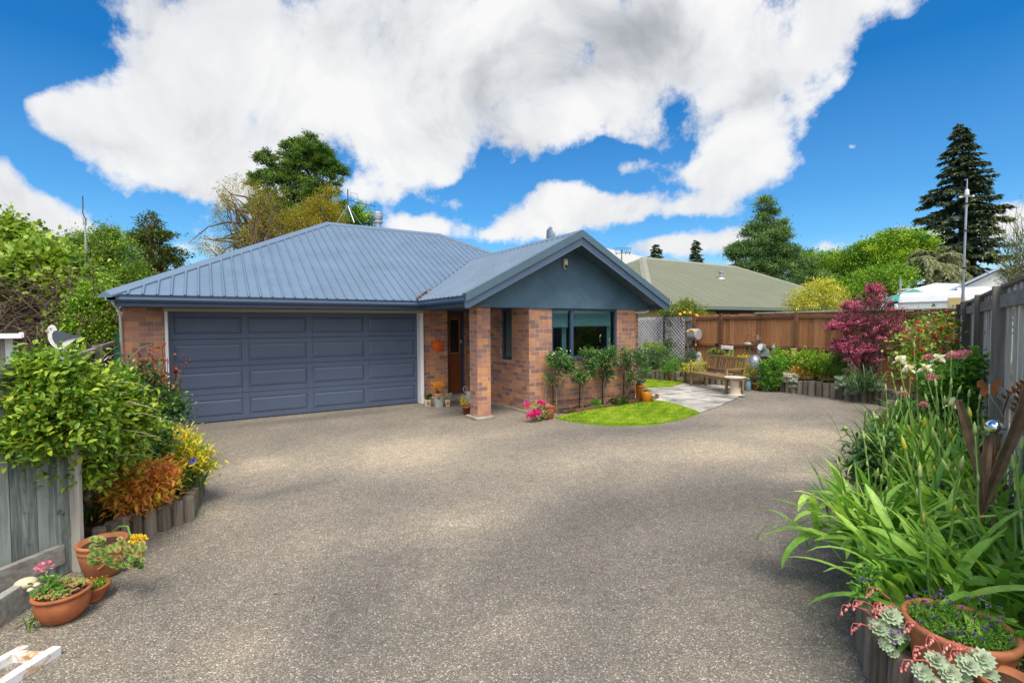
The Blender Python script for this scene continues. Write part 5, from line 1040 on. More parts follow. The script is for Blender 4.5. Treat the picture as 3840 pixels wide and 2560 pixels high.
t = plant('bedding_plant', 'orange tipped moss like plants in the shallow bowl', 'plant', c+[0, 0, .1]); q = MB(); P = c+np.c_[RNG.normal(0, .034, (420, 2)), RNG.uniform(.085, .105, 420)]; leaves(q, P, sph(420)+[0, 0, 1.], .03, .007, RNG.random(420)); q.build('foliage', MT['lf_ger'], t)
q = MB(); P = c+np.c_[RNG.normal(0, .034, (60, 2)), RNG.uniform(.10, .125, 60)]; leaves(q, P, sph(60)+[0, 0, .6], .012, .009, RNG.random(60)); q.build('flowers', MT['fl_orange'], t)
c = G(146, 1420); pot('flower_pot', 'wide round terracotta bowl pot with a pink geranium, nearest the fence', c, [(.06, 0), (.092, .012), (.126, .062), (.137, .115), (.132, .146), (.127, .154), (.142, .163), (.148, .173), (.143, .183)], MT['terracotta'], soil=.158)
t = plant('succulent', 'pink edged rosette succulents filling the round bowl pot', 'succulent', c+[0, 0, .2]); q = MB()
for i in range(80):
    a = RNG.uniform(0, 6.28); r = .12*math.sqrt(RNG.random()); p = c+[math.cos(a)*r, math.sin(a)*r, .172+.03*RNG.random()]; rosette(q, p, .02, 9, RNG.uniform(.014, .022), .009, RNG.uniform(.45, .95), .5, 3, up=[0, -.2, 1.]+RNG.normal(0, .3, 3))
q.build('foliage', MT['lf_succ_green'], t)
t = plant('geranium', 'geranium with one pale pink flower head in the round bowl pot', 'geranium', c+[-.05, 0, .2]); q = MB(); n = 90; P = c+[-.05, .02, .20]+RNG.normal(0, 1, (n, 3))*[.045, .04, .035]; leaves(q, P, sph(n)*[1, 1, .3], .032, .036, RNG.random(n), 'r'); q.build('foliage', MT['lf_ger'], t)
q = MB(); p = W(101, 1303, 3.05); q.tube(limb(c+[-.05, 0, .19], p, .02, 5, .02), .0035, 5); q.build('stem', MT['stem_green'], t); q = MB(); florets(q, p, .032, 60, .024); q.build('flower_head', MT['fl_pink'], t)
# turtle ornament, seagull
p = W(60, 1349, 3.13); t = thing('turtle_ornament', 'white stone turtle ornament resting on the end of the sleeper', 'ornament', p)
q = MB(); sd2 = rgt
q.ball(p+[0, 0, .03], .06, .05, .035, 16); q.build('shell', MT['birdbath_stone'] and MT['cream_pot'], t, smooth=True)
for nm, off, r in (('head', rgt*.07+[0, 0, .02], .02), ('foot', rgt*.04+[0, -.04, .005], .018), ('foot', rgt*-.04+[0, -.04, .005], .018), ('tail', rgt*-.065+[0, 0, .01], .012)): q = MB(); q.ball(p+off, r, r, r*.7, 10); q.build(nm, MT['cream_pot'], t, smooth=True)
kx = .2734; ox, oy = 0, 735
def sgp(x, y, fd): return W(x*kx, 735+y*kx, fd)
t = thing('seagull_ornament', 'painted wooden seagull ornament on a stake above the green shrub', 'ornament', sgp(490, 330, 4.2)); nrmv = -ray(140, 770); nrmv = nrm(nrmv)
OUT = [(374, 90), (396, 80), (404, 55), (430, 38), (458, 44), (474, 66), (482, 86), (540, 102), (606, 126), (690, 130), (688, 146), (640, 158), (590, 196), (545, 232), (500, 246), (462, 232), (424, 200), (404, 160), (398, 110)]
q = MB(); q.prism([sgp(x, y, 4.2) for x, y in OUT[::-1]], -nrmv*.02); q.build('body', MT['seagull_white'], t)
q = MB(); q.prism([sgp(x, y, 4.19) for x, y in [(436, 118), (452, 90), (480, 84), (545, 102), (606, 124), (690, 130), (640, 146), (590, 152), (530, 172), (482, 200), (458, 190), (440, 156)][::-1]], nrmv*-.012); q.build('wing', MT['seagull_dark'], t)
q = MB(); q.prism([sgp(x, y, 4.185) for x, y in [(370, 92), (402, 80), (403, 94)][::-1]], nrmv*-.015); q.build('beak', MT['beak'], t)
q = MB(); q.ball(sgp(424, 72, 4.19), .006); q.build('eye', MT['black_plastic'], t)
q = MB(); a = sgp(487, 240, 4.21); q.tube([a, a*[1, 1, 0]+[0, 0, .1]], .009, 6); q.build('stake', paint('stake_green', (.03, .12, .07), .6), t)
# ================= front rose bed =================
def rose_std(x, ybase, blobs, label, buds=(), Y=7.82, st_top=880):
    b = PY(x, ybase, Y); b[2] = .05; fd_ = .534*b[0]+.845*b[1]; t = plant('standard_rose', label, 'rose', b, 'standard roses along the front wall')
    q = MB(); tz = PY(x+3, st_top, Y)[2]; q.tube(limb(b+[.03, 0, -.03], [b[0]+.04, Y, tz], 0, 6, .015), np.linspace(.017, .013, 6), 7); 
    bl = blobs_px(blobs, fd_)
    for c_, r_ in bl[:3]:
        for k in range(5): q.tube(limb([b[0]+.04, Y, tz-.02], c_+RNG.normal(0, .4, 3)*r_, .03, 5, .05), np.linspace(.009, .004, 5), 5, cap=False)
    q.build('stem', MT['bark_pale'], t)
    q = MB(); bl = [(c_, tuple(v_*.84 for v_ in r_)) for c_, r_ in bl]; C = crown(q, bl, 90, 24, .045, .044, .036, 'o', amod=.2, shell=(.35, 1.08), outw=.5); q.build('foliage', MT['lf_rose'], t)
    if buds:
        q = MB(); q2 = MB()
        for bx_, by_ in buds: p = PY(bx_, by_, Y-.05); q.tube(limb(p-[0, 0, .14], p, 0, 4, .03), .0025, 4); q2.ball(p, .011, .011, .02, 6); q2.ball(p+RNG.normal(0, .03, 3), .009, .009, .017, 6)
        q.build('bud_stalk', MT['stem_green'], t); q2.build('bud', MT['fl_white'] if len(buds) > 3 else MT['lf_bamboo'], t)
    q = MB(); s0 = b+[-.03, .03, -.04]; q.tube([s0, s0+[0, 0, max(.6, tz-.05+.35)]], .014, 6); q.build('stake', MT['black_plastic'], t)
rose_std(1275, 944, [(1288, 833, 32, 26), (1300, 850, 20, 24), (1270, 828, 20, 16), (1258, 872, 13, 12), (1310, 842, 14, 18)], 'standard rose with pale buds, left of the bay window', ((1274, 812), (1290, 802), (1302, 806), (1312, 822), (1268, 815), (1299, 845)), st_top=900)
rose_std(1336, 936, [(1345, 850, 24, 30), (1352, 815, 22, 20), (1330, 868, 20, 12), (1360, 835, 18, 20)], 'standard rose reaching over the sill, second from the left', ((1356, 806),), st_top=890)
rose_std(1388, 931, [(1396, 828, 26, 26), (1398, 860, 18, 22), (1380, 820, 18, 18), (1408, 805, 12, 12)], 'standard rose with tall spent buds before the right end of the window', ((1378, 772), (1400, 778)), st_top=885)
rose_std(1437, 924, [(1455, 835, 32, 34), (1470, 820, 22, 22), (1440, 812, 20, 20), (1455, 868, 22, 18), (1478, 850, 14, 20)], 'bushiest standard rose at the right end of the brick wall', ((1436, 772), (1450, 776), (1440, 790)), st_top=890)
for (x, y, r, lb) in ((1368, 927, .11, 'low green plant between the second and third rose stakes'), (1414, 921, .13, 'dark leafy plant left of the fourth rose stake'), (1435, 917, .10, 'dark leafy plant right of the fourth rose stake')):
    p = PY(x, y, 7.70); p[2] = .04; q = MB(); t = plant('small_plant', lb, 'plant', p); crown(q, [(p+[0, 0, .07], (r, r*.8, .11))], 26, 16, .03, .05, .022, 'o', amod=.2, shell=(.3, 1.)); q.build('foliage', MT['lf_dark'] if x > 1400 else MT['lf_ger'], t)
n = 900; q = MB(); P = np.c_[RNG.uniform(5.75, 8.7, n), RNG.uniform(7.62, 8.0, n), np.full(n, .055)]; P = P[P[:, 1] > 7.45+(8.7-P[:, 0])*.0]; leaves(q, P, sph(len(P))*[1, 1, .25], .05, .025, RNG.random(len(P))); tag(q.build('bark_mulch', MT['lf_brownleaf']), 'brown bark mulch spread over the rose bed', None, None, 'stuff')
t = thing('irrigation_pipe', 'black irrigation pipe along the wall with a red tap riser', 'pipe', (6, 7.98, 0)); q = MB(); q.tube([(5.98, 7.99, .22), (6.3, 8.0, .21), (7.2, 7.99, .19), (8.0, 8.0, .20), (8.55, 7.98, .24)], .009, 6); q.build('pipe', MT['black_plastic'], t)
q = MB(); q.tube([(5.86, 7.98, .05), (5.86, 7.99, .62)], .012, 6); q.build('riser', MT['galv'], t); q = MB(); q.tube(limb((5.93, 7.96, .60), (5.98, 7.95, .20), 0, 6, .01)+np.array([0, 0, 0]), .011, 6); q.build('hose', MT['hose_red'], t); q = MB(); q.ball((5.93, 7.96, .62), .02, .02, .035, 8); q.ball((6.0, 7.94, .18), .03, .02, .02, 8); q.build('tap', MT['fl_coral'], t)
def pot_px(label, xl, xr, yt, yb, mat, shape='taper', Y=None, square=False, soil=None, fd_=None, group=None):
    xc = (xl+xr)/2; c = G(xc, yb); fdp = .534*c[0]+.845*c[1]; r = (xr-xl)/2*fdp/1110.4/math.sqrt(1+((xc-1176)/1110)**2)**.5; c = c+nrm(c*[1, 1, 0])*r*.75; fdp = .534*c[0]+.845*c[1]; h = W(xc, yt, fdp)[2]; h = max(h, .05)
    pr = {'taper': [(.68, 0), (.72, .02), (.92, .84), (1.0, .86), (1.0, 1.)], 'round': [(.6, 0), (.75, .04), (.98, .5), (.95, .82), (.9, .88), (1.0, .93), (1.0, 1.)], 'belly': [(.7, 0), (.78, .03), (.98, .55), (1.0, .68), (.93, .84), (.90, .90), (1.0, .93), (1., 1.)], 'straight': [(.82, 0), (.85, .02), (.96, .9), (1., .92), (1., 1.)], 'vase': [(.62, 0), (.70, .03), (.95, .6), (1., .75), (.97, .9), (.93, 1.)]}[shape]
    return c, r, h, pot('flower_pot', label, c, [(a*r, b*h) for a, b in pr], mat, 28, h*.88, group, square=square, rz=CY*-1+math.pi/4 if square else 0)
c, r, h, _ = pot_px('terracotta pot of pink geraniums at the corner of the brick wall', 1245, 1274, 933, 963, MT['terracotta'], 'belly')
t = plant('geranium', 'magenta geraniums sprawling left of the terracotta pot at the wall corner', 'geranium', c+[-.3, 0, 0]); q = MB(); n = 130; P = c+[-.22, -.02, .18]+RNG.normal(0, 1, (n, 3))*[.11, .07, .10]; P[:, 2] = np.abs(P[:, 2]); leaves(q, P, sph(n)*[1, 1, .4], .05, .055, RNG.random(n), 'r'); q.build('foliage', MT['lf_ger'], t)
q = MB()
for x, y, r_ in ((1228, 953, .075), (1222, 949, .06), (1236, 945, .05), (1217, 956, .045), (1211, 927, .045), (1247, 926, .035), (1240, 924, .03), (1232, 950, .06)): q = MB(); florets(q, PY(x, y, c[1]-.12), r_, 70, .04); q.build('flower_head', MT['fl_magenta'], t)
q = MB()
for x, y in ((1240, 935), (1232, 930), (1250, 932), (1256, 930), (1244, 950), (1250, 955), (1248, 944)): florets(q, PY(x, y, c[1]-.1), .05, 40, .022)
q.build('faded_flowers', MT['cream_pot'] and leafm('fl_faded', [(.45, .30, .22), (.62, .42, .36), (.60, .50, .38)]), t)
c, r, h, _ = pot_px('tall orange glazed pot with dark succulents at the end of the brick wall', 1459, 1483, 884, 923, MT['orange_glaze'], 'straight')
t = plant('succulent', 'spiky dark succulents in the tall orange pot', 'succulent', c+[0, 0, h]); q = MB()
for i in range(20): rosette(q, c+[RNG.normal(0, r*.5), RNG.normal(0, r*.5), h+RNG.uniform(0, .10)], .03, 9, .06, .018, RNG.uniform(.2, .7), .5, 3, up=[0, 0, 1]+RNG.normal(0, .3, 3))
q.build('foliage', leafm('lf_succ_dark', [(.05, .03, .03), (.13, .12, .08), (.24, .24, .16)], .5, .1), t)
c, r, h, _ = pot_px('squat orange glazed pot with grey green succulents, in front of the tall one', 1471, 1497, 899, 927, MT['orange_glaze'], 'vase')
t = plant('succulent', 'grey green cushion succulents in the squat orange pot', 'succulent', c+[0, 0, h]); q = MB()
for i in range(26): rosette(q, c+[RNG.normal(0, r*.45), RNG.normal(0, r*.45), h+RNG.uniform(-.01, .04)], .02, 8, .04, .014, RNG.uniform(.3, .8), .5, 3)
q.build('foliage', MT['lf_succ'], t)
c, r, h, _ = pot_px('small cream pot half hidden behind the squat orange pot', 1493, 1504, 907, 924, MT['cream_pot'], 'taper')
# pots at the garage corner
c, r, h, t = pot_px('cream square pot with a snail badge, left of the big glazed pot', 972.5, 995, 917, 934.5, MT['cream_pot'], 'taper', square=True)
def badge(c, r, h, par):
    n_ = nrm(-c*[1, 1, 0]); s_ = np.array([n_[1], -n_[0], 0]); q = MB(); o_ = c+n_*(r*.66)+[0, 0, h*.5]; q.tube([o_+n_*.0, o_+n_*.012], h*.22, 14); q.tube([o_+n_*.006+s_*.05*math.cos(a)*.6+np.array([0, 0, .03*math.sin(a)]) for a in np.linspace(0, 5.5, 14)], .004, 4); q.build('badge', MT['terracotta_light'], par)
badge(c, r, h, t); sq1 = (c, r, h)
p = plant('succulent', 'dark green succulent in the left square pot', 'succulent', c+[0, 0, h]); q = MB()
for i in range(9): rosette(q, c+[RNG.normal(0, .035), RNG.normal(0, .035), h+RNG.uniform(0, .09)], .02, 8, .06, .03, .4, .5, 3, up=[0, 0, 1]+RNG.normal(0, .25, 3))
q.build('foliage', MT['lf_rose'], p)
c, r, h, t = pot_px('big pale glazed pot with handles and a brown leaf motif by the front door', 995, 1021, 904, 936, MT['grey_glaze'], 'straight')
n_ = nrm(-c*[1, 1, 0]); s_ = np.array([n_[1], -n_[0], 0]); q = MB()
for sg in (-1, 1): q.tube([c+s_*sg*r*.93+[0, 0, h*.80], c+s_*sg*r*1.22+[0, 0, h*.74], c+s_*sg*r*.93+[0, 0, h*.66]], .012, 6)
q.build('handle', MT['cream_pot'], t); q = MB(); q.lathe(c, [(r*1.005, h*.86), (r*1.03, h*.90), (r*1.03, h*1.), (r*.98, h*1.01)], 28); q.build('rim', MT['terracotta_light'], t, smooth=True)
q = MB(); o_ = c+n_*(r*.965)+[0, 0, h*.75]; n5 = 6
leaves(q, np.repeat(o_[None], n5, 0), np.array([s_*math.cos(a)+np.array([0, 0, math.sin(a)]) for a in np.linspace(-3.3, .2, n5)]), .055, .022, .5, 'd', 0, up=np.repeat(-n_[None], n5, 0)); q.build('leaf_motif', MT['rust'], t)
p = plant('orange_shrub', 'little orange leaved tree in the big glazed pot', 'shrub', c+[0, 0, h]); q = MB(); C = crown(q, [(c+[-.03, 0, h+.17], (.17, .13, .10)), (c+[.08, 0, h+.20], (.10, .1, .06)), (c+[.0, 0, h+.10], (.09, .09, .06))], 42, 14, .028, .032, .02, 'd', shell=(.3, 1)); q.build('foliage', MT['fl_orange'], p)
q = MB(); 
for k in range(12): q.tube(limb(c+[0, 0, h-.04], C[RNG.integers(len(C))], .03, 5, .04), np.linspace(.008, .003, 5), 5)
q.build('stem', MT['bark'], p)
c, r, h, t = pot_px('cream square pot with a snail badge, right of the big glazed pot', 1020.5, 1037, 917.5, 934, MT['cream_pot'], 'taper', square=True); badge(c, r, h, t)
p = plant('succulent', 'pale blue grey succulent in the right square pot', 'succulent', c+[0, 0, h]); q = MB()
for i in range(12): rosette(q, c+[RNG.normal(0, .04), RNG.normal(0, .04), h+RNG.uniform(0, .10)], .02, 8, .05, .022, .7, .5, 3, up=[0, 0, 1]+RNG.normal(0, .3, 3))
q.build('foliage', MT['lf_succ'], p)
c = np.array([4.36, 8.62, 0.]); c = G(1071, 952); pot('flower_pot', 'small terracotta pot half hidden behind the brick column', c+[.03, .05, 0], [(.055, 0), (.08, .13), (.09, .13), (.09, .17)], MT['terracotta'], 20, .14)
p = plant('orange_shrub', 'small orange and green plant beside the brick column', 'shrub', c+[.03, .05, .15]); q = MB(); crown(q, [(c+[0, .05, .27], (.10, .1, .09))], 20, 12, .03, .04, .014, 'd', shell=(.2, 1)); q.build('foliage', MT['lf_nandina_yellow'], p)
c = G(1079, 925); t = thing('watering_can', 'pale grey watering can standing behind the brick column', 'watering can', c); q = MB(); q.lathe(c, [(.10, 0), (.11, .02), (.10, .26), (.085, .28), (.07, .28)], 20); q.build('body', MT['grey_glaze'], t, smooth=True); q = MB(); q.tube([c+[-.09, 0, .22], c+[-.17, 0, .30], c+[-.16, 0, .38], c+[-.10, 0, .40], c+[-.04, 0, .30]], .010, 6); q.build('handle', MT['grey_glaze'], t); q = MB(); q.tube([c+[.09, 0, .06], c+[.28, 0, .30]], [.03, .012], 8); q.build('spout', MT['grey_glaze'], t)
# a few brown leaves blown over the drive
n = 120; P = []
for k in range(n):
    x, y = (RNG.normal(1880, 60), RNG.normal(975, 25)) if k % 3 else (RNG.uniform(500, 1900), RNG.uniform(990, 1400))
    P.append(G(x, y, .004))
q = MB(); leaves(q, np.array(P), sph(n)*[1, 1, .1], .035, .012, RNG.random(n), up=np.repeat([[0, 0, 1.]], n, 0)); tag(q.build('fallen_leaves', leafm('lf_fallen', [(.09, .03, .02), (.16, .06, .03), (.32, .18, .07)], .8, .05)), 'scattered brown fallen leaves on the drive', None, None, 'stuff')
# ================= back bed, in front of the brown fence =================
def onfd(x, y, X): return PX(x, y, X)
def bush(label, x, y, rx, ry, X, mat, L, Wd, ncl, nlf, cr, kind='d', name='leafy_bush', cat='bush', zb=.28, extra=(), **k):
    c0 = PX(x, y, X); fdx = .534*c0[0]+.845*c0[1]; b = np.array([c0[0], c0[1], zb])
    return shrub(name, label, cat, b, blobs_px([(x, y, rx, ry)]+list(extra), fdx), ncl, nlf, cr, L, Wd, mat, kind, stems=3, r0=.01, nst=8, **k)
bush('dark green bush at the foot of the lattice', 1520, 830, 38, 26, 12.9, 'lf_rose', .06, .035, 130, 26, .08, extra=[(1490, 820, 22, 24), (1550, 835, 26, 20), (1500, 850, 30, 16)])
bush('climbing plant with fresh leaves growing up the lattice', 1535, 795, 14, 16, 13.6, 'lf_dark', .06, .04, 50, 18, .06, extra=[(1522, 812, 16, 14), (1536, 766, 6, 6)], aof=.15, cat='climber', name='climbing_plant')
bush('bright green ferny plant between the corner of the house and the lattice', 1500, 797, 22, 9, 12.6, 'lf_bright', .09, .02, 34, 18, .07, name='fern', cat='fern')
bush('grey green upright rosemary bush left of the bench', 1588, 828, 18, 24, 13.3, 'lf_lavender', .06, .012, 80, 36, .06, name='rosemary_bush')
bush('light green shrub in front of the log edging left of the bench', 1545, 845, 18, 20, 12.2, 'lf_ger', .05, .025, 60, 22, .06, zb=.1, extra=[(1530, 850, 16, 10)])
bush('potted yellow green shrub behind the left bench arm', 1592, 846, 26, 12, 12.2, 'lf_bamboo', .07, .03, 46, 18, .07, zb=.3, aof=.05, extra=[(1612, 840, 12, 10)])
bush('yellow green foliage with orange blooms behind the right end of the bench', 1708, 835, 12, 22, 13.2, 'lf_nandina_yellow', .05, .03, 44, 20, .05, aof=-.2)
bush('loose green plants around the stone egg', 1716, 852, 18, 14, 13., 'lf_ger', .05, .03, 60, 22, .05, extra=[(1740, 850, 14, 10), (1745, 862, 10, 8)])
bush('bright parsley like plant spilling over the logs down to the drive', 1775, 860, 24, 30, 12.75, 'lf_ger', .045, .035, 190, 30, .05, zb=.2, extra=[(1768, 880, 22, 16), (1790, 840, 26, 18), (1755, 845, 14, 14)], shell=(.5, 1.05))
bush('fresh green leafy plant behind the parsley', 1806, 832, 30, 20, 13.4, 'lf_bright', .05, .03, 110, 28, .06, extra=[(1790, 815, 14, 12)])
bush('yellow green fern clump in the middle of the back bed', 1872, 838, 38, 26, 13.3, 'lf_bright', .11, .028, 150, 22, .08, name='fern', cat='fern', extra=[(1850, 825, 26, 14), (1895, 850, 30, 20)], aof=.08, curl=.3)
bush('green herb bush left of the pink shrub base', 1922, 850, 28, 24, 13.1, 'lf_ger', .035, .02, 150, 28, .05, extra=[(1935, 830, 18, 14)], aof=-.12)
bush('low reddish green plant between the parsley and the fern', 1838, 855, 22, 14, 13., 'lf_nandina', .05, .02, 50, 18, .05, aof=-.12)
def succ_px(label, lst, X, mat, nr, L, z0=.36, name='succulent', a=(.3, .8)):
    p0 = PX(lst[0][0], lst[0][1], X); t = plant(name, label, 'succulent', p0); q = MB()
    for x, y, rx, ry in lst:
        for i in range(int(nr*rx*ry/100)): p = PX(x+RNG.uniform(-rx, rx), y+RNG.uniform(-ry, ry), X+RNG.normal(0, .04)); rosette(q, p, .04, 9, L*RNG.uniform(.8, 1.2), L*.42, RNG.uniform(*a), .5, 3, up=[-.7, -.4, .7]+RNG.normal(0, .2, 3))
    q.build('foliage', MT[mat], t); return t
succ_px('pale pinkish rosette succulents on the log edging in the middle of the back bed', [(1815, 868, 17, 9), (1806, 860, 10, 6), (1822, 880, 8, 8)], 12.72, 'lf_succ', 26, .045, a=(.6, 1.))
succ_px('blue grey rosette succulents cascading over the logs under the pink shrub', [(1945, 878, 24, 12), (1960, 895, 20, 12), (1930, 868, 10, 6), (2012, 888, 16, 12)], 12.5, 'lf_succ', 22, .048, a=(.0, .4))
succ_px('dark aeonium rosettes against the brown fence behind the bench', [(1638, 812, 12, 8), (1660, 814, 20, 8), (1642, 806, 8, 4)], 13.9, 'lf_aeonium', 14, .11)
# pink tea tree
b = PX(2000, 880, 13.25); b[2] = .28; fd = .534*b[0]+.845*b[1]; t = plant('tea_tree', 'magenta pink flowering tea tree in front of the brown fence', 'shrub', b)
TB = [(1990, 760, 72, 70), (2010, 700, 58, 48), (1945, 735, 50, 36), (1960, 795, 55, 42), (2040, 760, 52, 65), (2008, 662, 24, 22), (1925, 748, 34, 16), (1985, 820, 52, 34), (1930, 790, 30, 18), (1950, 700, 24, 16)]
q = MB(); C = crown(q, blobs_px([(x, y, a*.85, c_*.85, .8) for x, y, a, c_ in TB], fd), 330, 60, .12, .036, .012, 'd', shell=(.2, .95)); q.build('foliage', MT['lf_darkred'], t)
q = MB(); BB = blobs_px([(x, y, a, c_, .8) for x, y, a, c_ in TB], fd); n_b = 480
for i in range(n_b):
    c_, r_ = BB[RNG.integers(len(BB))]; d = sph(1)[0]; d[2] = abs(d[2])*.9-.3; p1 = c_+d*np.array(r_)*RNG.uniform(.6, 1.22); p0 = c_+(p1-c_)*.35-[0, 0, .12]; P = limb(p0, p1, .05, 7, .03); m = 70; s_ = RNG.uniform(.25, 1, m)*6; i0 = np.clip(s_.astype(int), 0, 5); Q = P[i0]+(P[i0+1]-P[i0])*(s_-i0)[:, None]+RNG.normal(0, .018, (m, 3)); leaves(q, Q, sph(m)+[0, 0, .4], .024, .022, np.clip(RNG.normal(.55, .25, m), 0, 1), 'd')
q.build('flowers', MT['lf_magenta'], t); q = MB()
for i in range(40): q.tube(limb(b+np.array([*RNG.normal(0, .06, 2), 0]), C[RNG.integers(len(C))], .05, 6, .03), np.linspace(.018, .004, 6), 5, cap=False)
q.build('stems', MT['twig'], t)
# lantern flower (abutilon)
b = PX(2140, 900, 11.3); b[2] = .25; fd = .534*b[0]+.845*b[1]; t = plant('flowering_maple', 'loose shrub with red lantern flowers in the fence corner', 'shrub', b)
q = MB(); C = crown(q, blobs_px([(2120, 800, 70, 75, .7), (2170, 770, 55, 60, .6), (2090, 850, 55, 40, .7), (2180, 830, 40, 40, .6)], fd), 170, 11, .09, .065, .05, 'o', shell=(.25, 1.05), amod=.25); q.build('foliage', MT['lf_vine'], t)
q = MB(); 
for i in range(42): q.tube(limb(b+np.array([*RNG.normal(0, .1, 2), 0]), C[RNG.integers(len(C))], .08, 7, .03), np.linspace(.012, .003, 7), 5, cap=False)
for e in ((2110, 700), (2150, 705), (2085, 735)): q.tube(limb(b, W(e[0], e[1], fd), .08, 7, .03), np.linspace(.012, .003, 7), 5, cap=False)
q.build('stems', MT['bark_pale'], t); q = MB()
for i in range(64):
    q = MB(); p = C[RNG.integers(len(C))]+RNG.normal(0, .05, 3)+ray(2120, 800)*-.12; q.lathe(p, [(.004, .03), (.020, .02), (.024, 0), (.018, -.018), (.005, -.024)], 7, RNG.random()); q.build('flower', MT['fl_red'], t)
# agapanthus and low fillers
b = PX(1985, 905, 12.45); b[2] = .30; tuft('agapanthus', 'long strap leaved clump hanging over the logs below the pink shrub', 'agapanthus', b, 150, .62, .022, 'lf_agap', .13, .5, 1.7)
t = plant('allium', 'purple flower heads among the strap leaves under the pink shrub', 'flower', PX(1935, 840, 12.6)); q, q2 = MB(), MB()
for x, y in ((1955, 838), (1948, 826), (1962, 846), (1942, 850)): p = PX(x, y, 12.5); florets(q2, p, .05, 60, .03); q.tube([p-[0, 0, .3], p], .005, 5)
q.build('stem', MT['stem_green'], t); q2.build('flower_head', MT['fl_lilac'], t)
# lemon tree beyond the fence
fd = .534*14.9+.845*10.9; b = gnd(1575, fd); b = np.array([14.9, 11.2, 0]); fd = .534*14.9+.845*11.2
t = shrub('orange_tree', 'citrus tree with ripe oranges showing above the fence by the lattice', 'citrus tree', b, blobs_px([(1560, 712, 42, 18), (1592, 712, 26, 16), (1582, 696, 12, 16), (1605, 722, 18, 10), (1530, 715, 20, 12)], fd), 170, 18, .08, .075, .035, 'lf_yellowgreen', 'o', stems=4, r0=.03, nst=20, shell=(.3, 1.08)); t.children[0].data.materials[0] = leafm('lf_citrus', [(.05, .10, .01), (.16, .24, .02), (.34, .38, .05)])
for x, y in ((1572, 718), (1585, 719), (1601.6, 726), (1608.5, 729), (1598, 724), (1562, 722)): q = MB(); q.ball(W(x, y, fd-.75), .055, .055, .055, 12); q.build('fruit', MT['fl_orange'] and paint('orange_fruit', (.85, .38, .01), .5, .05), t, smooth=True)
# ---- objects
# hose reel
c = PX(1597, 768, 14.02); t = thing('hose_reel', 'grey retractable hose reel with a yellow handle on the fence post', 'hose reel', c)
q = MB(); yv = np.array([0, 1., 0]); 
a0 = c+[-.05, 0, 0]; r_ = .20; prof_y = [(-.17, .17), (-.15, .195), (.0, .205), (.15, .195), (.17, .17)]
n = 24; an = np.linspace(0, 2*math.pi, n, endpoint=False); V = []; 
for yy, rr in prof_y: V += [a0+[math.cos(a)*rr, yy, math.sin(a)*rr] for a in an]
F = [(i*n+j, i*n+(j+1) % n, (i+1)*n+(j+1) % n, (i+1)*n+j) for i in range(4) for j in range(n)]+[tuple(range(n))[::-1], tuple(range(4*n, 5*n))]; q.add(V, F); q.build('housing', MT['reel_grey'], t, bevel=0, smooth=False)
q = MB(); q.tube([a0+[0, .171, 0], a0+[0, .185, 0]], .13, 22); q.build('hub_disc', MT['galv_dark'], t); q = MB(); q.ob(a0+[0, .187, .03], (.03, 0, 0), (0, .002, 0), (0, 0, .012)); q.build('badge', MT['white_plastic'], t)
q = MB(); q.ob(a0+[-.15, 0, .12], (.05, 0, 0), (0, .16, 0), (.02, 0, .035)); q.build('handle', MT['reel_yellow'], t, bevel=.012); q = MB(); q.ob(a0+[-.205, -.02, .125], (.004, 0, 0), (0, .09, 0), (0, 0, .018)); q.build('handle_slot', MT['black_plastic'], t)
q = MB(); q.ob(a0+[.17, .0, 0], (.06, 0, 0), (0, .07, 0), (0, 0, .14)); q.build('bracket', MT['galv_dark'], t)
q = MB(); q.tube([a0+[-.1, -.15, .0], a0+[-.16, -.18, -.1], a0+[-.16, -.18, -.28]], .012, 6); q.tube([a0+[0, .18, -.05], a0+[-.1, .2, -.35], a0+[-.15, .05, -.75], a0+[-.2, -.15, -1.05]], .013, 6); q.build('hose', MT['hose_red'], t)
q = MB(); p = a0+[-.16, -.18, -.30]; q.lathe(p, [(.018, 0), (.022, -.03), (.012, -.09)], 8); q.build('nozzle', MT['reel_yellow'], t)
# name plaque, tap timer, driftwood, lantern, egg, owl, birdbath, gauge
A0, A1 = PX(1656, 797, 14.20), PX(1684, 799, 14.20); t = thing('hanging_plaque', 'white oblong plaque with painted roses hung on the brown fence', 'plaque', (A0+A1)/2); q = MB(); q.bar(A0, A1, .02, .12); q.build('board', MT['peel_white'] and MT['trim_white'], t, bevel=.012)
q = MB(); m_ = (A0+A1)/2; q.tube([A0+[0, 0, .06], m_+[0, 0, .26], A1+[0, 0, .06]], .004, 4); q.build('cord', MT['bark_pale'], t); q = MB()
for s in (-.5, -.2, .15, .5): florets(q, m_+(A1-A0)*s*.6+[-.018, 0, RNG.normal(0, .015)], .022, 22, .018)
q.build('painted_roses', MT['fl_pink'], t)
c = PX(1717, 790, 14.15); t = thing('tap_timer', 'cream tap timer with red and green hoses on the brown fence', 'tap timer', c); q = MB(); q.ball(c, .05, .13, .06, 12); q.build('case', MT['trim_cream'], t, smooth=True)
q = MB(); q.tube(limb(c+[0, .04, 0], c+[0, .07, .15], 0, 4), .018, 6); q.tube([c+[0, .05, .16], c+[0, 0, .28], c+[0, -.15, .30], c+[0, -.28, .18], c+[-.02, -.3, 0]], .012, 6); q.tube([c+[0, .07, -.05], c+[-.02, .12, -.35], c+[-.05, .2, -.75]], .013, 6); q.build('red_hose', MT['hose_red'], t)
q = MB(); q.tube([c+[0, -.07, -.05], c+[-.02, -.08, -.3], c+[-.05, -.15, -.6]], .013, 6); q.build('green_hose', paint('hose_green', (.04, .16, .12), .5), t)
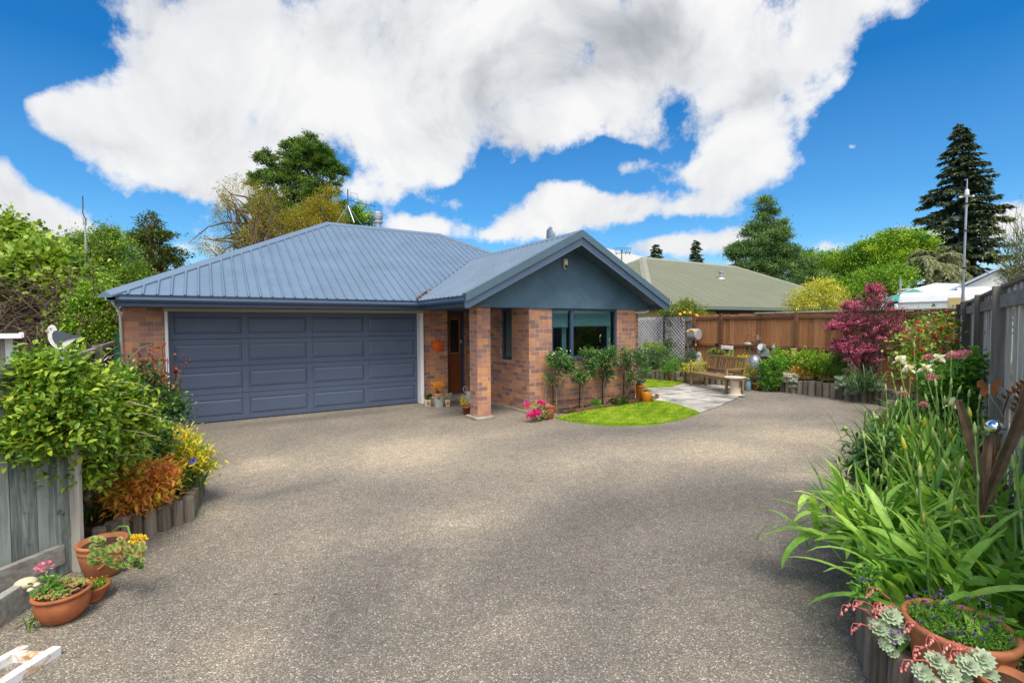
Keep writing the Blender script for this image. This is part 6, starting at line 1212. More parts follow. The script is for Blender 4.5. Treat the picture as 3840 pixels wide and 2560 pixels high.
c = PX(1735, 815, 13.9); c[2] = .3; tp = PX(1739, 768, 13.9); t = thing('driftwood_post', 'twisted driftwood stake wound with rusty chain beside the tap', 'post', c); q = MB(); q.tube(limb(c, tp, 0, 9, .02), [.07, .06, .065, .05, .055, .045, .06, .05, .03], 8); q.build('stake', MT['log_wood'], t)
q = MB(); P = [c+(tp-c)*s+[.10*math.cos(s*34)*(1-.3*s)-.02, .12*math.sin(s*34), 0] for s in np.linspace(.25, .95, 60)]; q.tube(P, .016, 5); q.build('chain', MT['rust'], t)
c = PX(1756, 818, 13.6); t = thing('lantern_ornament', 'verdigris lantern shaped ornament with a round dial on a post', 'ornament', c*[1, 1, 0]+[0, 0, .28]); q = MB(); q.ob(c+[0, 0, -.36], (.06, 0, 0), (0, .06, 0), (0, 0, .34)); q.build('post', MT['rail_brown'], t)
vg = paint('verdigris', (.24, .30, .28), .6, .2, 12, .2, .2); q = MB(); q.ob(c+[0, 0, .015], (.10, 0, 0), (0, .22, 0), (0, 0, .02)); q.ob(c+[0, 0, .06], (.09, 0, 0), (0, .17, 0), (0, 0, .03)); q.ob(c+[0, 0, .15], (.07, 0, 0), (0, .09, 0), (0, 0, .07)); q.lathe(c+[0, -.26, .08], [(.05, 0), (.055, .04), (.055, .16), (.07, .18), (.03, .24), (.012, .30)], 8); q.build('housing', vg, t, bevel=.004)
q = MB(); q.tube([c+[-.02, .05, .25], c+[-.10, .06, .27]], .115, 22); q.build('dial_ring', vg, t); q = MB(); q.tube([c+[-.101, .06, .27], c+[-.106, .06, .271]], .09, 22); q.build('dial', MT['white_plastic'], t)
c = PX(1732.5, 850, 13.1); c[2] = .30; zt = PX(1732.5, 814, 13.1)[2]; H = zt-c[2]; q = MB(); q.lathe(c, [(.08, 0), (.16, H*.12), (.215, H*.35), (.22, H*.5), (.19, H*.74), (.12, H*.92), (.05, H*.985), (.001, H)], 32, wob=.003); solo(q, 'stone_egg', MT['egg_metal'], 'large grey ribbed stone egg standing in the back bed', 'garden ornament', smooth=True)
c = PX(1605, 838, 13.2); zt = PX(1605, 808, 13.2)[2]; c[2] = .28; H = zt-.28-.0; t = thing('owl_statue', 'grey stone owl statue in the bed behind the left end of the bench', 'statue', c); q = MB(); q.lathe(c, [(.10, 0), (.12, H*.1), (.13, H*.35), (.12, H*.55), (.08, H*.68), (.085, H*.78), (.08, H*.9), (.04, H), (.001, H*1.01)], 16); q.build('body', MT['stone_grey'], t, smooth=True); q = MB()
for s in (-.035, .035): q.ball(c+[-.075, s, H*.82], .022, .022, .022, 8)
q.build('eyes', MT['galv_dark'], t); q = MB(); q.tube([c+[-.08, 0, H*.78], c+[-.11, 0, H*.74]], [.015, .003], 6); q.build('beak', MT['stone_grey'], t)
c = G(1688, 909); k_ = (.534*c[0]+.845*c[1])/1110.4; H = 44*k_; t = thing('birdbath', 'cream stone birdbath in front of the right bench arm', 'birdbath', c); q = MB(); q.lathe(c, [(.17, 0), (.17, .03), (.14, .05), (.125, .10), (.105, H*.45), (.10, H*.75), (.13, H*.82), (.13, H*.86), (.09, H*.88)], 28); q.build('pedestal', MT['birdbath_stone'], t, smooth=False)
q = MB(); q.lathe(c, [(.10, H*.87), (.22, H*.91), (.255, H*.97), (.26, H), (.245, H), (.20, H*.965), (.001, H*.955)], 32); q.build('bowl', MT['birdbath_stone'], t, smooth=False); q = MB(); q.lathe(c, [(.24, 0.026), (.24, .034), (.001, .034)], 24); q.build('base_slab', MT['stone_grey'], t)
c = PX(1821, 870, 13.2); zt = PX(1821, 801, 13.2)[2]; c[2] = .28; q = MB(); q.lathe(c, [(.02, 0), (.02, zt-.55), (.05, zt-.5), (.06, zt-.3), (.085, zt-.285), (.085, zt-.27)], 12); solo(q, 'rain_gauge', paint('gauge_yellow', (.62, .60, .18), .4), 'pale yellow rain gauge on a stake above the ferns', 'rain gauge', smooth=False)
def back_pot(label, xl, xr, yt, yb, mat, shape, **k): return pot_px(label, xl, xr, yt, yb, mat, shape, **k)
c, r, h, _ = back_pot('small terracotta pot left of the bench, farthest left in its row', 1531, 1549, 862, 878.5, MT['terracotta'], 'taper'); q = MB(); t = plant('succulent', 'small pale succulents in the leftmost terracotta pot', 'succulent', c+[0, 0, h])
for i in range(16): rosette(q, c+[RNG.normal(0, .06), RNG.normal(0, .06), h+.02], .02, 8, .05, .02, RNG.uniform(.3, .8), .5, 3)
q.build('foliage', MT['lf_succ'], t)
back_pot('fluted beige pot left of the bench, in the middle of its row', 1550, 1575, 864, 881, MT['beige_pot'], 'round'); back_pot('wide fluted beige pot partly behind the bench leg', 1575, 1618, 858, 884, MT['beige_pot'], 'round')
c, r, h, _ = back_pot('wide green glazed pot right of the birdbath', 1699, 1727, 874, 895, paint('green_glaze', (.22, .26, .18), .4, .2, 8), 'belly')
t = plant('grass_bush', 'round mound of fine grassy foliage in the green glazed pot', 'shrub', c+[0, 0, h]); q = MB(); crown(q, [(c+[0, 0, h+.20], (.30, .30, .26))], 60, 40, .04, .05, .010, 'd', shell=(.4, 1)); q.build('foliage', MT['lf_lavender'] and MT['lf_yellowgreen'], t)
c, r, h, _ = back_pot('terracotta pot with small greenery right of the green pot', 1726, 1748, 880, 896.5, MT['terracotta'], 'taper'); t = plant('small_plant', 'fine green seedlings in the terracotta pot by the logs', 'plant', c+[0, 0, h]); q = MB(); crown(q, [(c+[0, 0, h+.06], (.12, .12, .10))], 18, 12, .03, .04, .008, 'd', shell=(.2, 1)); q.build('foliage', MT['lf_dark'], t)
c = G(1718, 897); q = MB(); q.lathe(c, [(.075, 0), (.08, .02), (.07, .22), (.04, .25), (.045, .30), (.06, .31), (.02, .36)], 14); solo(q, 'blue_jar', paint('jar_blue', (.12, .22, .27), .35), 'small blue grey jar between the green pot and the terracotta pot', 'jar', smooth=True)
back_pot('little terracotta pot tucked behind the logs near the egg', 1736, 1748, 842, 852, MT['terracotta_light'], 'taper') if False else None
# ================= iris bed =================
def iris(label, base, n, L, w_, stalks, mat='lf_iris', th0=.45, th1=2.5, flowers=(), k=10, bias=None, spread=.13):
    base = np.array(base, float); t = plant('iris_plant', label, 'iris', base); q = MB(); P = base+np.c_[RNG.normal(0, spread, (n, 2)), np.zeros(n)]; az = RNG.uniform(0, 2*math.pi, n)
    if bias is not None: az = np.where(RNG.random(n) < .5, RNG.normal(bias, .8, n), az)
    blades(q, P, az, L*RNG.uniform(.6, 1.12, n), w_*RNG.uniform(.7, 1.15, n), np.abs(RNG.normal(.22, th0, n)), RNG.uniform(.15, 1, n)*th1, np.clip(RNG.normal(.48, .2, n), 0, 1), k, pw=1.35); q.build('leaves', MT[mat], t, smooth=True)
    for (x, y, fd_) in stalks:
        tp = W(x, y, fd_); b0 = base+np.array([*RNG.normal(0, .07, 2), 0]); P = limb(b0, tp, 0, 8, .008); q = MB(); q.tube(P, np.linspace(.0085, .0045, 8), 6); st_ = q.build('flower_stalk', MT['stem_green'], t); d = nrm(P[-1]-P[-2])
        fl = (x, y) in flowers
        for (s, off, rr, hh) in ((1., 0, .0105, .085), (.86, .014, .0085, .065), (.70, -.014, .008, .06)):
            i = s*7; j = min(int(i), 6); c = P[j]+(P[j+1]-P[j])*(i-j)+np.array([off, off*.5, 0]); pts = [c, c+d*hh*.25+[off*.3, 0, 0], c+d*hh*.6+[off*.5, 0, 0], c+d*hh]; q = MB(); q.tube(pts, [rr*.45, rr*1.1, rr, .0015], 7, RNG.random()); q.build('bud', MT['lf_bamboo'] if RNG.random() < .2 else MT['bud_green'], st_, smooth=True)
        if fl:
            q = MB(); m = 6; an = np.arange(m)*math.pi/3; up_ = np.array([(0, 0, 1.)]*m); D = np.stack([np.cos(an), np.sin(an), np.where(np.arange(m) % 2, 1.6, -.15)], -1); leaves(q, np.repeat((tp+[0, 0, .02])[None], m, 0), D, .085, .075, RNG.random(m), 'o', .3, up=None); leaves(q, np.repeat((tp+[0, 0, .02])[None], m, 0), D*[1, 1, .8]+RNG.normal(0, .1, (m, 3)), .07, .06, RNG.random(m), 'o', .3); q.build('flower', MT['fl_white'], st_)
    return t
Z = .25
iris('iris clump with the longest arching leaves reaching over the drive', (3.72, 1.38, Z), 80, .66, .056, [(1930, 1082, 3.15), (2012, 1100, 3.0), (2050, 1062, 3.0), (1977, 1098, 3.3) if False else (2030, 1030, 3.1)], bias=2.6)
iris('iris clump behind the big terracotta pot', (3.25, .92, Z), 84, .62, .060, [(2113, 1100, 2.6), (2080, 1035, 2.7), (2205, 1080, 2.5)], bias=2.4)
iris('iris clump against the fence behind the terracotta pot', (3.7, .80, Z), 66, .62, .056, [(2240, 1000, 2.9), (2180, 1085, 2.8)])
iris('iris clump at the right edge of the picture below the fence', (3.45, .58, Z), 56, .60, .056, [(2330, 1080, 2.6), (2345, 1035, 2.7)])
iris('iris clump in the middle of the bed with tall yellow tipped buds', (4.35, 1.25, Z), 74, .62, .050, [(2145, 1010, 3.3), (2120, 985, 3.4), (2185, 1010, 3.3), (2093, 1000, 3.5)], bias=2.3)
iris('iris clump beside the black jar', (4.25, 1.62, Z), 46, .56, .046, [(2010, 905+60, 3.9), (1985, 1010, 3.9)], bias=2.6)
iris('iris clump below the mirror ball', (4.75, 1.05, Z), 50, .58, .046, [(2230, 960, 3.6), (2262, 985, 3.6)])
iris('upright iris clump with many pale buds in front of the geranium', (5.3, 1.52, Z), 60, .62, .040, [(2200, 905, 4.2), (2170, 930, 4.2), (2225, 915, 4.2), (2150, 890, 4.3), (2130, 925, 4.3), (2183, 888, 4.3)], th0=.25, th1=1.)
iris('iris clump with a white flower low at the right by the fence', (5.6, 1.32, Z), 50, .58, .034, [(2190, 935, 4.4), (2250, 920, 4.4)], th0=.25, th1=1., flowers=[(2190, 935)])
iris('iris clump with pale green buds over the drive edge in mid bed', (5.5, 2.0, Z), 60, .55, .034, [(2035, 900, 4.8), (2055, 935, 4.8), (1948, 990, 4.6) if False else (2070, 905, 4.8)], bias=2.6)
iris('iris clump carrying the left pair of white flowers', (6.6, 2.1, Z), 70, .60, .032, [(2067, 833, 5.6), (2089, 853, 5.6), (2051, 870, 5.6), (2100, 800, 5.6)], th0=.25, th1=1.2, flowers=[(2067, 833), (2089, 853)])
iris('iris clump carrying the right pair of white flowers', (6.7, 1.85, Z), 60, .60, .032, [(2157, 829, 5.4), (2127, 852, 5.4), (2140, 805, 5.4), (2185, 820, 5.4)], th0=.25, th1=1.2, flowers=[(2157, 829), (2127, 852)])
tuft('daylily', 'fine leaved arching clump at the far end of the iris bed', 'daylily', (8.0, 2.65, Z), 150, .65, .022, 'lf_blade', .16, .4, 1.6)
tuft('daylily', 'fine leaved green clump at the drive edge beyond the peony', 'daylily', (7.0, 2.5, Z), 130, .55, .020, 'lf_blade', .16, .45, 1.6)
tuft('daylily', 'small strap leaved clump leaning out over the drive from mid bed', 'daylily', (4.35, 1.75, Z-.05), 26, .62, .024, 'lf_blade', .08, .6, 1.0)
for bx_, by_, lb in ((6.1, 1.75, 'low green filler plant behind the white irises'), (4.9, 1.5, 'low green filler plant between the middle iris clumps'), (3.9, 1.1, 'low green filler plant among the front irises'), (8.6, 2.7, 'leafy green filler plant below the geranium'), (9.8, 3.2, 'leafy green filler plant under the red flowered shrub')):
    q = MB(); t = plant('small_plant', lb, 'plant', (bx_, by_, .24)); crown(q, [((bx_, by_, .34), (.42, .28, .18))], 90, 16, .05, .04, .02, 'o', shell=(.2, 1), aof=-.1); q.build('foliage', MT['lf_ger'], t)
n = 900; q = MB(); xs = RNG.uniform(2.9, 9, n); P = np.c_[xs, .3153*xs-.709+RNG.uniform(.1, 1.2, n)*np.clip((xs-1)/4, .4, 1), np.full(n, .26)]
leaves(q, P, sph(n)*[1, 1, .3], .12, .016, RNG.random(n)); tag(q.build('dry_leaves', MT['lf_brownleaf']), 'dry brown leaves lying between the irises', None, None, 'stuff')
# geranium bush with pink heads
fd = 6.1; b = gnd(2195, fd, .25); t = plant('geranium', 'tall bushy geranium with pink flower heads against the grey fence', 'geranium', b); q = MB(); C = crown(q, blobs_px([(2190, 905, 52, 55, .6), (2215, 860, 38, 35, .6), (2150, 880, 35, 35, .6), (2200, 960, 45, 45, .6), (2235, 830, 22, 20, .5)], fd), 190, 14, .07, .062, .066, 'r', shell=(.5, 1.05), amod=.2, outw=.8); q.build('foliage', MT['lf_ger'], t)
q = MB(); q2 = MB()
for x, y, r_ in ((2200, 816, .065), (2215, 812, .05), (2188, 818, .045), (2140, 866, .045), (2122, 930, .032), (2132, 820, .03), (2075, 905, .03)): p = W(x, y, fd-.35); q = MB(); florets(q, p, r_, 90, .03); q.build('flower_head', MT['fl_pink'], t); q2.tube(limb(p-[0, 0, .22], p, 0, 4, .02), .004, 4)
q2.build('stem', MT['stem_green'], t)
# peony
fd = 4.5; b = gnd(2030, fd, .24); t = plant('peony', 'peony with dark divided leaves and two round buds at the drive edge', 'peony', b); q = MB(); crown(q, blobs_px([(1990, 1050, 40, 26, .8), (2020, 1060, 45, 35, .8), (1985, 1085, 26, 20, .8), (2040, 1020, 30, 25, .8)], fd), 60, 11, .05, .10, .032, 'o', shell=(.4, 1.1), curl=.35, outw=.9, drop=.2); q.build('foliage', MT['lf_rose'] and leafm('lf_peony', [(.03, .09, .025), (.06, .15, .035), (.11, .22, .06)]), t)
q, q2, q3 = MB(), MB(), MB()
for x, y in ((1941, 988), (2012, 964)):
    p = W(x, y, fd); q.tube(limb(gnd(2020, fd, .4), p, .03, 6, .02), .006, 6); q2.ball(p+[0, 0, .02], .024, .024, .024, 14); leaves(q3, np.repeat(p[None], 5, 0), np.c_[np.cos(np.arange(5)*1.26), np.sin(np.arange(5)*1.26), np.zeros(5)], .05, .015, .5)
q.build('stem', MT['stem_green'], t); q2.build('bud', MT['bud_green'], t, smooth=True); q3.build('bud_leaves', MT['lf_peony'], t)
# black glazed jar
c = W(2150, 1110, 4.0); c[2] = .25; q = MB(); q.lathe(c, [(.03, 0), (.05, .03), (.062, .10), (.05, .17), (.042, .20), (.056, .235), (.052, .235), (.038, .20)], 24); solo(q, 'glazed_jar', MT['black_glaze'], 'small black glossy glazed jar among the irises', 'jar', smooth=True)
# rusty metal flower with blades, seed heads and butterfly
fd = 3.0; b = W(2256, 1178, fd); t = thing('metal_flower', 'rusty metal garden sculpture of long brown blades and seed heads', 'garden ornament', b)
def mblade(pts, ws, name='blade'):
    P = np.array([W(x, y, f) for x, y, f in pts]); q = MB(); ts = np.linspace(0, 1, 14); idx = ts*(len(P)-1); i0 = np.clip(idx.astype(int), 0, len(P)-2); Cc = P[i0]+(P[i0+1]-P[i0])*(idx-i0)[:, None]; w_ = np.interp(ts, np.linspace(0, 1, len(ws)), ws); V = []
    for c_, w in zip(Cc, w_): V += [c_-rgt*w, c_+ray(2250, 1000)*.012, c_+rgt*w]
    F = [(3*i+j, 3*i+j+1, 3*i+j+4, 3*i+j+3) for i in range(13) for j in (0, 1)]; q.add(V, F); q.build(name, MT['rust_brown'], t, solid=.003)
mblade([(2256, 1178, 3.0), (2250, 1080, 3.0), (2225, 990, 2.98), (2201, 918, 2.95)], [.012, .034, .036, .02])
mblade([(2257, 1178, 3.0), (2262, 1100, 3.0), (2272, 1000, 3.05)], [.012, .034, .028])
mblade([(2258, 1178, 3.0), (2290, 1090, 2.95), (2330, 1000, 2.9), (2356, 920, 2.85), (2362, 880, 2.85)], [.012, .040, .042, .036, .03])
q = MB(); q.tube([W(2258, 1178, 3.02), W(2276, 1080, 3.05), W(2287, 995, 3.05)], .007, 6); q.tube(limb(W(2262, 1150, 3.05), W(2318, 905, 3.0), .02, 7, .01), .005, 5); q.tube([b*[1, 1, 0]+[0, 0, .2], b], .012, 6); q.build('stalk', MT['rust'], t)
q = MB()
for sx0, sy0, sx1, sy1, n in ((2310, 915, 2368, 868, 12), (2330, 945, 2345, 900, 8)):
    for i in range(n):
        u = i/(n-1); p = W(sx0+(sx1-sx0)*u, sy0+(sy1-sy0)*u, 2.95); d = nrm(rgt*RNG.uniform(.2, 1)*(1 if i % 2 else -1)+np.array([0, 0, .8])); q.tube([p, p+d*.014, p+d*.03, p+d*.042], [.003, .009, .008, .001], 7)
q.build('seed_head', MT['rust'], t, smooth=True)
p = W(2272, 893, 2.95); t = thing('butterfly_ornament', 'rusty metal butterfly perched on a wire by the mirror ball', 'ornament', p); q = MB()
for sg in (-1, 1):
    for (dz, L_) in ((.03, .075), (-.022, .055)):
        q.prism([p, p+rgt*sg*L_*.55+[0, 0, dz+.03], p+rgt*sg*L_+[0, 0, dz+.018], p+rgt*sg*L_*1.02+[0, 0, dz-.012], p+rgt*sg*L_*.5+[0, 0, dz-.028]], ray(2272, 893)*.002)
q.build('wing', MT['rust'], t); q = MB(); q.tube([p-[0, 0, .03], p+[0, 0, .03]], .005, 6); q.tube(limb(p-[0, 0, .03], W(2352, 1010, 2.95), -.05, 8, .02), .002, 4); q.build('body', MT['galv'], t)
p = W(2286, 981, 3.04); t = thing('mirror_ball', 'mirror polished steel ball on a stake in the iris bed', 'mirror ball', p*[1, 1, 0]+[0, 0, .25]); q = MB(); q.ball(p, .052, .052, .046, 32); q.build('ball', MT['mirror'], t, smooth=True); q = MB(); q.tube([p*[1, 1, 0]+[0, 0, .25], p-[0, 0, .045]], .007, 8); q.build('stake', MT['bark_pale'], t)
# shelf rail end and stone on the right fence
p = np.array([8.15, fl_(8.15)+.11, 1.13]); q = MB(); q.ball(p+[0, -.01, .055], .06, .035, .022, 12); solo(q, 'pebble', MT['cream_pot'], 'smooth pale pebble resting on the middle rail of the grey fence', 'pebble', smooth=True)
# ================= big terracotta pot =================
c = G(2195, 1500, .22); fd = 2.15; cc_ = W(2203, 1430, fd); c = cc_*[1, 1, 0]+[0, 0, .24]; rim = .200; hh = cc_[2]-.24
pot('flower_pot', 'large low terracotta bowl of violas in the foreground at the right', c, [(rim*.68, 0), (rim*.80, hh*.2), (rim*.82, hh*.24), (rim*.81, hh*.27), (rim*.84, hh*.31), (rim*.83, hh*.34), (rim*.93, hh*.72), (rim*.94, hh*.80), (rim*1.0, hh*.86), (rim*1.03, hh*.94), (rim*1.0, hh)], MT['terracotta_light'], 48, hh*.88)
t = plant('violas', 'purple violas with fine green leaves filling the large terracotta bowl', 'violas', c+[0, 0, hh]); q = MB(); n = 2600; a = RNG.uniform(0, 6.283, n); r_ = rim*.86*np.sqrt(RNG.random(n)); hgt_ = .02+.05*RNG.random(n)*(1-.5*(r_/rim)); P = c+np.c_[r_*np.cos(a), r_*np.sin(a), hh*.88+hgt_*RNG.random(n)]; cl = .5+.3*np.sin(P[:, 0]*40)*np.sin(P[:, 1]*37)
leaves(q, P, sph(n)+[0, 0, .5], RNG.uniform(.014, .03, n), .007, np.clip(cl+RNG.normal(0, .15, n), 0, 1)); P2 = []
q3 = MB()
for i in range(46):
    a = RNG.uniform(0, 6.283); r0_ = rim*.85*math.sqrt(RNG.random()); p0 = c+[r0_*math.cos(a), r0_*math.sin(a), hh*.88]; p1 = p0+[RNG.normal(0, .015), RNG.normal(0, .015), RNG.uniform(.04, .14)]; q3.tube(limb(p0, p1, 0, 4, .03), .0012, 3, cap=False); m = 8; tt = RNG.random((m, 1)); leaves(q, p0+(p1-p0)*tt, sph(m)+[0, 0, .4], .016, .005, RNG.random(m)); P2.append(p1)
q.build('foliage', MT['lf_ger'], t); q3.build('stem', MT['stem_green'], t)
for p in P2: q = MB(); D = sph(5)*[1, 1, .4]-ray(2200, 1430)*.3+[0, 0, .2]; leaves(q, np.repeat(p[None], 5, 0), D, .0125, .011, RNG.random(5)); q.build('flower', MT['fl_purple'], t)
# pale echeverias with pink nodding stalks
def echev(label, spots, stalks, fd):
    t = plant('echeveria', label, 'succulent', W(spots[0][0], spots[0][1], fd)*[1, 1, 0]+[0, 0, .28]); q = MB(); tw = -ray(spots[0][0], spots[0][1])
    for x, y, s in spots: rosette(q, W(x, y, fd-.02), s, 13, .040*s, .027*s, .5, .26, 6, up=tw*.6+[0, 0, .7]+RNG.normal(0, .15, 3))
    q.build('rosettes', MT['lf_succ'], t, smooth=True)
    for x0, y0, x1, y1 in stalks:
        p0 = W(x0, y0, fd); p1 = W(x1, y1, fd-.05); P = limb(p0, p1, .10, 8, .01); e = p1+nrm(p1-p0)*.01+rgt*-.025; e2 = e+[0, 0, -.02]-rgt*.008; P = np.vstack([P, e, e2, e2-[0, 0, .025]]); q, q2 = MB(), MB(); q.tube(P, np.linspace(.0030, .0016, len(P)), 5); st_ = q.build('flower_stalk', MT['stem_pink'], t)
        for k in range(9): c_ = P[-1]+(P[-4]-P[-1])*k/8+RNG.normal(0, .003, 3); q2.ball(c_, .0045, .0045, .0065, 6, RNG.random())
        q2.build('flower_buds', MT['fl_coral'], st_)
echev('pale green echeveria rosettes with pink nodding stalks left of the large bowl', [(2020, 1445, 1.2), (2052, 1462, 1.2), (2045, 1415, 1.3), (2075, 1430, 1.1), (2035, 1480, .9), (2080, 1455, 1.), (2050, 1500, .8)], [(2030, 1440, 1952, 1390), (2040, 1430, 1978, 1380), (2065, 1410, 2010, 1350), (2060, 1420, 2025, 1385), (2035, 1470, 1975, 1432), (2070, 1400, 2030, 1395)], 2.25)
echev('pale green echeveria rosettes with pink stalks in front of the large bowl', [(2150, 1520, 1.1), (2120, 1545, 1.), (2180, 1545, 1.1), (2225, 1530, 1.25), (2255, 1515, 1.2), (2210, 1560, 1.), (2140, 1570, 1.), (2270, 1550, 1.)], [(2185, 1530, 2100, 1430), (2180, 1540, 2120, 1485), (2225, 1520, 2150, 1460), (2160, 1540, 2095, 1515), (2240, 1510, 2190, 1475), (2255, 1500, 2205, 1490)], 1.95)
c = W(2310, 1575, 1.9); c[2] = .22; pot('flower_pot', 'rim of a small terracotta pot cut off by the bottom right corner', c+[0, 0, .0], [(.06, 0), (.085, .18), (.095, .185), (.10, .205)], MT['terracotta_light'], 24, .17)
q = MB(); n = 16; P = W(2315, 1465, 2.1)+RNG.normal(0, 1, (n, 3))*[.05, .05, .07]; t = plant('geranium', 'young bright green geranium leaves beside the large bowl at the right edge', 'geranium', W(2330, 1520, 2.1)*[1, 1, 0]+[0, 0, .25]); leaves(q, P, sph(n)*[1, 1, .3]+[0, 0, .1], .045, .05, RNG.uniform(.6, 1, n), 'r'); q.build('foliage', MT['lf_ger'], t); q = MB()
for p in P[:8]: q.tube([p*[1, 1, 0]+[0, 0, .25], p], .002, 4)
q.build('stem', MT['stem_green'], t)
t = plant('small_plant', 'small violas and herbs between the echeverias and the drive', 'plant', G(2060, 1480, .28)); q = MB(); crown(q, blobs_px([(2085, 1500, 18, 26, .8), (1985, 1350, 20, 25, .8), (1995, 1320, 20, 15, .8)], 2.3), 26, 18, .02, .03, .012, 'o', shell=(.2, 1)); q.build('foliage', MT['lf_ger'], t); q = MB()
for x, y in ((2048, 1452), (2063, 1450), (1985, 1300), (1995, 1330), (1978, 1330), (2055, 1475)): leaves(q, np.repeat(W(x, y, 2.15)[None], 5, 0), sph(5), .014, .012, RNG.random(5))
q.build('flowers', MT['fl_purple'], t)
# ================= sky, sun, camera =================
wd = bpy.data.worlds.new('World'); SC.world = wd; wd.use_nodes = True; nt = wd.node_tree; nt.nodes.clear()
out = nt.nodes.new('ShaderNodeOutputWorld'); bgn = nt.nodes.new('ShaderNodeBackground'); nt.links.new(bgn.outputs[0], out.inputs[0]); bgn.inputs[1].default_value = SKY_S
sky = nt.nodes.new('ShaderNodeTexSky'); sky.sky_type = 'NISHITA'; sky.sun_disc = False; sky.sun_elevation = R(SUN_EL); sky.sun_rotation = R(SUN_AZ)
sky.air_density = 1.0; sky.dust_density = .3; sky.ozone_density = 3.0
hs = nt.nodes.new('ShaderNodeHueSaturation'); nt.links.new(sky.outputs[0], hs.inputs['Color']); hs.inputs['Saturation'].default_value = 1.85; hs.inputs['Value'].default_value = SKY_V
hs.inputs['Hue'].default_value = .502
tc = nt.nodes.new('ShaderNodeTexCoord'); sx = nt.nodes.new('ShaderNodeSeparateXYZ'); nt.links.new(tc.outputs['Generated'], sx.inputs[0])
az = mth(nt, 'ARCTAN2', sx.outputs[0], sx.outputs[1]); el = mth(nt, 'ARCSINE', sx.outputs[2])
cv = nt.nodes.new('ShaderNodeCombineXYZ'); nt.links.new(az, cv.inputs[0]); nt.links.new(el, cv.inputs[1])
nz = noise(nt, cv.outputs[0], 5.2, 12, .62, .0); nz2 = noise(nt, cv.outputs[0], 2.8, 7, .55, .0)
BL = []
def cb(x, y, rx, ry, wt, rot=0):
    d = nrm(ray(x, y)); BL.append((math.atan2(d[0], d[1]), math.asin(d[2]), rx/1110*max(.6, 1/(1+((x-1176)/1110)**2)**.9), ry/1110, R(rot), wt))
# cloud banks
cb(1100, 60, 820, 300, 1.7, 4); cb(1030, 190, 220, 110, 1.3, 0); cb(1700, 190, 160, 110, 1.2, 0); cb(360, 330, 260, 90, .8, 8); cb(1480, 330, 160, 60, .5); cb(560, 150, 480, 260, 1.6, 0); cb(300, 270, 330, 150, 1.5, 12); cb(330, 120, 200, 130, .8, -20); cb(110, 245, 170, 75, 1.0, 10); cb(1330, 450, 230, 60, 1.1, -6); cb(1130, 540, 120, 34, .8); cb(1860, 120, 150, 70, .7, 30); cb(1640, 470, 160, 60, .7); cb(150, 290, 200, 90, 1.1, 10); cb(560, 390, 360, 150, 1.5, 0); cb(420, 420, 260, 90, .9, 6); cb(900, 320, 420, 160, 1.4, -4); cb(1200, 310, 240, 110, 1.1, 0)
cb(1650, 50, 520, 200, 1.7, 20); cb(1960, 0, 260, 130, 1.2, 18); cb(1720, 330, 220, 150, 1.4, -38); cb(1620, 400, 250, 100, 1.7, 0); cb(1440, 480, 190, 60, 1.5, 0); cb(1290, 490, 210, 90, 2.1, 0); cb(1190, 520, 150, 60, .9); cb(1560, 480, 160, 60, .9)
cb(0, 400, 90, 80, 1.2); cb(70, 485, 200, 75, 1.3); cb(160, 530, 110, 40, 1.1); cb(960, 520, 190, 48, 1.9); cb(830, 440, 200, 80, 1.1); cb(420, 570, 220, 90, .9); cb(1560, 560, 190, 50, 1.7); cb(1700, 550, 90, 36, .8); cb(700, 520, 160, 60, .8)
cb(1930, 190, 130, 70, .95, 30); cb(1955, 338, 70, 30, .9); cb(2330, 505, 150, 70, 1.6); cb(2080, 550, 190, 45, 1.3); cb(1900, 570, 130, 40, 1.0); cb(2150, 420, 130, 30, .55); cb(1850, 240, 90, 60, .6); cb(1400, 220, 300, 160, .9)
# openings of blue
cb(60, 90, 260, 180, -1.3, -30); cb(1180, 405, 200, 30, -1.1, 10); cb(1420, 345, 150, 40, -1.5, -8); cb(1060, 440, 150, 34, -1.1, 0); cb(2180, 260, 420, 330, -1.6, 0); cb(2000, 450, 220, 120, -.9); cb(300, 505, 110, 40, -.6)
# unseen heavy cloud cover behind the camera, added for soft fill light
for a_, e_, r_, w_ in ((150, 35, 1.3, 2.4), (215, 35, 1.3, 2.4), (265, 35, 1.0, 2.), (110, 40, .9, 2.), (180, 62, 1.6, 2.4), (180, 12, 1.8, 1.5), (-60, 50, .6, 1.2)):
    a2 = (a_+180) % 360-180; BL.append((R(a2), R(e_), r_, r_*.6, 0, w_))
    if abs(a2) > 120: BL.append((R(a2-360 if a2 > 0 else a2+360), R(e_), r_, r_*.6, 0, w_))
cs = blobsum(nt, cv.outputs[0], BL)
den = mth(nt, 'ADD', cs, mth(nt, 'ADD', mth(nt, 'MULTIPLY_ADD', nz, 4.0, -2.22), mth(nt, 'MULTIPLY_ADD', nz2, 1.4, -.78)))
mask = ramp(nt, den, [(.0, (0, 0, 0)), (.10, (.12, .12, .12)), (.30, (.72, .72, .72)), (.50, (1, 1, 1))], 'B_SPLINE')
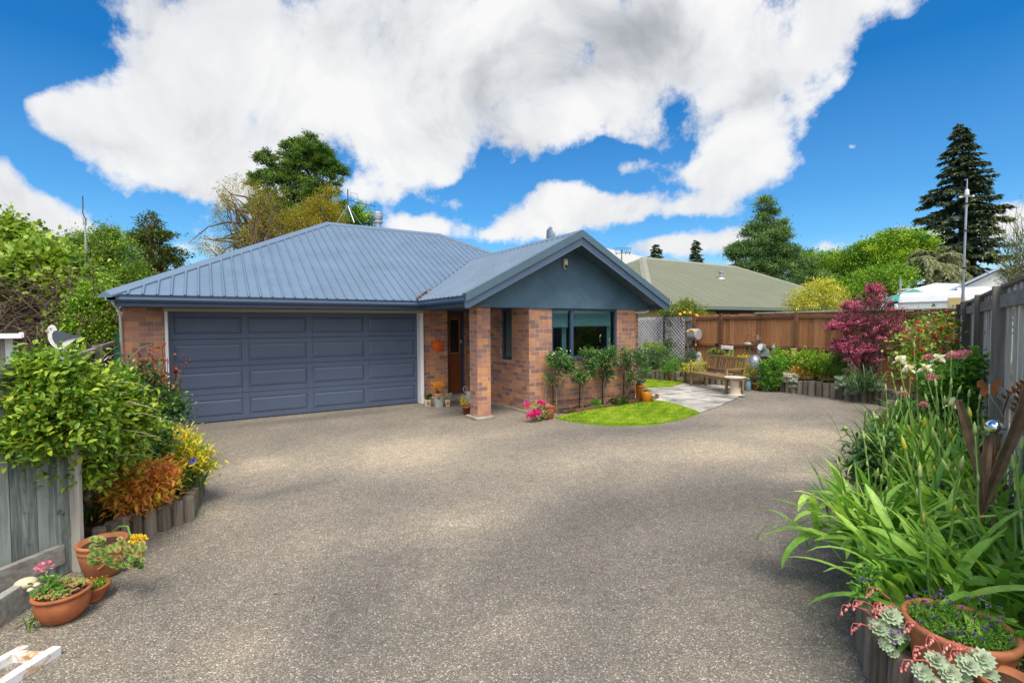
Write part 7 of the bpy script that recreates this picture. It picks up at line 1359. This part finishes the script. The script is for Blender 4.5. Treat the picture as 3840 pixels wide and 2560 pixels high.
# thick parts turn grey underneath, thin edges stay white
nz3 = noise(nt, cv.outputs[0], 4.2, 8, .58, .5)
BL.clear(); cb(1300, 170, 560, 130, .50, 5); cb(620, 40, 420, 100, .32, 0); cb(1650, 270, 260, 60, .38, 20); cb(760, 330, 380, 60, .34, 0); cb(1000, 480, 300, 60, .18); cb(420, 440, 200, 40, .3); cb(1500, 60, 260, 90, .3); cb(250, 340, 180, 40, .25)
gs = blobsum(nt, cv.outputs[0], BL); g3 = mth(nt, 'ADD', mth(nt, 'MULTIPLY_ADD', nz3, 2.2, -.84), gs)
cc = ramp(nt, g3, [(.08, (1.0, 1.0, 1.0)), (.38, (.86, .875, .90)), (.70, (.60, .62, .66)), (1., (.40, .43, .48))])
vm = nt.nodes.new('ShaderNodeVectorMath'); vm.operation = 'SCALE'; nt.links.new(cc, vm.inputs[0]); 
dt = nt.nodes.new('ShaderNodeVectorMath'); dt.operation = 'DOT_PRODUCT'; nt.links.new(tc.outputs['Generated'], dt.inputs[0]); dt.inputs[1].default_value = (math.sin(R(SUN_AZ))*math.cos(R(SUN_EL)), math.cos(R(SUN_AZ))*math.cos(R(SUN_EL)), math.sin(R(SUN_EL)))
sb = mth(nt, 'MULTIPLY_ADD', mth(nt, 'MAXIMUM', mth(nt, 'SUBTRACT', dt.outputs['Value'], .45), 0.), CLOUD_V/SKY_S*3.2, CLOUD_V/SKY_S); nt.links.new(sb, vm.inputs[3])  # clouds towards the sun brightened to raise the fill light
hz_ = ramp(nt, el, [(.02, (.5, .5, .5)), (.22, (.14, .14, .14)), (.42, (0, 0, 0))])
skc = mixc(nt, hz_, hs.outputs[0], tuple(q*.62/SKY_S for q in (.52, .72, .92)))
nt.links.new(mixc(nt, mask, skc, vm.outputs[0]), bgn.inputs[0])
sn = bpy.data.lights.new('sun', 'SUN'); sn.energy = SUN_E; sn.angle = R(SUN_A); sn.color = (1, .90, .74)
so_ = bpy.data.objects.new('sun', sn); COL.objects.link(so_); a = R(SUN_AZ); e = R(SUN_EL)
sd_ = Vector((math.sin(a)*math.cos(e), math.cos(a)*math.cos(e), math.sin(e))); so_.rotation_euler = sd_.to_track_quat('Z', 'Y').to_euler(); so_.location = (0, -5, 12)
cam = bpy.data.cameras.new('camera'); cam.sensor_width = 36; cam.lens = CF/3840*36; cam.clip_end = 2000; cam.clip_start = .05
co = bpy.data.objects.new('camera', cam); COL.objects.link(co)
fw = Vector((math.sin(CY)*math.cos(CP), math.cos(CY)*math.cos(CP), -math.sin(CP))); rt = Vector((math.cos(CY), -math.sin(CY), 0)); up = rt.cross(fw)
# roll
rt2 = rt*math.cos(CR_)-up*math.sin(CR_); up2 = rt*math.sin(CR_)+up*math.cos(CR_)
co.matrix_world = Matrix(((rt2.x, up2.x, -fw.x, 0), (rt2.y, up2.y, -fw.y, 0), (rt2.z, up2.z, -fw.z, CH), (0, 0, 0, 1)))
SC.camera = co
SC.render.engine = 'CYCLES'; SC.render.resolution_x = 1024; SC.render.resolution_y = 682
SC.view_settings.view_transform = 'Standard'; SC.view_settings.look = 'None'; SC.view_settings.exposure = EXPO; SC.view_settings.gamma = 1; SC.view_settings.use_curve_mapping = False
